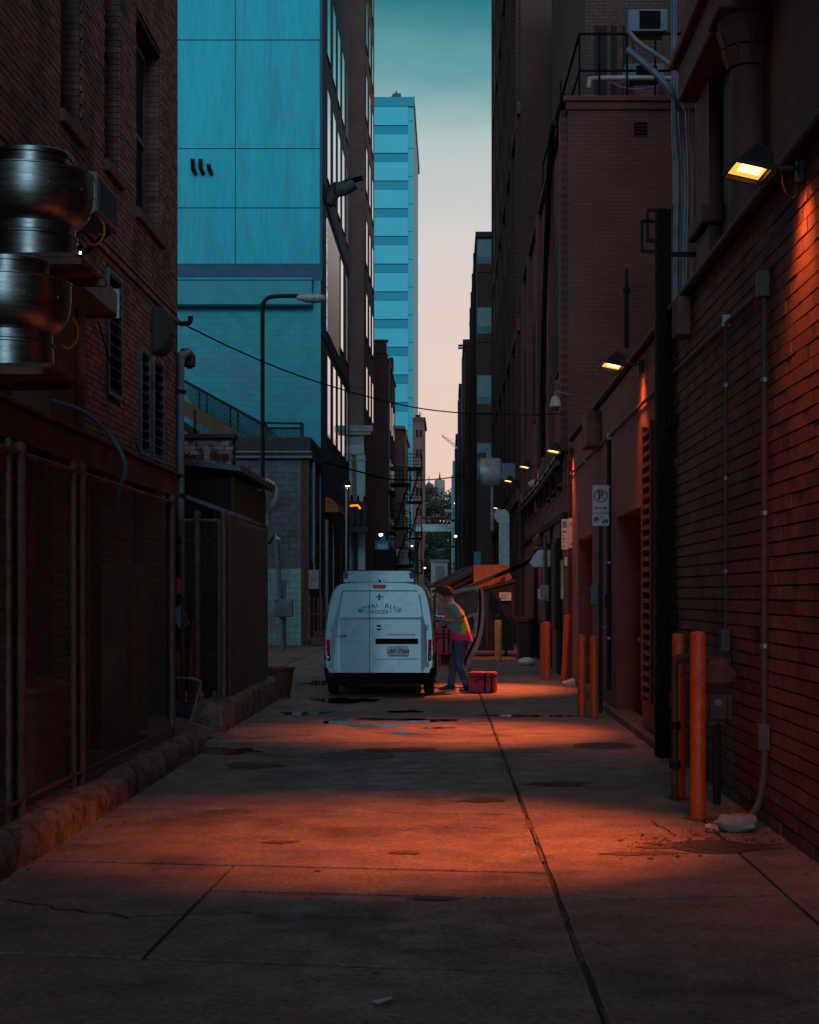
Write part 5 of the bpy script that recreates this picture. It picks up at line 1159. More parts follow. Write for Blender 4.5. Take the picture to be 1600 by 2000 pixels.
for y0, y1 in ((29.9, 31.2), (33.0, 34.6), (38, 39.5)):
    f = MB().box(RX-.03, RX-.001, y0, y1, 0, 2.7).build('doorway', M['black'], t); MB().box(RX-.06, RX-.031, y0-.12, y1+.12, 2.7, 3.0).build('lintel', M['stone'], f)
one('black_downpipe', MB().tube(spline([(RX-.10, BY-.1, kz(190)), (RX-.1, BY+1, kz(210)), (RX-.16, 31, kz(290, 31)), (RX-.16, 33.5, 6.5), (RX-.16, 33.5, 4.6)], 5), .06, 10), M['black'], 'black drainpipe dropping off the roof corner of the brick block', 'drainpipe', smooth=True)
# roof railing, posts and units
q = thing('roof_railing', 'black steel railing on the roof of the brick block', 'railing', (4, BY, kz(190)))
zt_, zm = kz(66), kz(138); zr = kz(190)
x0, x1 = (1132-U0)/F*BY, (1338-U0)/F*BY
MB().bar((x0, BY, zt_), (x1, BY, zt_-.0), .04, .04).build('top_rail', M['black'], q); MB().bar((x0, BY, zm), (x1, BY, zm), .035, .035).build('mid_rail', M['black'], q)
for u in (1132, 1171, 1225, 1280, 1336): MB().bar(((u-U0)/F*BY, BY, zr), ((u-U0)/F*BY, BY, zt_), .035, .035).build('stanchion', M['black'], q)
for y in (31, 34, 37): MB().bar((RX+.05, y, zr), (RX+.05, y, zt_), .035, .035).build('stanchion', M['black'], q)
MB().bar((x0, BY, zt_), (RX+.05, 37, zt_), .04, .04).build('side_rail', M['black'], q); MB().bar((x0, BY, zm), (RX+.05, 37, zm), .035, .035).build('side_rail', M['black'], q)
def ac(u0, u1, v0, v1, Y, label):
    a, b = W(u0, v1, Y), W(u1, v0, Y); q = thing('roof_air_conditioner', label, 'air conditioner', tuple(a), 'roof air conditioners on the brick block')
    MB().box(a.x, b.x, Y, Y+.5, a.z, b.z).build('case', M['bluegrey'], q, bevel=.01)
    w = b.x-a.x; MB().box(a.x+w*.28, a.x+w*.82, Y-.01, Y-.001, a.z+.04, b.z-.04).build('grille', M['black'], q)
    MB().box(a.x, a.x+.08, Y+.1, Y+.2, kz(190), a.z).box(b.x-.08, b.x, Y+.1, Y+.2, kz(190), a.z).build('stand', M['rust'], q)
ac(1228, 1304, 17, 60, 29.5, 'upper blue grey air conditioner on a stand above the roof railing'); ac(1222, 1297, 124, 150, 29.2, 'lower blue grey air conditioner behind the roof railing')
for u, lab in ((1190, 'thin'), (1211, 'thick')):
    x = (u-U0)/F*30; one('rusty_post', MB().box(x-(.05 if lab == 'thick' else .03), x+(.05 if lab == 'thick' else .03), 30, 30.08, kz(190), kz(190)+3.2), M['rust'], f'{lab} rusty brown post standing behind the roof railing', 'post')
one('roof_conduit', MB().tube(spline([W(1150, 172, 28.9), W(1152, 158, 28.9), W(1160, 153, 28.9), W(1240, 152, 28.9), W(1322, 153, 28.9)], 5), .045, 10), M['ltmetal'], 'thick pale conduit lying along the roof edge', 'conduit', smooth=True)
one('roof_cable', MB().tube(spline([W(1195, 160, 28.6), W(1215, 170, 28.6), W(1245, 174, 28.6), W(1280, 168, 28.6), W(1310, 160, 28.6)], 5), .016, 8), M['pipeblue'], 'slack blue cable looped along the roof edge', 'cable', smooth=True)
one('roof_feed_pipe', MB().tube(spline([W(1228, 62, 28.3), W(1250, 85, 28.3), W(1290, 112, 28.2), W(1312, 130, 28.1), W(1320, 150, 28), W(1322, 200, 28), W(1319, 280, 28), W(1317, 400, 28)], 5), .045, 10), M['pipeblue'], 'slanting blue pipe running down from the upper air conditioner', 'pipe', smooth=True)
one('roof_box', MB().box(2.50, 2.70, 28.7, 29.0, kz(190), kz(190)+.14), M['bluegrey'], 'small blue box at the roof corner of the brick block', 'box')
t = thing('roof_penthouse', 'dark brick stair tower standing behind the roof railing', 'building', (5, 33, kz(190)))
MB().box(2.9, 11, 33, 44, kz(195), 19).build('wall', M['dkbrickx'], t)
f = MB().box(3.1, 3.95, 32.97, 32.999, kz(185), kz(185)+1.2).build('window', M['dksteel'], t); MB().box(3.15, 3.9, 32.96, 32.969, kz(185)+.05, kz(185)+1.15).build('pane', M['dkglass'], f)
f = MB().box(3.1, 3.95, 32.97, 32.999, kz(60), kz(60)+1.8).build('window', M['dksteel'], t); MB().box(3.15, 3.9, 32.96, 32.969, kz(60)+.05, kz(60)+1.75).build('pane', M['dkglass'], f)
# ================================================================ tall dark building and beyond, right
t = thing('dark_high_rise', 'tall dark brown high rise filling the right side of the sky', 'building', (6, 46, 0))
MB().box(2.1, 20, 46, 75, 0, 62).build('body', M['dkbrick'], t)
for y in (46.3, 50.5, 55, 59.5, 64, 68.5, 73.5): MB().box(1.98, 2.099, y, y+.7, 5, 62).build('pier', M['dkbrick'], t)
for z in (4.4, 9.5, 16, 24, 32): MB().box(2.0, 2.099, 46, 75, z, z+.35).build('string_course', M['stone'], t)
for y in (48, 52.4, 57, 61.4, 66, 70.8):
    for z in (5.6, 10.6, 13.4, 17.2, 20.4, 25, 28.2): f = MB().box(2.05, 2.099, y, y+1.5, z, z+2).build('window', M['stone'], t); MB().box(2.04, 2.049, y+.1, y+1.4, z+.1, z+1.9).build('pane', M['dkglass'], f)
t = thing('panel_block', 'dark block with stacked blue window panels at the end of the high rise', 'building', (4, 75, 0))
PXX = 1.3
MB().box(PXX, 12, 75.06, 100, 0, 19).build('body', M['dkbrick'], t)
MB().box(PXX, 2.3, 75.0, 75.05, 0, 19).build('front_wall', pm('panelwall', (.09, .045, .04), (.06, .035, .03), 1, .7), t)
def pz(v): return EYE-(v-V0)/F*75
for v0, v1 in ((467, 516), (600, 652), (733, 790), (865, 935)):
    x0, x1 = (932-U0)/F*75, (961-U0)/F*75
    f = MB().box(x0, x1, 74.95, 74.999, pz(v1), pz(v0)).build('window', M['bluegrey'], t); MB().box(x0+.03, x1-.03, 74.94, 74.949, pz(v1-14), pz(v0+2)).build('pane', pm('tealglass', (.07, .14, .17), None, rough=.35), f); MB().box(x0+.03, x1-.03, 74.94, 74.949, pz(v1-1), pz(v1-12)).build('pane', M['pinkglass'] if 0 else M['roofblue'], f)
for v in (516, 652, 790): MB().box(PXX-.01, 2.05, 74.9, 75.0, pz(v+16), pz(v+1)).build('spandrel', M['rust'], t)
MB().box(PXX-.08, 12, 74.8, 100.1, 19, 19.25).build('coping', M['tar'], t)
for y in (78, 83, 88, 93): MB().tube([(PXX-.08, y, 0), (PXX-.08, y, 18.9)], .07, 8).build('downpipe', M['dksteel'], t)
for k, (y0, y1, X, h, lab) in enumerate(((100.2, 108, .93, 17.8, 'dark narrow building stepping forward beyond the blue panels'), (108.2, 114, .70, 16.0, 'dark building with wall pipes farther down the right side'), (114.2, 120, .50, 13.1, 'farthest dark building before the footbridge on the right'))):
    q = thing('far_dark_building', lab, 'building', (3, y0, 0), 'far dark buildings on the right side')
    MB().box(X, 12, y0, y1, 0, h).build('body', M['dkbrick'], q); MB().box(X-.12, 12, y0-.1, y1, h, h+.4).build('coping', M['tar'], q)
    MB().tube([(X-.1, y0+2, 0), (X-.1, y0+2, h-.5)], .09, 8).build('downpipe', M['roofblue'], q)
    wins_x(q, X-.14, [y0+1+2.2*j for j in range(2)], 1.2, [(z, z+1.8) for z in (5, 9)], M['dkglass'], M['dksteel'])
one('wall_bars', MB().box(.55, .95, 110, 110.2, EYE+(V0-676)/F*110, EYE+(V0-676)/F*110+.12).box(.55, .95, 110, 110.2, EYE+(V0-681)/F*110, EYE+(V0-681)/F*110+.12), M['dksteel'], 'two short bars sticking out near the right rooftop edge', 'bracket')
t = thing('pale_end_building', 'narrow pale building edge beside the footbridge', 'building', (.4, 192, 0))
MB().box((882-U0)/F*192, 8, 192, 198, 0, EYE+(V0-928)/F*192).build('body', M['cornice'], t); MB().box((884-U0)/F*192, 8, 191.9, 192, 0, EYE+(V0-900)/F*192).build('blue_face', M['paleb'], t)
fire_escape(.05, 150, 153, (3.5, 6.2, 8.8), .7, 'iron fire escape ladder under the footbridge on the right', 1)
# ---- fittings along the block's alley wall
t = thing('round_duct_fan', 'grey drum shaped wall fan on the right wall beyond the lamps', 'exhaust fan', (1.6, 47, 5.4))
c = W(968, 922, 47.5); ax = Matrix.Rotation(R(-90), 3, 'X') @ Matrix.Rotation(R(0), 3, 'Z')
MB().lathe([(.40, -.5), (.44, -.46), (.44, .1), (.40, .16), (.2, .2)], c, 28, Matrix.Rotation(R(90), 3, 'Y')).build('drum', M['ltmetal'], t, smooth=True); MB().lathe([(.46, -.50), (.46, -.44)], c, 28, Matrix.Rotation(R(90), 3, 'Y')).build('band', M['galv'], t)
MB().box(c.x+.12, 2.2, c.y-.25, c.y+.25, c.z-.25, c.z+.25).build('wall_sleeve', M['bluegrey'], t, bevel=.01); MB().box(c.x-.55, c.x-.3, c.y-.1, c.y+.2, c.z+.35, c.z+.6).build('motor', M['tar'], t, bevel=.02)
MB().tube([(c.x-.1, c.y, c.z-.4), (c.x-.1, c.y, c.z-1.8)], .05, 8).build('drain', M['grey'], t)
t = thing('square_duct', 'ribbed square sheet metal duct with a hopper head on the right', 'duct', (1.75, 48, 1.5))
for k in range(6): a, b = W(975, 1040+k*18, 48), W(995, 1022+k*18, 48); MB().box(a.x, b.x, 48, 48.35, a.z+.012, b.z-.012).build('duct_section', M['ltmetal'], t); MB().box(a.x-.015, b.x+.015, 47.98, 48.37, a.z-.010, a.z+.010).build('seam_rib', M['galv'], t)
MB().prism([W(957, 1003, 48), W(970, 995, 48), W(988, 995, 48), W(995, 1003, 48), W(995, 1022, 48), W(975, 1022, 48)], (0, .4, 0)).build('hopper', M['ltmetal'], t)
MB().box(1.65, 1.75, 48.1, 48.2, 0, 2.2).build('leg', M['dksteel'], t)
# farther lamps
wall_lamp(35.5, 4.55, 'fourth orange floodlight on the brick block wall', 700, x=2.06, tgt=(1.0, 38.6, 1.2))
wall_lamp(44.0, 4.85, 'fifth orange floodlight beside the drum shaped fan', 300, x=2.0, tgt=(.6, 44, 0))
wall_lamp(56.0, 4.75, 'farthest orange floodlight above the hopper head duct', 200, x=1.97, tgt=(.3, 56, 0))
t = thing('spot_head', 'small pale security spotlight on the wall pipe between the lamps', 'spotlight', tuple(W(1040, 945, 37)))
p = W(1040, 945, 37); MB().lathe([(.06, -.10), (.09, .0), (.09, .12), (.05, .16)], p, 14, Matrix.Rotation(R(70), 3, 'Y')).build('head', M['ltmetal'], t, smooth=True); MB().tube([p, p+Vector((.12, 0, .1))], .03, 8).build('bracket', M['galv'], t)
# dome security camera
t = thing('security_camera', 'pale dome security camera hanging from a bracket at the block corner', 'camera', tuple(W(1085, 790, 28.1)))
p = W(1085, 786, 28.1)
MB().lathe([(.035, .12), (.06, .10), (.085, .04), (.10, -.03), (.105, -.07)], p, 18).build('housing', M['ltmetal'], t, smooth=True); MB().ball(p+Vector((0, 0, -.08)), (.075, .075, .08), 14, 8).build('dome', M['glass'], t, smooth=True)
MB().tube(spline([p+Vector((0, 0, .12)), p+Vector((0, 0, .18)), p+Vector((.06, 0, .19)), (RX+.02, 28.35, p.z+.17)], 4), .02, 8).build('bracket', M['pipeblue'], t, smooth=True)
# pipe runs with brackets along the block
for i, (z, r, x) in enumerate(((4.15, .03, 2.03), (3.95, .045, 2.0), (3.55, .025, 2.06))):
    one('pipe_run', MB().tube([(x, 28.7, z+.1), (x, 36, z), (x, 44.8, z+.05)], r, 8), M['conduit' if i else 'ltmetal'], ('upper pale', 'middle thick', 'lower thin')[i]+' pipe running along the brick block wall', 'pipe', 'pipes along the brick block', smooth=True)
ubr = unit('pipe_bracket', M['dksteel'])
t = thing('pipe_brackets', 'row of dark pipe hangers on the brick block wall', 'bracket', (2.1, 36, 3.8))
for k in range(9): piece('hanger', ubr, t, (2.06, 29.2+k*1.8, 3.9), (.14, .08, .7))
# awnings / vent hoods
for i, (u0, u1, v0, v1, Y, m_, lab) in enumerate(((1036, 1062, 1074, 1108, 33.0, 'ltmetal', 'pale blue metal vent hood over the doorway past the corner'), (1042, 1058, 1035, 1064, 36.0, 'stone', 'brown metal vent hood above and behind the pale one'))):
    a, b = W(u0, v1, Y), W(u1, v0, Y)
    one('vent_hood', MB().prism([(RX-.001, Y, a.z), (a.x+.06, Y, a.z), (a.x, Y, a.z+.1), (a.x+.18, Y, b.z), (RX-.001, Y, b.z)], (0, .6, 0)), M[m_], lab, 'vent hood', bevel=.01)
t = thing('electric_box', 'grey electric box with conduit on the wall above the upright bollard', 'electric box', (2.0, 31.6, 1.4))
MB().box(1.84, 2.02, 31.4, 31.7, 1.45, 1.78).build('case', M['grey'], t, bevel=.015); MB().box(1.80, 1.84, 31.45, 31.65, 1.5, 1.7).build('meter_face', M['ltmetal'], t); MB().tube([(1.95, 31.5, 1.78), (1.95, 31.5, 2.8)], .04, 8).tube([(1.95, 31.5, .1), (1.95, 31.5, 1.45)], .04, 8).build('conduit', M['conduit'], t); MB().box(2.0, 2.18, 31.42, 31.68, 1.4, 1.85).build('back_box', M['dksteel'], t)
one('corrugated_drain', MB().lathe([(.05+.008*(k % 2), k*.035) for k in range(50)], (2.04, 30.2, .9), 12), M['conduit'], 'corrugated plastic drain hose hanging on the block wall', 'hose')
one('white_strip', MB().box(2.12, 2.17, 29.4, 29.5, 1.5, 2.25), M['whitepaint'], 'thin white strip on the wall right of the corrugated hose', 'trim')
# ================================================================ signs
def at_sign(me, x, y, z, ): return (me, Matrix.Translation((x, y, z)) @ Matrix.Rotation(R(90), 4, 'X'))
def ring(mb, cx, y, cz, r0, r1, n=32, d=.002, sx=1):
    for k in range(n):
        a, b = 6.28319*k/n, 6.28319*(k+1)/n
        P = lambda r, t, yy: (cx+r*math.cos(t)*sx, yy, cz+r*math.sin(t))
        mb.add([P(r0, a, y), P(r1, a, y), P(r1, b, y), P(r0, b, y), P(r0, a, y+d), P(r1, a, y+d), P(r1, b, y+d), P(r0, b, y+d)], [(0, 1, 2, 3), (1, 5, 6, 2), (4, 0, 3, 7)])
SYY = 20.6; sx0, sx1 = (1157-U0)/F*SYY, (1190-U0)/F*SYY; scx = (sx0+sx1)/2
def sz(v): return EYE-(v-V0)/F*SYY
t = thing('no_parking_sign', 'no parking sign with red arrow above a tow truck plate on a post', 'sign', (scx, SYY, 0))
MB().box(scx-.02, scx+.03, SYY+.015, SYY+.06, 0, sz(948)).build('post', M['dksteel'], t)
f = MB().prism([(x, SYY, z) for x, z in rrect(sx0, sx1, sz(1003), sz(947), .018)], (0, .006, 0)).build('sign_plate', M['signwhite'], t)
mb = MB(); 
for a, b in ((.010, .014),):
    o_ = rrect(sx0+a, sx1-a, sz(1003)+a, sz(947)-a, .012); i_ = rrect(sx0+b, sx1-b, sz(1003)+b, sz(947)-b, .010)
    for k in range(20): j = (k+1) % 20; mb.add([(o_[k][0], SYY-.001, o_[k][1]), (o_[j][0], SYY-.001, o_[j][1]), (i_[j][0], SYY-.001, i_[j][1]), (i_[k][0], SYY-.001, i_[k][1])], [(0, 1, 2, 3)])
mb.build('border', M['signink'], f)
cz = sz(968); pl = text_mesh('P', .155, M['signink'], .001, bold=.008); merge('letter', [at_sign(pl, scx, SYY-.002, cz)], M['signink'], f)
mb = MB(); ring(mb, scx, SYY-.004, cz, .075, .094); mb.obox((scx, SYY-.004, cz), (.085*.72, 0, -.085*.72), (0, .001, 0), (.009*.7, 0, .009*.7))
az = sz(992); mb.obox((scx, SYY-.003, az), (.065, 0, 0), (0, .001, 0), (0, 0, .010))
for s in (-1, 1): mb.prism([(scx+s*.092, SYY-.004, az), (scx+s*.052, SYY-.004, az+.028), (scx+s*.060, SYY-.004, az), (scx+s*.052, SYY-.004, az-.028)][::s], (0, .002, 0))
mb.build('red_symbols', M['signred'], f)
f = MB().prism([(x, SYY, z) for x, z in rrect(sx0, sx1, sz(1027), sz(1004), .018)], (0, .006, 0)).build('tow_plate', M['signwhite'], t)
zb_ = sz(1023); mb = MB(); y_ = SYY-.003
def poly(pts): mb.prism([(scx+x*.001, y_, zb_+z*.001) for x, z in pts], (0, .002, 0))
poly([(14, 14), (98, 14), (98, 52), (80, 62), (60, 62), (50, 40), (14, 34)]); poly([(52, 56), (58, 62), (8, 106), (-2, 106), (-2, 98)]); poly([(-2, 106), (4, 106), (-6, 66), (-12, 66)])
poly([(-92, 36), (-18, 58), (-24, 78), (-44, 84), (-54, 98), (-80, 92), (-94, 66)])
for wx, wz in ((34, 12), (80, 12), (-74, 34), (-40, 46)): poly([(wx+14*math.cos(k*.5236), wz+14*math.sin(k*.5236)) for k in range(12)])
mb.build('tow_symbol', M['signink'], f)
mb = MB()
for wx, wz in ((34, 12), (80, 12), (-74, 34), (-40, 46)): mb.prism([(scx+(wx+5*math.cos(k*.785))*.001, SYY-.0045, zb_+(wz+5*math.sin(k*.785))*.001) for k in range(8)], (0, .001, 0))
mb.build('wheel_hub', M['signwhite'], f)
for z in (sz(952), sz(999)): MB().ball((scx, SYY-.003, z), .008, 8, 5).build('bolt', M['galv'], t)
# permit sign pair, partly behind the wall corner
PYY = 27.95
t = thing('parking_sign', 'pair of small parking signs with teal print behind the wall corner', 'sign', (2.1, PYY, 0))
q0, q1, q2 = (1097-U0)/F*PYY, (1110.5-U0)/F*PYY, (1124-U0)/F*PYY
def qz(v): return EYE-(v-V0)/F*PYY
f1 = MB().box(q0, q1-.003, PYY, PYY+.005, qz(1073), qz(1014)).build('teal_sign_plate', M['signwhite'], t); f2 = MB().box(q1, q2, PYY, PYY+.005, qz(1070), qz(1012)).build('red_sign_plate', M['signwhite'], t)
mb = MB()
for v0, v1, a in ((1017, 1031, .9), (1036, 1041, .8), (1045, 1047, .5), (1051, 1054, .6), (1057, 1059, .4), (1066, 1068, .5)): mb.box(q0+.012, q0+.012+(q1-q0-.03)*a, PYY-.002, PYY-.0005, qz(v1), qz(v0))
mb.build('teal_print', M['signteal'], f1)
mb = MB(); ring(mb, (q1+q2)/2-.01, PYY-.002, qz(1025), .032, .042); mb.obox(((q1+q2)/2-.01, PYY-.002, qz(1025)), (.028, 0, -.028), (0, .0006, 0), (.003, 0, .003)); mb.box(q1+.03, q2-.02, PYY-.002, PYY-.0005, qz(1064), qz(1061)); mb.build('red_print', M['signred'], f2)
merge('letter', [at_sign(text_mesh('P', .06, M['signink'], .0005), (q1+q2)/2-.01, PYY-.001, qz(1025))], M['signink'], f2)
MB().box(2.085, 2.125, PYY+.006, PYY+.05, 0, qz(1012)).build('post', M['rust'], t)
one('post_sticker', MB().box(2.075, 2.13, PYY-.004, PYY+.004, qz(1105), qz(1088)), M['signwhite'], 'small white sticker plate low on the post of the paired parking signs', 'sticker')
# ================================================================ overhead cables
def cable(name, pts, r, label): return one(name, MB().tube(spline(pts, 10), r, 6), M['black'], label, 'cable', smooth=True)
cable('overhead_cable', [W(349, 628, 20.9), W(372, 640, 21.2), W(450, 678, 22.0), W(540, 717, 23.0), (W(627, 748, 24)), W(735, 779, 25.2), W(830, 799, 26.2), W(930, 808, 27), W(1040, 810, 27.9), W(1100, 808, 28.25)], .011, 'black overhead cable sagging from the brick corner across the alley')
t = thing('cable_anchor', 'pale pipe stub insulator holding the overhead cable at the brick corner', 'insulator', tuple(W(360, 628, 21)))
MB().tube(spline([(-3.72, 20.85, W(347, 630, 20.9).z), W(355, 632, 20.95), W(368, 631, 20.95), W(372, 624, 20.95), W(372, 618, 20.95)], 5), .035, 10).build('elbow', M['dksteel'], t, smooth=True); MB().ball(W(372, 617, 20.95), .035, 10, 6).build('insulator', M['ltmetal'], t)
cable('overhead_cable', [W(632, 903, 53), W(690, 918, 57), W(750, 934, 62), W(800, 938, 68), W(850, 936, 73), W(905, 930, 76)], .03, 'lower black cable crossing the alley beyond the van')
# ================================================================ dumpster
t = thing('dumpster', 'dark steel dumpster with its lids propped open beyond the van', 'dumpster', (1.1, 39, 0))
dx0, dx1 = .12, 1.62
MB().add([(dx0, 39.2, .15), (dx1, 39.2, .15), (dx1, 40.6, .15), (dx0, 40.6, .15), (dx0-.02, 39.0, 1.55), (dx1+.02, 39.0, 1.95), (dx1+.02, 40.7, 1.95), (dx0-.02, 40.7, 1.55)], [(0, 3, 2, 1), (0, 1, 5, 4), (1, 2, 6, 5), (2, 3, 7, 6), (3, 0, 4, 7)]).build('bin', M['bin'], t)
for k in range(5): x = dx0+.1+k*.33; MB().box(x, x+.07, 38.94, 39.14, .2, 1.5).build('rib', M['bin'], t)
MB().bar((dx0-.03, 38.98, 1.55), (dx1+.03, 38.98, 1.95), .08, .08).build('rim', M['bin'], t)
MB().box(dx1+.02, dx1+.1, 39.3, 40.2, .9, 1.05).build('fork_pocket', M['bin'], t)
for k, (a, b) in enumerate(((W(850, 1146, 39.6), W(922, 1110, 40.1)), (W(858, 1156, 39.6), W(930, 1119, 40.1)), (W(880, 1162, 38.9), W(990, 1117, 39.0)))):
    MB().bar(a, b, .9 if k < 2 else .35, .07).build('lid', M['lid'], t, bevel=.02); MB().bar(a+Vector((0, -.44 if k < 2 else -.17, .05)), b+Vector((0, -.44 if k < 2 else -.17, .05)), .05, .04).build('lid_edge', M['lid'], t)
MB().box(1.24, 1.54, 38.96, 38.985, EYE-(1173-V0)/F*39, EYE-(1157-V0)/F*39).build('notice', M['signwhite'], t)
mb = MB()
for k in range(4): mb.box(1.27, 1.27+.2-.04*(k % 2), 38.955, 38.959, EYE-(1161+k*2.6-V0)/F*39-.012, EYE-(1161+k*2.6-V0)/F*39)
mb.build('notice_print', M['signink'], t)
for x in (dx0+.15, dx1-.2): MB().lathe([(.07, -.03), (.07, .03)], (x, 39.3, .08), 12, Matrix.Rotation(R(90), 3, 'Y')).build('caster', M['black'], t)
one('particle_board', MB().box((925-U0)/F*39.5, (996-U0)/F*39.5, 39.5, 39.53, EYE-(1140-V0)/F*39.5-.3, EYE-(1103-V0)/F*39.5), M['osb'], 'orange lit particle board standing up behind the dumpster', 'board')
one('torn_board', MB().prism([W(985, 1120, 39.4), W(1000, 1124, 39.4), W(998, 1146, 39.4), W(988, 1142, 39.4), W(978, 1130, 39.4)], (0, .03, 0)), M['osb'], 'torn cardboard scrap poking out of the dumpster', 'board')
one('black_tarp', MB().tube(spline([W(968, 1126, 38.5), W(985, 1119, 38.0), W(1010, 1108, 37.5), W(1030, 1098, 37), W(1040, 1090, 36.5)], 5), [(.04+.10*math.sin(k/20*3.14), .03) for k in range(21)], 10), M['black'], 'black tarp sling hanging from the vent hood to the dumpster', 'tarp', smooth=True)
one('plastic_bin', MB().lathe([(.2, 0), (.26, .9), (.29, .92), (.29, 1.0), (.1, 1.05)], (1.85, 37.6, 0), 16), M['bin'], 'dark wheeled bin between the dumpster and the wall', 'bin', smooth=True)
# ================================================================ parked car and lights far down the alley
def car(x, y, label, mat, s=1.0):
    t = thing('parked_car', label, 'car', (x, y, 0), 'cars far down the alley'); w = .85
    prof = [(0, .35), (0, .85), (.25, .95), (.7, 1.4), (2.2, 1.45), (3.0, .98), (4.1, .85), (4.2, .4)]
    MB().prism([(x-w, y+a, z) for a, z in prof], (2*w, 0, 0)).build('body', mat, t, bevel=.08, seg=2)
    MB().add([(x-.7, y+.24, 1.0), (x+.7, y+.24, 1.0), (x+.62, y+.62, 1.36), (x-.62, y+.62, 1.36)], [(0, 1, 2, 3)]).build('rear_window', M['glass'], t)
    for s_ in (-1, 1):
        MB().box(x+s_*.7-.12, x+s_*.7+.12, y-.02, y+.02, .68, .82).build('tail_light', M['redlens'], t)
        for yy in (.75, 3.4): MB().lathe([(.3, -.09), (.3, .09)], (x+s_*.75, y+yy, .3), 16, Matrix.Rotation(R(90), 3, 'Y')).build('wheel', M['tyre'], t)
    return t
car(-.15, 60, 'pale car parked far down the alley behind the van', M['whitepaint']); car(-1.6, 95, 'dark car parked deep in the alley', M['paledk']); car(.0, 118, 'silver car parked near the far end of the alley', M['ltmetal'])
def bulb(u, v, Y, r, label, X=None):
    p = W(u, v, Y); t = thing('alley_light', label, 'light', tuple(p), 'small white lights deep in the alley')
    MB().ball(p, r, 10, 8).build('bulb', M['bulbw'], t, smooth=True)
    s = 1 if u > 830 else -1; MB().tube([p+Vector((0, 0, r*.8)), p+Vector((s*.1, 0, r+.25)), p+Vector((s*.6, 0, r+.25))], .04, 6).build('arm', M['dksteel'], t); MB().lathe([(r*1.3, 0), (r*.8, r*.8), (.03, r)], p+Vector((0, 0, r*.4)), 10).build('shade', M['dksteel'], t)
bulb(744, 1044, 84, .11, 'bright white lamp left of the van roof deep in the alley'); bulb(890, 1047, 98, .09, 'bright white lamp on the right wall deep in the alley'); bulb(889, 983, 128, .08, 'small white lamp high on the right wall of the alley'); bulb(805, 1066, 108, .07, 'small white lamp by the fire escape on the left'); bulb(830, 1109, 130, .08, 'low white lamp at the end of the alley')
t = thing('rooftop_unit', 'pale blue lit condenser unit on a rack deep in the alley', 'condenser', (-3.9, 82, 3))
a, b = W(733, 1074, 82), W(760, 1056, 82); MB().box(a.x, b.x, 82, 83, a.z, b.z).build('case', M['pale'], t, bevel=.03); MB().box(a.x+.3, a.x+.55, 81.9, 82.4, b.z+.002, b.z+.25).build('cap', M['pale'], t); MB().box(a.x+.1, b.x-.1, 81.97, 81.999, a.z+.05, a.z+.3).build('grille', M['ltmetal'], t)
MB().box(a.x-.3, b.x+.3, 82, 84, 0, a.z-.002).build('rack', M['dksteel'], t)
t = thing('deep_pole', 'slim utility pole standing in the alley beyond the van roof', 'pole', (-2.0, 88, 0))
MB().tube([(-1.98, 88, 0), (-1.98, 88, 3.9)], .09, 8).build('pole', M['conduit'], t)
t = thing('hanging_sign', 'dark rounded hanging sign by the far fire escape', 'sign', (-2.5, 100, 3)); MB().prism([(x, 100, z) for x, z in rrect(W(797, 1, 100).x, W(812, 1, 100).x, EYE-(1093-V0)/F*100, EYE-(1073-V0)/F*100, .18)], (0, .15, 0)).build('board', M['rust'], t); MB().box(-3.4, -2.35, 100.05, 100.1, 4.55, 4.62).build('bracket', M['dksteel'], t)
for i, (u, v, Y, w, h, m_, lab) in enumerate(((786, 1098, 100, .9, 1.7, 'whitepaint', 'pale shop sign panel deep in the alley on the left'), (933, 1090, 70, .28, .55, 'signteal', 'small teal notice on the dark right wall beyond the dumpster'), (880, 998, 150, 1.1, .25, 'ltmetal', 'pale lit awning strip at the far right'), (878, 1029, 145, .9, .25, 'ltmetal', 'pale awning strip just above the footbridge end'), (861, 1074, 135, .5, .12, 'pale', 'thin pale blue street sign at the alley end'), (1050, 1400, 0, 0, 0, '', ''))):
    if not w: continue
    p = W(u, v, Y); one('wall_panel', MB().box(p.x-w/2, p.x+w/2, Y, Y+.1, p.z-h/2, p.z+h/2).box(p.x-w/2-.03, p.x+w/2+.03, Y+.1, Y+.14, p.z-h/2-.03, p.z+h/2+.03), M[m_], lab, 'panel', bevel=.01)
# ================================================================ delivery van
VX, VY = -1.11, 23.9
PXM = F/VY                                  # pixels per metre at the van's tail
def vxp(u): return (u-U0)/PXM - VX          # van-local x of an image column
def vzp(v): return EYE-(v-V0)/PXM
van = thing('delivery_van', 'white grocery delivery van seen from behind with its passenger door open', 'van', (VX, VY, 0))
def ytail(z): return 0 if z < 1.0 else .14*(z-1.0)
SEC = [(.80, .34), (.845, .42), (.86, .55), (.862, .75), (.855, .95), (.838, 1.15), (.81, 1.35), (.775, 1.52), (.735, 1.64), (.68, 1.715), (.60, 1.755), (.45, 1.775), (.2, 1.785), (0, 1.788)]
def ztop(y): return 1.788 if y < 2.9 else (1.788-(y-2.9)*.22 if y < 3.25 else (1.71-(y-3.25)*.85 if y < 3.95 else 1.115-(y-3.95)*.45))
def wf(y): return 1 if y < 3.6 else 1-.10*((y-3.6)/.8)**2
st = [0.0, .03, .08, .4, .95, 1.6, 2.3, 2.9, 3.25, 3.6, 3.95, 4.25, 4.38, 4.42]
mb = MB(); rings = []
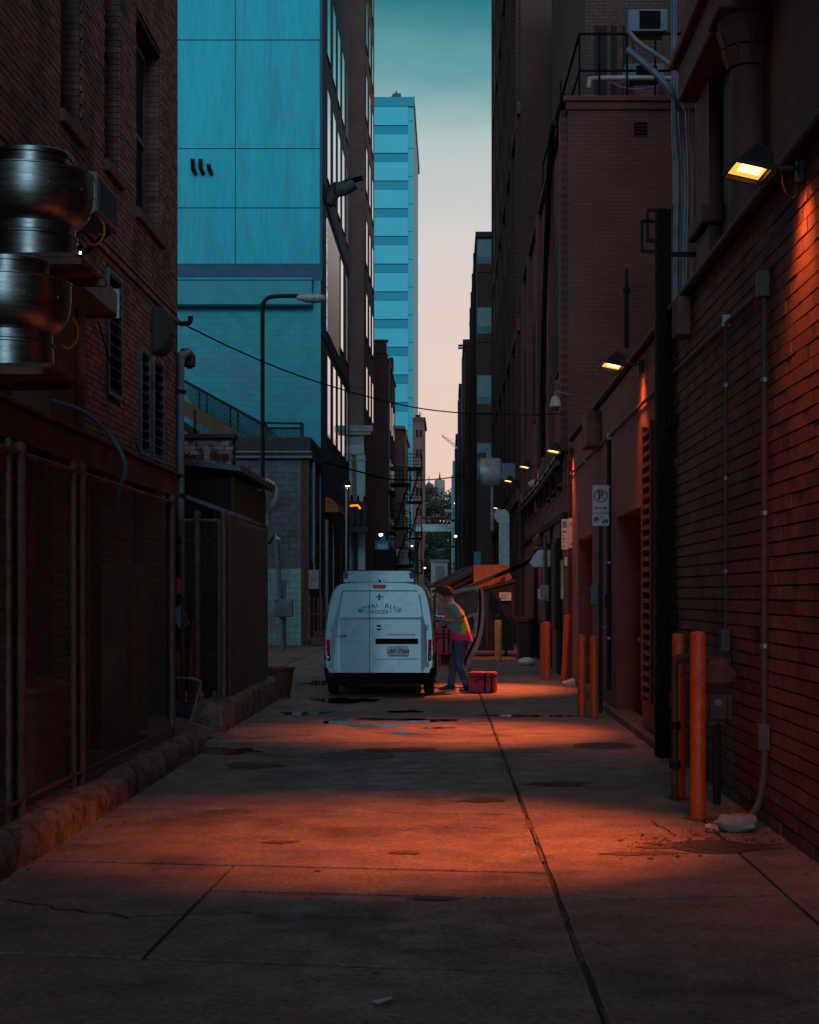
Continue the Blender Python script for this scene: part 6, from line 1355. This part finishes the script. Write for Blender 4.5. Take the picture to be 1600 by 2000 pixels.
for i, y in enumerate(st):
    k = {0: .965, 1: .985}.get(i, 1)
    if i == len(st)-1: k = .93
    zt_ = ztop(y); row = []
    half = [(h*k*wf(y), .34+(z-.34)*(zt_-.34)/(1.788-.34)*(1 if i else .992)) for h, z in SEC]
    full = [(-h, z) for h, z in half]+[(h, z) for h, z in half[::-1][1:]]
    for x, z in full: row.append((VX+x, VY+y+(ytail(z) if y < .5 else 0), z))
    rings.append(row)
m = len(rings[0])
for r_ in rings: mb.v += r_
for i in range(len(rings)-1):
    for k in range(m-1): mb.f.append((i*m+k, i*m+k+1, (i+1)*m+k+1, (i+1)*m+k))
    mb.f.append((i*m+m-1, i*m, (i+1)*m, (i+1)*m+m-1))
mb.f.append(tuple(range(m-1, -1, -1))); mb.f.append(tuple((len(rings)-1)*m+k for k in range(m)))
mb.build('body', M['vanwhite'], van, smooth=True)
# rear doors with a pressed recess
seam = vxp(722)
def halfw(z):
    for (a, z0), (b, z1) in zip(SEC, SEC[1:]):
        if z0 <= z <= z1: return a+(b-a)*(z-z0)/(z1-z0)
    return .5
def rear_door(side):
    s = -1 if side == 'l' else 1; g = .004
    # outer outline, following the body side
    zs = [.37, .45, .60, .80, 1.0, 1.2, 1.38, 1.52, 1.62, 1.685, 1.70]
    out = []
    edge = [(s*(halfw(z)*.965-.085-(.03 if z < .45 else 0)-(.05*max(0, (z-1.6)/.1))), z) for z in zs]
    inner_x = seam+s*g
    # recess outline
    x_o = (vxp(660)+.0) if s < 0 else vxp(826)
    r0, r1 = vzp(1208), vzp(1153)
    def loop(xo, z0, z1, xs, rad):
        pts = []
        # from seam bottom to the outer bottom corner, up, outer top corner, back to the seam
        pts.append((xs, z0))
        for k in range(7):
            a = R(-90+90*k/6); pts.append((xo-s*rad+s*rad*math.cos(a), z0+rad+rad*math.sin(a)))
        for k in range(7):
            a = R(90*k/6); top = z1; pts.append((xo-s*(.05+rad)+s*rad*math.cos(a), top-rad+rad*math.sin(a)))
        pts.append((xs, z1)); return pts
    inn = loop(x_o, r0, r1, inner_x, .05); inn2 = loop(x_o-s*.018, r0+.018, r1-.018, inner_x, .04)
    n = len(inn); outer = [(inner_x, zs[0])]
    # resample outer to the same count
    path = [(inner_x+(edge[0][0]-inner_x)*.6, zs[0])]+edge+[(inner_x+(edge[-1][0]-inner_x)*.6, zs[-1])]
    P = [Vector((x, z, 0)) for x, z in path]; L_ = [0]
    for a, b in zip(P, P[1:]): L_.append(L_[-1]+(b-a).length)
    for k in range(n-2):
        t_ = L_[-1]*k/(n-3); j = max(i for i in range(len(L_)) if L_[i] <= t_+1e-9); j = min(j, len(P)-2); f = (t_-L_[j])/max(1e-9, L_[j+1]-L_[j]); q = P[j].lerp(P[j+1], min(1, f)); outer.append((q.x, q.y))
    outer.append((inner_x, zs[-1]))
    mbd = MB()
    def add(loop_, d): 
        b = len(mbd.v); mbd.v += [(VX+x, VY+ytail(z)*1.0-d, z) for x, z in loop_]; return b
    b0 = add(outer, .002); b1 = add(outer, .022); b2 = add(inn, .022); b3 = add(inn2, .004)
    for k in range(n):
        j = (k+1) % n
        mbd.f.append((b0+k, b0+j, b1+j, b1+k))
        if k < n-1: mbd.f.append((b1+k, b1+j, b2+j, b2+k)); mbd.f.append((b2+k, b2+j, b3+j, b3+k))
    mbd.f.append(tuple(b3+k for k in range(n)))
    if s > 0: mbd.f = [q[::-1] for q in mbd.f]
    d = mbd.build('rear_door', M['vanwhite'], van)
    for z in (vzp(1225), vzp(1297)):
        x = s*(halfw(z)*.965-.075); MB().box(VX+x-.022, VX+x+.022, VY-.036, VY+.01, z-.045, z+.045).build('hinge', M['vanwhite'], d, bevel=.006)
    return d
dl = rear_door('l'); dr = rear_door('r')
MB().prism([(VX+seam-.0035, VY-.0225, .37), (VX+seam-.0035, VY-.0225, 1.0), (VX+seam-.0035, VY-.0225+.0955, 1.685), (VX+seam-.0035, VY+.12, 1.685), (VX+seam-.0035, VY+.02, 1.0), (VX+seam-.0035, VY+.02, .37)], (.007, 0, 0)).build('door_seal', M['vanblack'], dr)
for u0, u1, d in ((664, 721.4, dl), (722.6, 822, dr)): MB().prism([(VX+vxp(u0), VY+ytail(vzp(1208))-.024+a, vzp(1208)+b) for a, b in ((0, -.014), (-.016, -.006), (-.012, .004), (.012, .008))], (vxp(u1)-vxp(u0), 0, 0)).build('highlight_lip', M['vanwhite'], d)  # ridge added along the recess bottom to make its highlight
# horizontal crease, handle garnish, plate, lip
for u0, u1, d in ((652, 721, dl), (723, 833, dr)): MB().bar((VX+vxp(u0), VY-.023, vzp(1253)), (VX+vxp(u1), VY-.023, vzp(1253)), .012, .010).build('crease', M['vanwhite'], d)
MB().box(VX+vxp(734), VX+vxp(817), VY-.040, VY-.0225, vzp(1258), vzp(1247)).build('handle_garnish', M['vanblack'], dr, bevel=.006)
MB().bar((VX+vxp(737), VY-.034, vzp(1287)), (VX+vxp(815), VY-.034, vzp(1287)), .03, .014).build('plate_lip', M['vanwhite'], dr)
pl = MB().box(VX+vxp(758), VX+vxp(798), VY-.030, VY-.0225, vzp(1282.5), vzp(1262)).build('licence_plate', M['plate'], dr, bevel=.003)
def vt(me, u, v, off): return (me, Matrix.Translation((VX+vxp(u), VY+ytail(vzp(v))-off, vzp(v))) @ Matrix.Rotation(R(90), 4, 'X'))
merge('plate_number', [vt(text_mesh('LBY-7564', .088, M['ink'], .0008, bold=.002), 778, 1272.5, .0315), vt(text_mesh('TEXAS', .032, M['ink'], .0008), 778, 1264.3, .0315)], M['ink'], pl)
MB().box(VX+vxp(760), VX+vxp(796), VY-.0315, VY-.0305, vzp(1281.6), vzp(1280.2)).build('plate_line', M['ink'], pl)
# lettering
items = []
word = 'ROYAL BLUE'; n = len(word); cu_, cv = 742, 1262
Rr = (1262-1183); 
for i, ch_ in enumerate(word):
    if ch_ == ' ': continue
    a = (i-(n-1)/2)*R(6.55); u = cu_+Rr*math.sin(a); v = cv-Rr*math.cos(a)
    me = text_mesh(ch_, .092, M['vanblue'], .001, bold=.0015)
    items.append((me, Matrix.Translation((VX+vxp(u), VY+ytail(vzp(v))-.0065, vzp(v))) @ Matrix.Rotation(a, 4, 'Y') @ Matrix.Rotation(R(90), 4, 'X') @ Matrix.Scale(1.15, 4, (1, 0, 0))))
for it in items: merge('letter', [it], M['vanblue'], dr)
merge('lettering', [vt(text_mesh('GROCERY', .078, M['vanblue'], .001, bold=.0015, spacing=1.15), 741.5, 1195.5, .0065)], M['vanblue'], dr)
for u0, u1 in ((701, 713), (770, 782)): MB().bar((VX+vxp(u0), VY+ytail(vzp(1195.5))-.0065, vzp(1195.5)), (VX+vxp(u1), VY+ytail(vzp(1195.5))-.0065, vzp(1195.5)), .002, .009).build('rule_line', M['vanblue'], dr)
merge('web_address', [vt(text_mesh('ROYALBLUEGROCERY.COM', .034, M['vanblue'], .001, bold=.0008), 784, 1239.5, .0235)], M['vanblue'], dr)
merge('model_badge', [vt(text_mesh('NV200', .05, M['chrome'], .004, bold=.001, spacing=1.1), 667.5, 1243, .026)], M['dksteel'], dl)
# fleur-de-lis
def fl(pts): return [(x*.001, z*.001) for x, z in pts]
cx_, czf = vxp(740.5), vzp(1166)
mb = MB()
def fleur(pts):
    mb.prism([(VX+cx_+x, VY+ytail(czf+z)-.0065, czf+z) for x, z in fl(pts)], (0, .0015, 0))
fleur([(0, 62), (14, 36), (17, 16), (8, -8), (6, -22), (-6, -22), (-8, -8), (-17, 16), (-14, 36)])
for s in (1, -1):
    P = [(9, -8), (20, 12), (36, 22), (52, 14), (58, -4), (50, -14), (40, -10), (46, -2), (42, 6), (32, 4), (22, -10), (16, -22), (8, -22)]
    fleur([(s*x, z) for x, z in P][::s])
fleur([(-30, -34), (30, -34), (30, -25), (-30, -25)]); fleur([(-22, -52), (22, -52), (14, -37), (-14, -37)])
mb.build('fleur_emblem', M['vanblue'], dr)
# round badge
bz = vzp(1226); bx_ = vxp(740.5)
mb = MB(); ring(mb, VX+bx_, VY-.037, bz, .046, .066, 28, .014, 1.1); mb.box(VX+bx_-.082, VX+bx_+.082, VY-.038, VY-.0235, bz-.012, bz+.012); mb.build('badge', M['chrome'], dr)
MB().prism([(VX+bx_+.045*math.cos(k*.4488), VY-.0235, bz+.045*math.sin(k*.4488)) for k in range(14)], (0, .001, 0)).build('badge_disc', M['vanblack'], dr)
# lamps
for s in (-1, 1):
    z0, z1, z2 = vzp(1291), vzp(1277), vzp(1249)
    def lp(z, d): return (VX+s*(halfw(z)+.004-d), z)
    f = MB().prism([(VX+s*.760, VY-.012, z1), (VX+s*.858, VY+.02, z1), (VX+s*.850, VY+.02, z2), (VX+s*.765, VY-.012, z2)][::s], (0, .14, 0)).build('tail_lamp', M['redlens'], van, bevel=.008)
    for k in range(2): MB().box(min(VX+s*.77, VX+s*.84), max(VX+s*.77, VX+s*.84), VY-.016, VY-.008, z1+.08+k*.08, z1+.088+k*.08).build('lamp_divider', M['vanblack'], f)
    f = MB().prism([(VX+s*.760, VY-.012, z0), (VX+s*.858, VY+.02, z0), (VX+s*.858, VY+.02, z1-.002), (VX+s*.760, VY-.012, z1-.002)][::s], (0, .14, 0)).build('reversing_lamp', M['vanblack'], van, bevel=.006)
    MB().ball((VX+s*.805, VY-.012, (z0+z1)/2), (.035, .012, .03), 12, 8).build('reflector', M['clearlens'], f)
MB().prism([(VX+x, VY+ytail(1.74)-.045, z) for x, z in ((vxp(729), vzp(1149.5)), (vxp(752), vzp(1149.5)), (vxp(754), vzp(1142)), (vxp(727), vzp(1142)))], (0, .06, 0)).build('brake_lamp', M['redlens'], van, bevel=.004)
MB().ball((VX+vxp(741), VY+.13, 1.80), (.02, .03, .02), 8, 6).build('antenna_base', M['vanblack'], van)
# bumper, underbody, wheels
MB().prism([(VX+x, VY-.05, z) for x, z in rrect(-.83, .83, .20, .375, .04)], (0, .35, 0)).build('bumper', M['vanblack'], van, bevel=.012)
for s in (-1, 1): MB().prism([(VX+s*.775, VY-.04, .36), (VX+s*.845, VY-.02, .36), (VX+s*.862, VY-.0, .45), (VX+s*.80, VY-.015, .45)][::s], (0, .2, 0)).build('bumper_corner', M['vanblack'], van, bevel=.01)
MB().box(VX-.72, VX+.72, VY+.3, VY+4.1, .22, .345).build('underbody', M['vanblack'], van)
MB().tube([(VX-.66, VY+.75, .30), (VX+.66, VY+.75, .30)], .05, 10).build('rear_axle', M['vanblack'], van); MB().tube([(VX+.35, VY+.1, .24), (VX+.35, VY+.6, .25)], .03, 10).build('exhaust_pipe', M['galv'], van)
for s in (-1, 1):
    for yy in (.78, 3.5):
        w = MB().lathe([(.19, -.085), (.285, -.08), (.305, -.05), (.305, .05), (.285, .08), (.19, .085)], (VX+s*.765, VY+yy, .302), 28, Matrix.Rotation(R(90), 3, 'Y'), cap=False).build('tyre', M['tyre'], van, smooth=True)
        MB().lathe([(.195, -.06), (.195, .06), (.17, .065), (.06, .05), (.04, .075)], (VX+s*.765, VY+yy, .302), 20, Matrix.Rotation(R(90*s), 3, 'Y')).build('rim', M['galv'], w, smooth=True)
    MB().tube([(VX+s*.855, VY+yy+.36*math.cos(a)-2.72, .302+.36*math.sin(a)) for a in [math.pi*k/14 for k in range(15)]], .03, 8).build('wheel_arch', M['vanblack'], van)
# glazing and mirrors
MB().add([(VX-.66, VY+3.27, 1.66), (VX+.66, VY+3.27, 1.66), (VX+.74, VY+3.92, 1.135), (VX-.74, VY+3.92, 1.135)], [(0, 1, 2, 3)]).build('windscreen', M['glass'], van)
MB().add([(VX-.855, VY+2.25, 1.06), (VX-.85, VY+3.3, 1.06), (VX-.79, VY+3.1, 1.5), (VX-.785, VY+2.3, 1.52)], [(0, 1, 2, 3)]).build('side_window', M['glass'], van)
for s in (-1, 1): q = MB().box(VX+s*.98-.09, VX+s*.98+.09, VY+3.1, VY+3.22, 1.06, 1.28).build('mirror', M['vanblack'], van, bevel=.03); MB().bar((VX+s*.86, VY+3.2, 1.12), (VX+s*.92, VY+3.18, 1.15), .05, .06).build('mirror_arm', M['vanblack'], q)
# roof rack box
f = MB().prism([(VX+x, VY+.22, z) for x, z in ((vxp(669), vzp(1137)), (vxp(808), vzp(1137)), (vxp(808), vzp(1129)), (vxp(806), vzp(1117)), (vxp(799), vzp(1114)), (vxp(680), vzp(1114)), (vxp(672), vzp(1118)), (vxp(669), vzp(1129)))], (0, 2.6, 0)).build('roof_box', M['vanwhite'], van, bevel=.006)
for u0, u1 in ((668, 678), (799.5, 809)): MB().box(VX+vxp(u0), VX+vxp(u1), VY+.212, VY+.30, vzp(1130), vzp(1117)).build('end_cap', M['vanblue'], f, bevel=.004)
mb = MB()
for u in (680, 686, 720, 748, 753, 797):
    for v in (1120, 1134): mb.ball((VX+vxp(u), VY+.216, vzp(v)), .008, 6, 4)
mb.build('rivet', M['vanblack'], f)
MB().box(VX+vxp(670), VX+vxp(806), VY+.2, VY+2.84, vzp(1114), vzp(1112.5)).build('rack_rail', M['tar'], f)
for yy in (.5, 2.4): MB().box(VX+vxp(676), VX+vxp(802), VY+yy, VY+yy+.06, 1.755, vzp(1137)).build('rack_foot', M['vanblack'], f)
# open passenger door, seen from its inner side
yd = VY+2.55
def px(u): return (u-U0)/F*yd
def pz_(v): return EYE-(v-V0)/F*yd
outl = [(856, 1303), (906, 1312), (915, 1303), (924, 1285), (936, 1262), (944, 1232), (947, 1200), (945, 1155), (940, 1146), (930, 1145), (905, 1148), (880, 1155), (866, 1162), (856, 1174)]
win = [(868, 1214), (932, 1196), (935, 1160), (932, 1154), (922, 1152), (905, 1155), (882, 1162), (868, 1172)]
pd = MB(); pts = [(px(u), yd, pz_(v)) for u, v in outl]
n = len(pts)
# door skin with a window hole: outer ring to window ring by nearest matching
wl = [(px(u), yd, pz_(v)) for u, v in [(868, 1214), (895, 1207), (912, 1202), (925, 1198), (932, 1196), (934, 1180), (935, 1165), (935, 1160), (932, 1154), (927, 1152), (905, 1155), (882, 1162), (873, 1168), (868, 1172)]]
b = 0
pd.v = pts+[(x, y+.05, z) for x, y, z in pts]+wl+[(x, y+.05, z) for x, y, z in wl]
for k in range(n):
    j = (k+1) % n
    pd.f += [(k, j, 2*n+j, 2*n+k), (n+j, n+k, 3*n+k, 3*n+j), (j, k, n+k, n+j), (2*n+k, 2*n+j, 3*n+j, 3*n+k)]
door = pd.build('open_door', M['doorgrey'], van, smooth=True)
gl = MB(); gl.v = [(x, yd+.025, z) for x, y, z in wl]; gl.f = [tuple(range(n))]
gm = bpy.data.materials.new('door_glass'); gm.use_nodes = True; gp = gm.node_tree.nodes['Principled BSDF']; gp.inputs['Base Color'].default_value = (.35, .42, .42, 1); gp.inputs['Roughness'].default_value = .03; gp.inputs['Transmission Weight'].default_value = .9; gp.inputs['IOR'].default_value = 1.05
gl.build('door_window', gm, door)
seal = [(937, 1150), (938, 1180), (936, 1215), (930, 1245), (919, 1270), (910, 1288), (906, 1304)]
MB().tube(spline([(px(u), yd-.012, pz_(v)) for u, v in seal], 5), .022, 8).build('rubber_seal', M['vanblack'], door, smooth=True)
trim = [(862, 1225), (925, 1204), (926, 1215), (921, 1243), (910, 1268), (900, 1298), (862, 1298)]
MB().prism([(px(u), yd-.03, pz_(v)) for u, v in trim], (0, .025, 0)).build('door_trim', M['seat'], door, bevel=.008)
MB().tube(spline([(px(932), yd-.02, pz_(1215)), (px(931), yd-.05, pz_(1222)), (px(930), yd-.05, pz_(1236)), (px(929), yd-.02, pz_(1243))], 4), .012, 8).build('grab_handle', M['vanwhite'], door, smooth=True)
for u, v in ((926, 1225), (925, 1231), (926, 1236), (921, 1257)): MB().ball((px(u), yd-.004, pz_(v)), .012, 8, 5).build('latch_hole', M['vanblack'], door)
MB().box(VX+.835, VX+.866, VY+1.3, VY+2.5, .42, 1.6).build('door_shade_panel', M['seat'], van)  # dark panel painted in for the shaded doorway; the body has no hole
MB().box(VX+.60, VX+.885, VY+2.0, VY+2.5, .5, .78).build('seat_cushion', M['seat'], van, bevel=.03); MB().box(VX+.84, VX+.90, VY+2.2, VY+2.45, .2, .42).build('sill_step', M['grey'], van)
# ================================================================ insulated bags
def bag(name, c, w, d, h, label, straps, rz=0, sag=0):
    t = thing(name, label, 'bag', c); x, y, z = c
    mb = MB(); n = 6
    body = MB().box(x-w/2, x+w/2, y-d/2, y+d/2, z+.004, z+h*.86).build('body', M['redbag'], t, bevel=.02, seg=2)
    MB().box(x-w/2-.008, x+w/2+.008, y-d/2-.008, y+d/2+.008, z+h*.80, z+h).build('lid', M['redbag'], t, bevel=.02, seg=2)
    for u in straps:
        sx = x+u*w; MB().box(sx-.018, sx+.018, y-d/2-.016, y-d/2-.009, z+.02, z+h*.98).build('strap', M['strap'], t)
    MB().box(x-w/2, x+w/2, y-d/2-.013, y-d/2-.0085, z+h*.76, z+h*.80).build('zip', M['strap'], t)
    hd = spline([(x-.1, y-d/2-.012, z+h*.5), (x-.1, y-d/2-.03, z+h*.62), (x, y-d/2-.035, z+h*.66), (x+.1, y-d/2-.03, z+h*.62), (x+.1, y-d/2-.012, z+h*.5)], 4)
    MB().tube(hd, .010, 6).build('handle', M['strap'], t)
    return t
b2 = bag('delivery_bag', (.53, 25.0, 0), .43, .36, .33, 'crimson insulated delivery bag standing on the ground by the van door', (.12, .38)); b2.rotation_euler[2] = R(-8)
bag('delivery_bag', (-.12, 25.0, .62), .26, .34, .42, 'crimson insulated bag held at the van doorway by the worker', (.05, .36))
# ================================================================ the worker
def to_obj(mb, name, mat, parent, voxel=.012, sm=4):
    me = bpy.data.meshes.new(name); me.from_pydata(mb.v, [], mb.f); bm = bmesh.new(); bm.from_mesh(me); bmesh.ops.recalc_face_normals(bm, faces=bm.faces); bm.to_mesh(me); bm.free()
    o = bpy.data.objects.new(name, me); COL.objects.link(o)
    r = o.modifiers.new('r', 'REMESH'); r.mode = 'VOXEL'; r.voxel_size = voxel
    s = o.modifiers.new('s', 'SMOOTH'); s.iterations = sm; s.factor = .5
    dg = bpy.context.evaluated_depsgraph_get(); m2 = bpy.data.meshes.new_from_object(o.evaluated_get(dg)); bpy.data.objects.remove(o)
    m2.materials.clear(); m2.materials.append(mat); m2.name = name
    for p in m2.polygons: p.use_smooth = True
    o = bpy.data.objects.new(name, m2); COL.objects.link(o); attach(o, parent); return o
PY_ = 25.1
def pp(u, v, dy=0): q = W(u, v, PY_); return Vector((q.x, PY_+dy, q.z))
man = thing('person', 'person in a tie-dye shirt, jeans and blue gloves unloading bags at the van door', 'person', (.1, PY_, 0))
def limb(mb, pts, rad): mb.tube(spline(pts, 4), [x for x in interp(rad, (len(pts)-1)*4+1)], 12)
def interp(r, n):
    out = []
    for i in range(n):
        t = i/(n-1)*(len(r)-1); k = min(int(t), len(r)-2); f = t-k; out.append(r[k]*(1-f)+r[k+1]*f)
    return out
mb = MB()
head = pp(868, 1161)
# skull, jaw, nose, ears, neck
mb.ball(head+Vector((.02, 0, .02)), (.098, .078, .105), 18, 14); mb.ball(head+Vector((-.035, 0, -.045)), (.062, .056, .07), 14, 10)
mb.ball(head+Vector((-.085, 0, -.028)), (.026, .014, .022), 10, 8); mb.ball(head+Vector((-.075, 0, .005)), (.02, .035, .012), 10, 6)
mb.ball(head+Vector((-.078, 0, -.065)), (.018, .024, .012), 10, 6); mb.ball(head+Vector((-.065, 0, -.092)), (.026, .026, .02), 10, 6)
for s in (-1, 1): mb.ball(head+Vector((.025, s*.08, -.015)), (.02, .012, .03), 8, 6)
neck = pp(880, 1176); chest = pp(887, 1195); belly = pp(893, 1225); hip = pp(897, 1247)
limb(mb, [head+Vector((.03, 0, -.05)), neck, chest], [.055, .058, .09])
mb.tube([chest+Vector((0, 0, .03)), chest, belly, hip], [(.10, .16), (.115, .17), (.11, .15), (.115, .155)], 16)
hands = []
for s, sh, el, ha in ((-1, pp(888, 1188, -.17), pp(903, 1213, -.21), pp(862, 1210, -.14)), (1, pp(886, 1188, .17), pp(896, 1213, .2), pp(858, 1205, .10))):
    limb(mb, [sh, sh.lerp(el, .5), el], [.058, .05, .042]); limb(mb, [el, el.lerp(ha, .4), ha], [.044, .040, .027]); hands.append((s, el, ha))
for s, k, a in ((-1, pp(898, 1298, -.10), pp(912, 1340, -.12)), (1, pp(886, 1298, .12), pp(881, 1341, .16))):
    h_ = hip+Vector((0, s*.09, -.02)); limb(mb, [h_, k, a], [.088, .056, .04])
    mb.ball(a+Vector((-.03, 0, -.03)), (.09, .04, .04), 10, 8)
body = to_obj(mb, 'body', M['skin'], man, .011, 3)
# eyes and brows
for s in (-1, 1): MB().ball(head+Vector((-.078, s*.03, -.002)), (.008, .011, .008), 8, 6).build('eye', M['signink'], body); MB().tube([head+Vector((-.083, s*.015, .018)), head+Vector((-.078, s*.045, .018))], .005, 6).build('brow', M['hair'], body)
MB().tube([head+Vector((-.094, -.018, -.066)), head+Vector((-.096, .018, -.066))], .004, 6).build('mouth', M['signred'], body)
# hair: thick tousled locks
rnd = random.Random(4); mb = MB(); hc = head+Vector((.03, 0, .04))
mb.ball(hc, (.108, .095, .10), 16, 12)
for _ in range(150):
    th = rnd.uniform(0, 6.283); ph = rnd.uniform(-.35, 1.5); d = Vector((math.cos(th)*math.cos(ph), math.sin(th)*math.cos(ph), math.sin(ph)))
    if d.x < -.55 and d.z < .25: continue
    p = hc+Vector((d.x*.105, d.y*.092, d.z*.10)); t_ = Vector((rnd.uniform(-.7, .1), rnd.gauss(0, .5), -1)).normalized()
    L_ = rnd.uniform(.03, .07); mb.tube(spline([p-d*.01, p+d*.014+t_*L_*.4, p+d*.008+t_*L_], 3), [.013, .013, .012, .012, .010, .008, .003], 5)
for k in range(9): y_ = -.07+k*.0175; mb.tube(spline([hc+Vector((-.06, y_, .075)), hc+Vector((-.115, y_*1.05, .045)), hc+Vector((-.125, y_*1.05+rnd.gauss(0, .006), -.005-rnd.random()*.02))], 3), [.016, .016, .016, .015, .012, .008, .003], 6)
to_obj(mb, 'hair', M['hair'], man, .008, 1)
# shirt: loose, hanging from a rounded back
mb = MB()
sec = [(pp(879, 1176), .07, .085), (pp(884, 1183), .10, .16), (pp(889, 1196), .135, .20), (pp(893, 1213), .165, .205), (pp(896, 1231), .19, .205), (pp(898, 1245), .205, .205), (pp(899, 1251), .205, .20)]
n = 28; rows_ = []
for i, (c, rx, ry_) in enumerate(sec):
    row = []
    for k in range(n):
        a = 6.28319*k/n; w_ = 1+(.04*math.sin(5*a+i)+.03*math.sin(9*a+2*i))*(i/6)
        row.append((c.x+rx*math.cos(a)*w_, c.y+ry_*math.sin(a)*w_, c.z+.02*math.cos(a)*(-1 if i > 3 else .3)*(i/6)+(.012*math.sin(4*a) if i == 6 else 0)))
    rows_.append(row); mb.v += row
for i in range(len(sec)-1):
    for k in range(n): j = (k+1) % n; mb.f.append((i*n+k, i*n+j, (i+1)*n+j, (i+1)*n+k))
o = mb.build('shirt', M['tiedye'], man, smooth=True); sd_ = o.modifiers.new('thick', 'SOLIDIFY'); sd_.thickness = .008; ss = o.modifiers.new('sub', 'SUBSURF'); ss.levels = 1; ss.render_levels = 1
for s, el, ha in hands:
    mb = MB(); sh = pp(887, 1188, s*.16); q = sh.lerp(el, .80)
    mb.tube(spline([sh+Vector((0, -s*.05, .015)), sh, sh.lerp(el, .4), q], 4), interp([.075, .08, .084, .092], 13), 16, cap=False)
    o = mb.build('sleeve', M['tiedye'], man, smooth=True); sd_ = o.modifiers.new('thick', 'SOLIDIFY'); sd_.thickness = .006

# jeans
mb = MB(); mb.tube([hip+Vector((0, 0, .05)), hip+Vector((0, 0, -.02)), hip+Vector((.005, 0, -.10))], [(.125, .16), (.13, .168), (.12, .16)], 18)
for s, k, a in ((-1, pp(898, 1298, -.10), pp(912, 1340, -.12)), (1, pp(886, 1298, .12), pp(881, 1341, .16))):
    h_ = hip+Vector((0, s*.085, -.05)); limb(mb, [h_, h_.lerp(k, .5), k, k.lerp(a, .5), a+Vector((0, 0, .02))], [.105, .092, .074, .066, .060])
    for j in range(7): z = .08+.05*j; c = a.lerp(k, .08+.11*j); mb.tube([c+Vector((.05*math.cos(q), .05*math.sin(q), .012*math.sin(3*q+j)))*1 for q in [k2*.6283 for k2 in range(10)]], .014, 5, closed=True)
to_obj(mb, 'jeans', M['jeans'], man, .012, 2)
# gloves: palm and five fingers each, closed on the bag handle
for s, el, ha in hands:
    mb = MB(); d = (ha-el).normalized(); up = Vector((0, 0, 1)); side = d.cross(up).normalized()
    mb.tube([ha-d*.05, ha, ha+d*.045, ha+d*.085], [(.030, .030), (.032, .026), (.042, .020), (.040, .018)], 12)
    for k in range(4):
        o_ = side*(-.030+.020*k); L_ = (.034, .040, .038, .030)[k]; b0 = ha+d*.08+o_
        mb.tube(spline([b0, b0+d*L_-up*.004, b0+d*(L_+.012)-up*.03, b0+d*(L_-.006)-up*.052], 3), interp([.0105, .010, .009, .0075], 10), 8)
    b0 = ha+d*.02-side*.03*s; mb.tube(spline([b0, b0+d*.03-side*.022*s-up*.012, b0+d*.055-side*.012*s-up*.034], 3), interp([.014, .012, .009], 7), 8)
    to_obj(mb, 'glove', M['glove'], man, .007, 2)
# shoes
for s, a, rz in ((-1, pp(912, 1341, -.12), 1.0), (1, pp(881, 1342, .16), .15)):
    c, s_ = math.cos(rz), math.sin(rz); f = Vector((-c, -s_, 0)); l = Vector((s_, -c, 0)); g = Vector((a.x, a.y, 0)); mb = MB()
    mb.tube(spline([g-f*.07+Vector((0, 0, .05)), g+Vector((0, 0, .065)), g+f*.1+Vector((0, 0, .05)), g+f*.2+Vector((0, 0, .036))], 4), [(w, h) for w, h in zip(interp([.038, .042, .048, .028], 13), interp([.042, .055, .04, .026], 13))], 12)
    mb.tube([g+Vector((0, 0, .05)), g+Vector((0, 0, .12))], .05, 12)
    q = to_obj(mb, 'shoe', M['shoe'], man, .009, 2)
    pts = [g-f*.105+l*.02, g-f*.09+l*.042, g+f*.08+l*.052, g+f*.18+l*.036, g+f*.215, g+f*.18-l*.036, g+f*.08-l*.052, g-f*.09-l*.042, g-f*.105-l*.02]
    MB().prism([p+Vector((0, 0, .004)) for p in pts][::-1], (0, 0, .022)).build('sole', M['sole'], q, bevel=.004)
    mb = MB()
    for k in range(3): mb.tube([g+f*(.05+.03*k)+l*.03+Vector((0, 0, .092-.012*k)), g+f*(.05+.03*k)-l*.03+Vector((0, 0, .092-.012*k))], .005, 5)
    mb.build('lace', M['sole'], q)
one('scanner', MB().box(-.32, -.24, 24.93, 25.03, 1.10, 1.16).tube([(-.28, 24.98, 1.1), (-.27, 24.98, 1.02)], .02, 8), M['strap'], 'small dark handheld device in the gloved hands', 'device', bevel=.006)
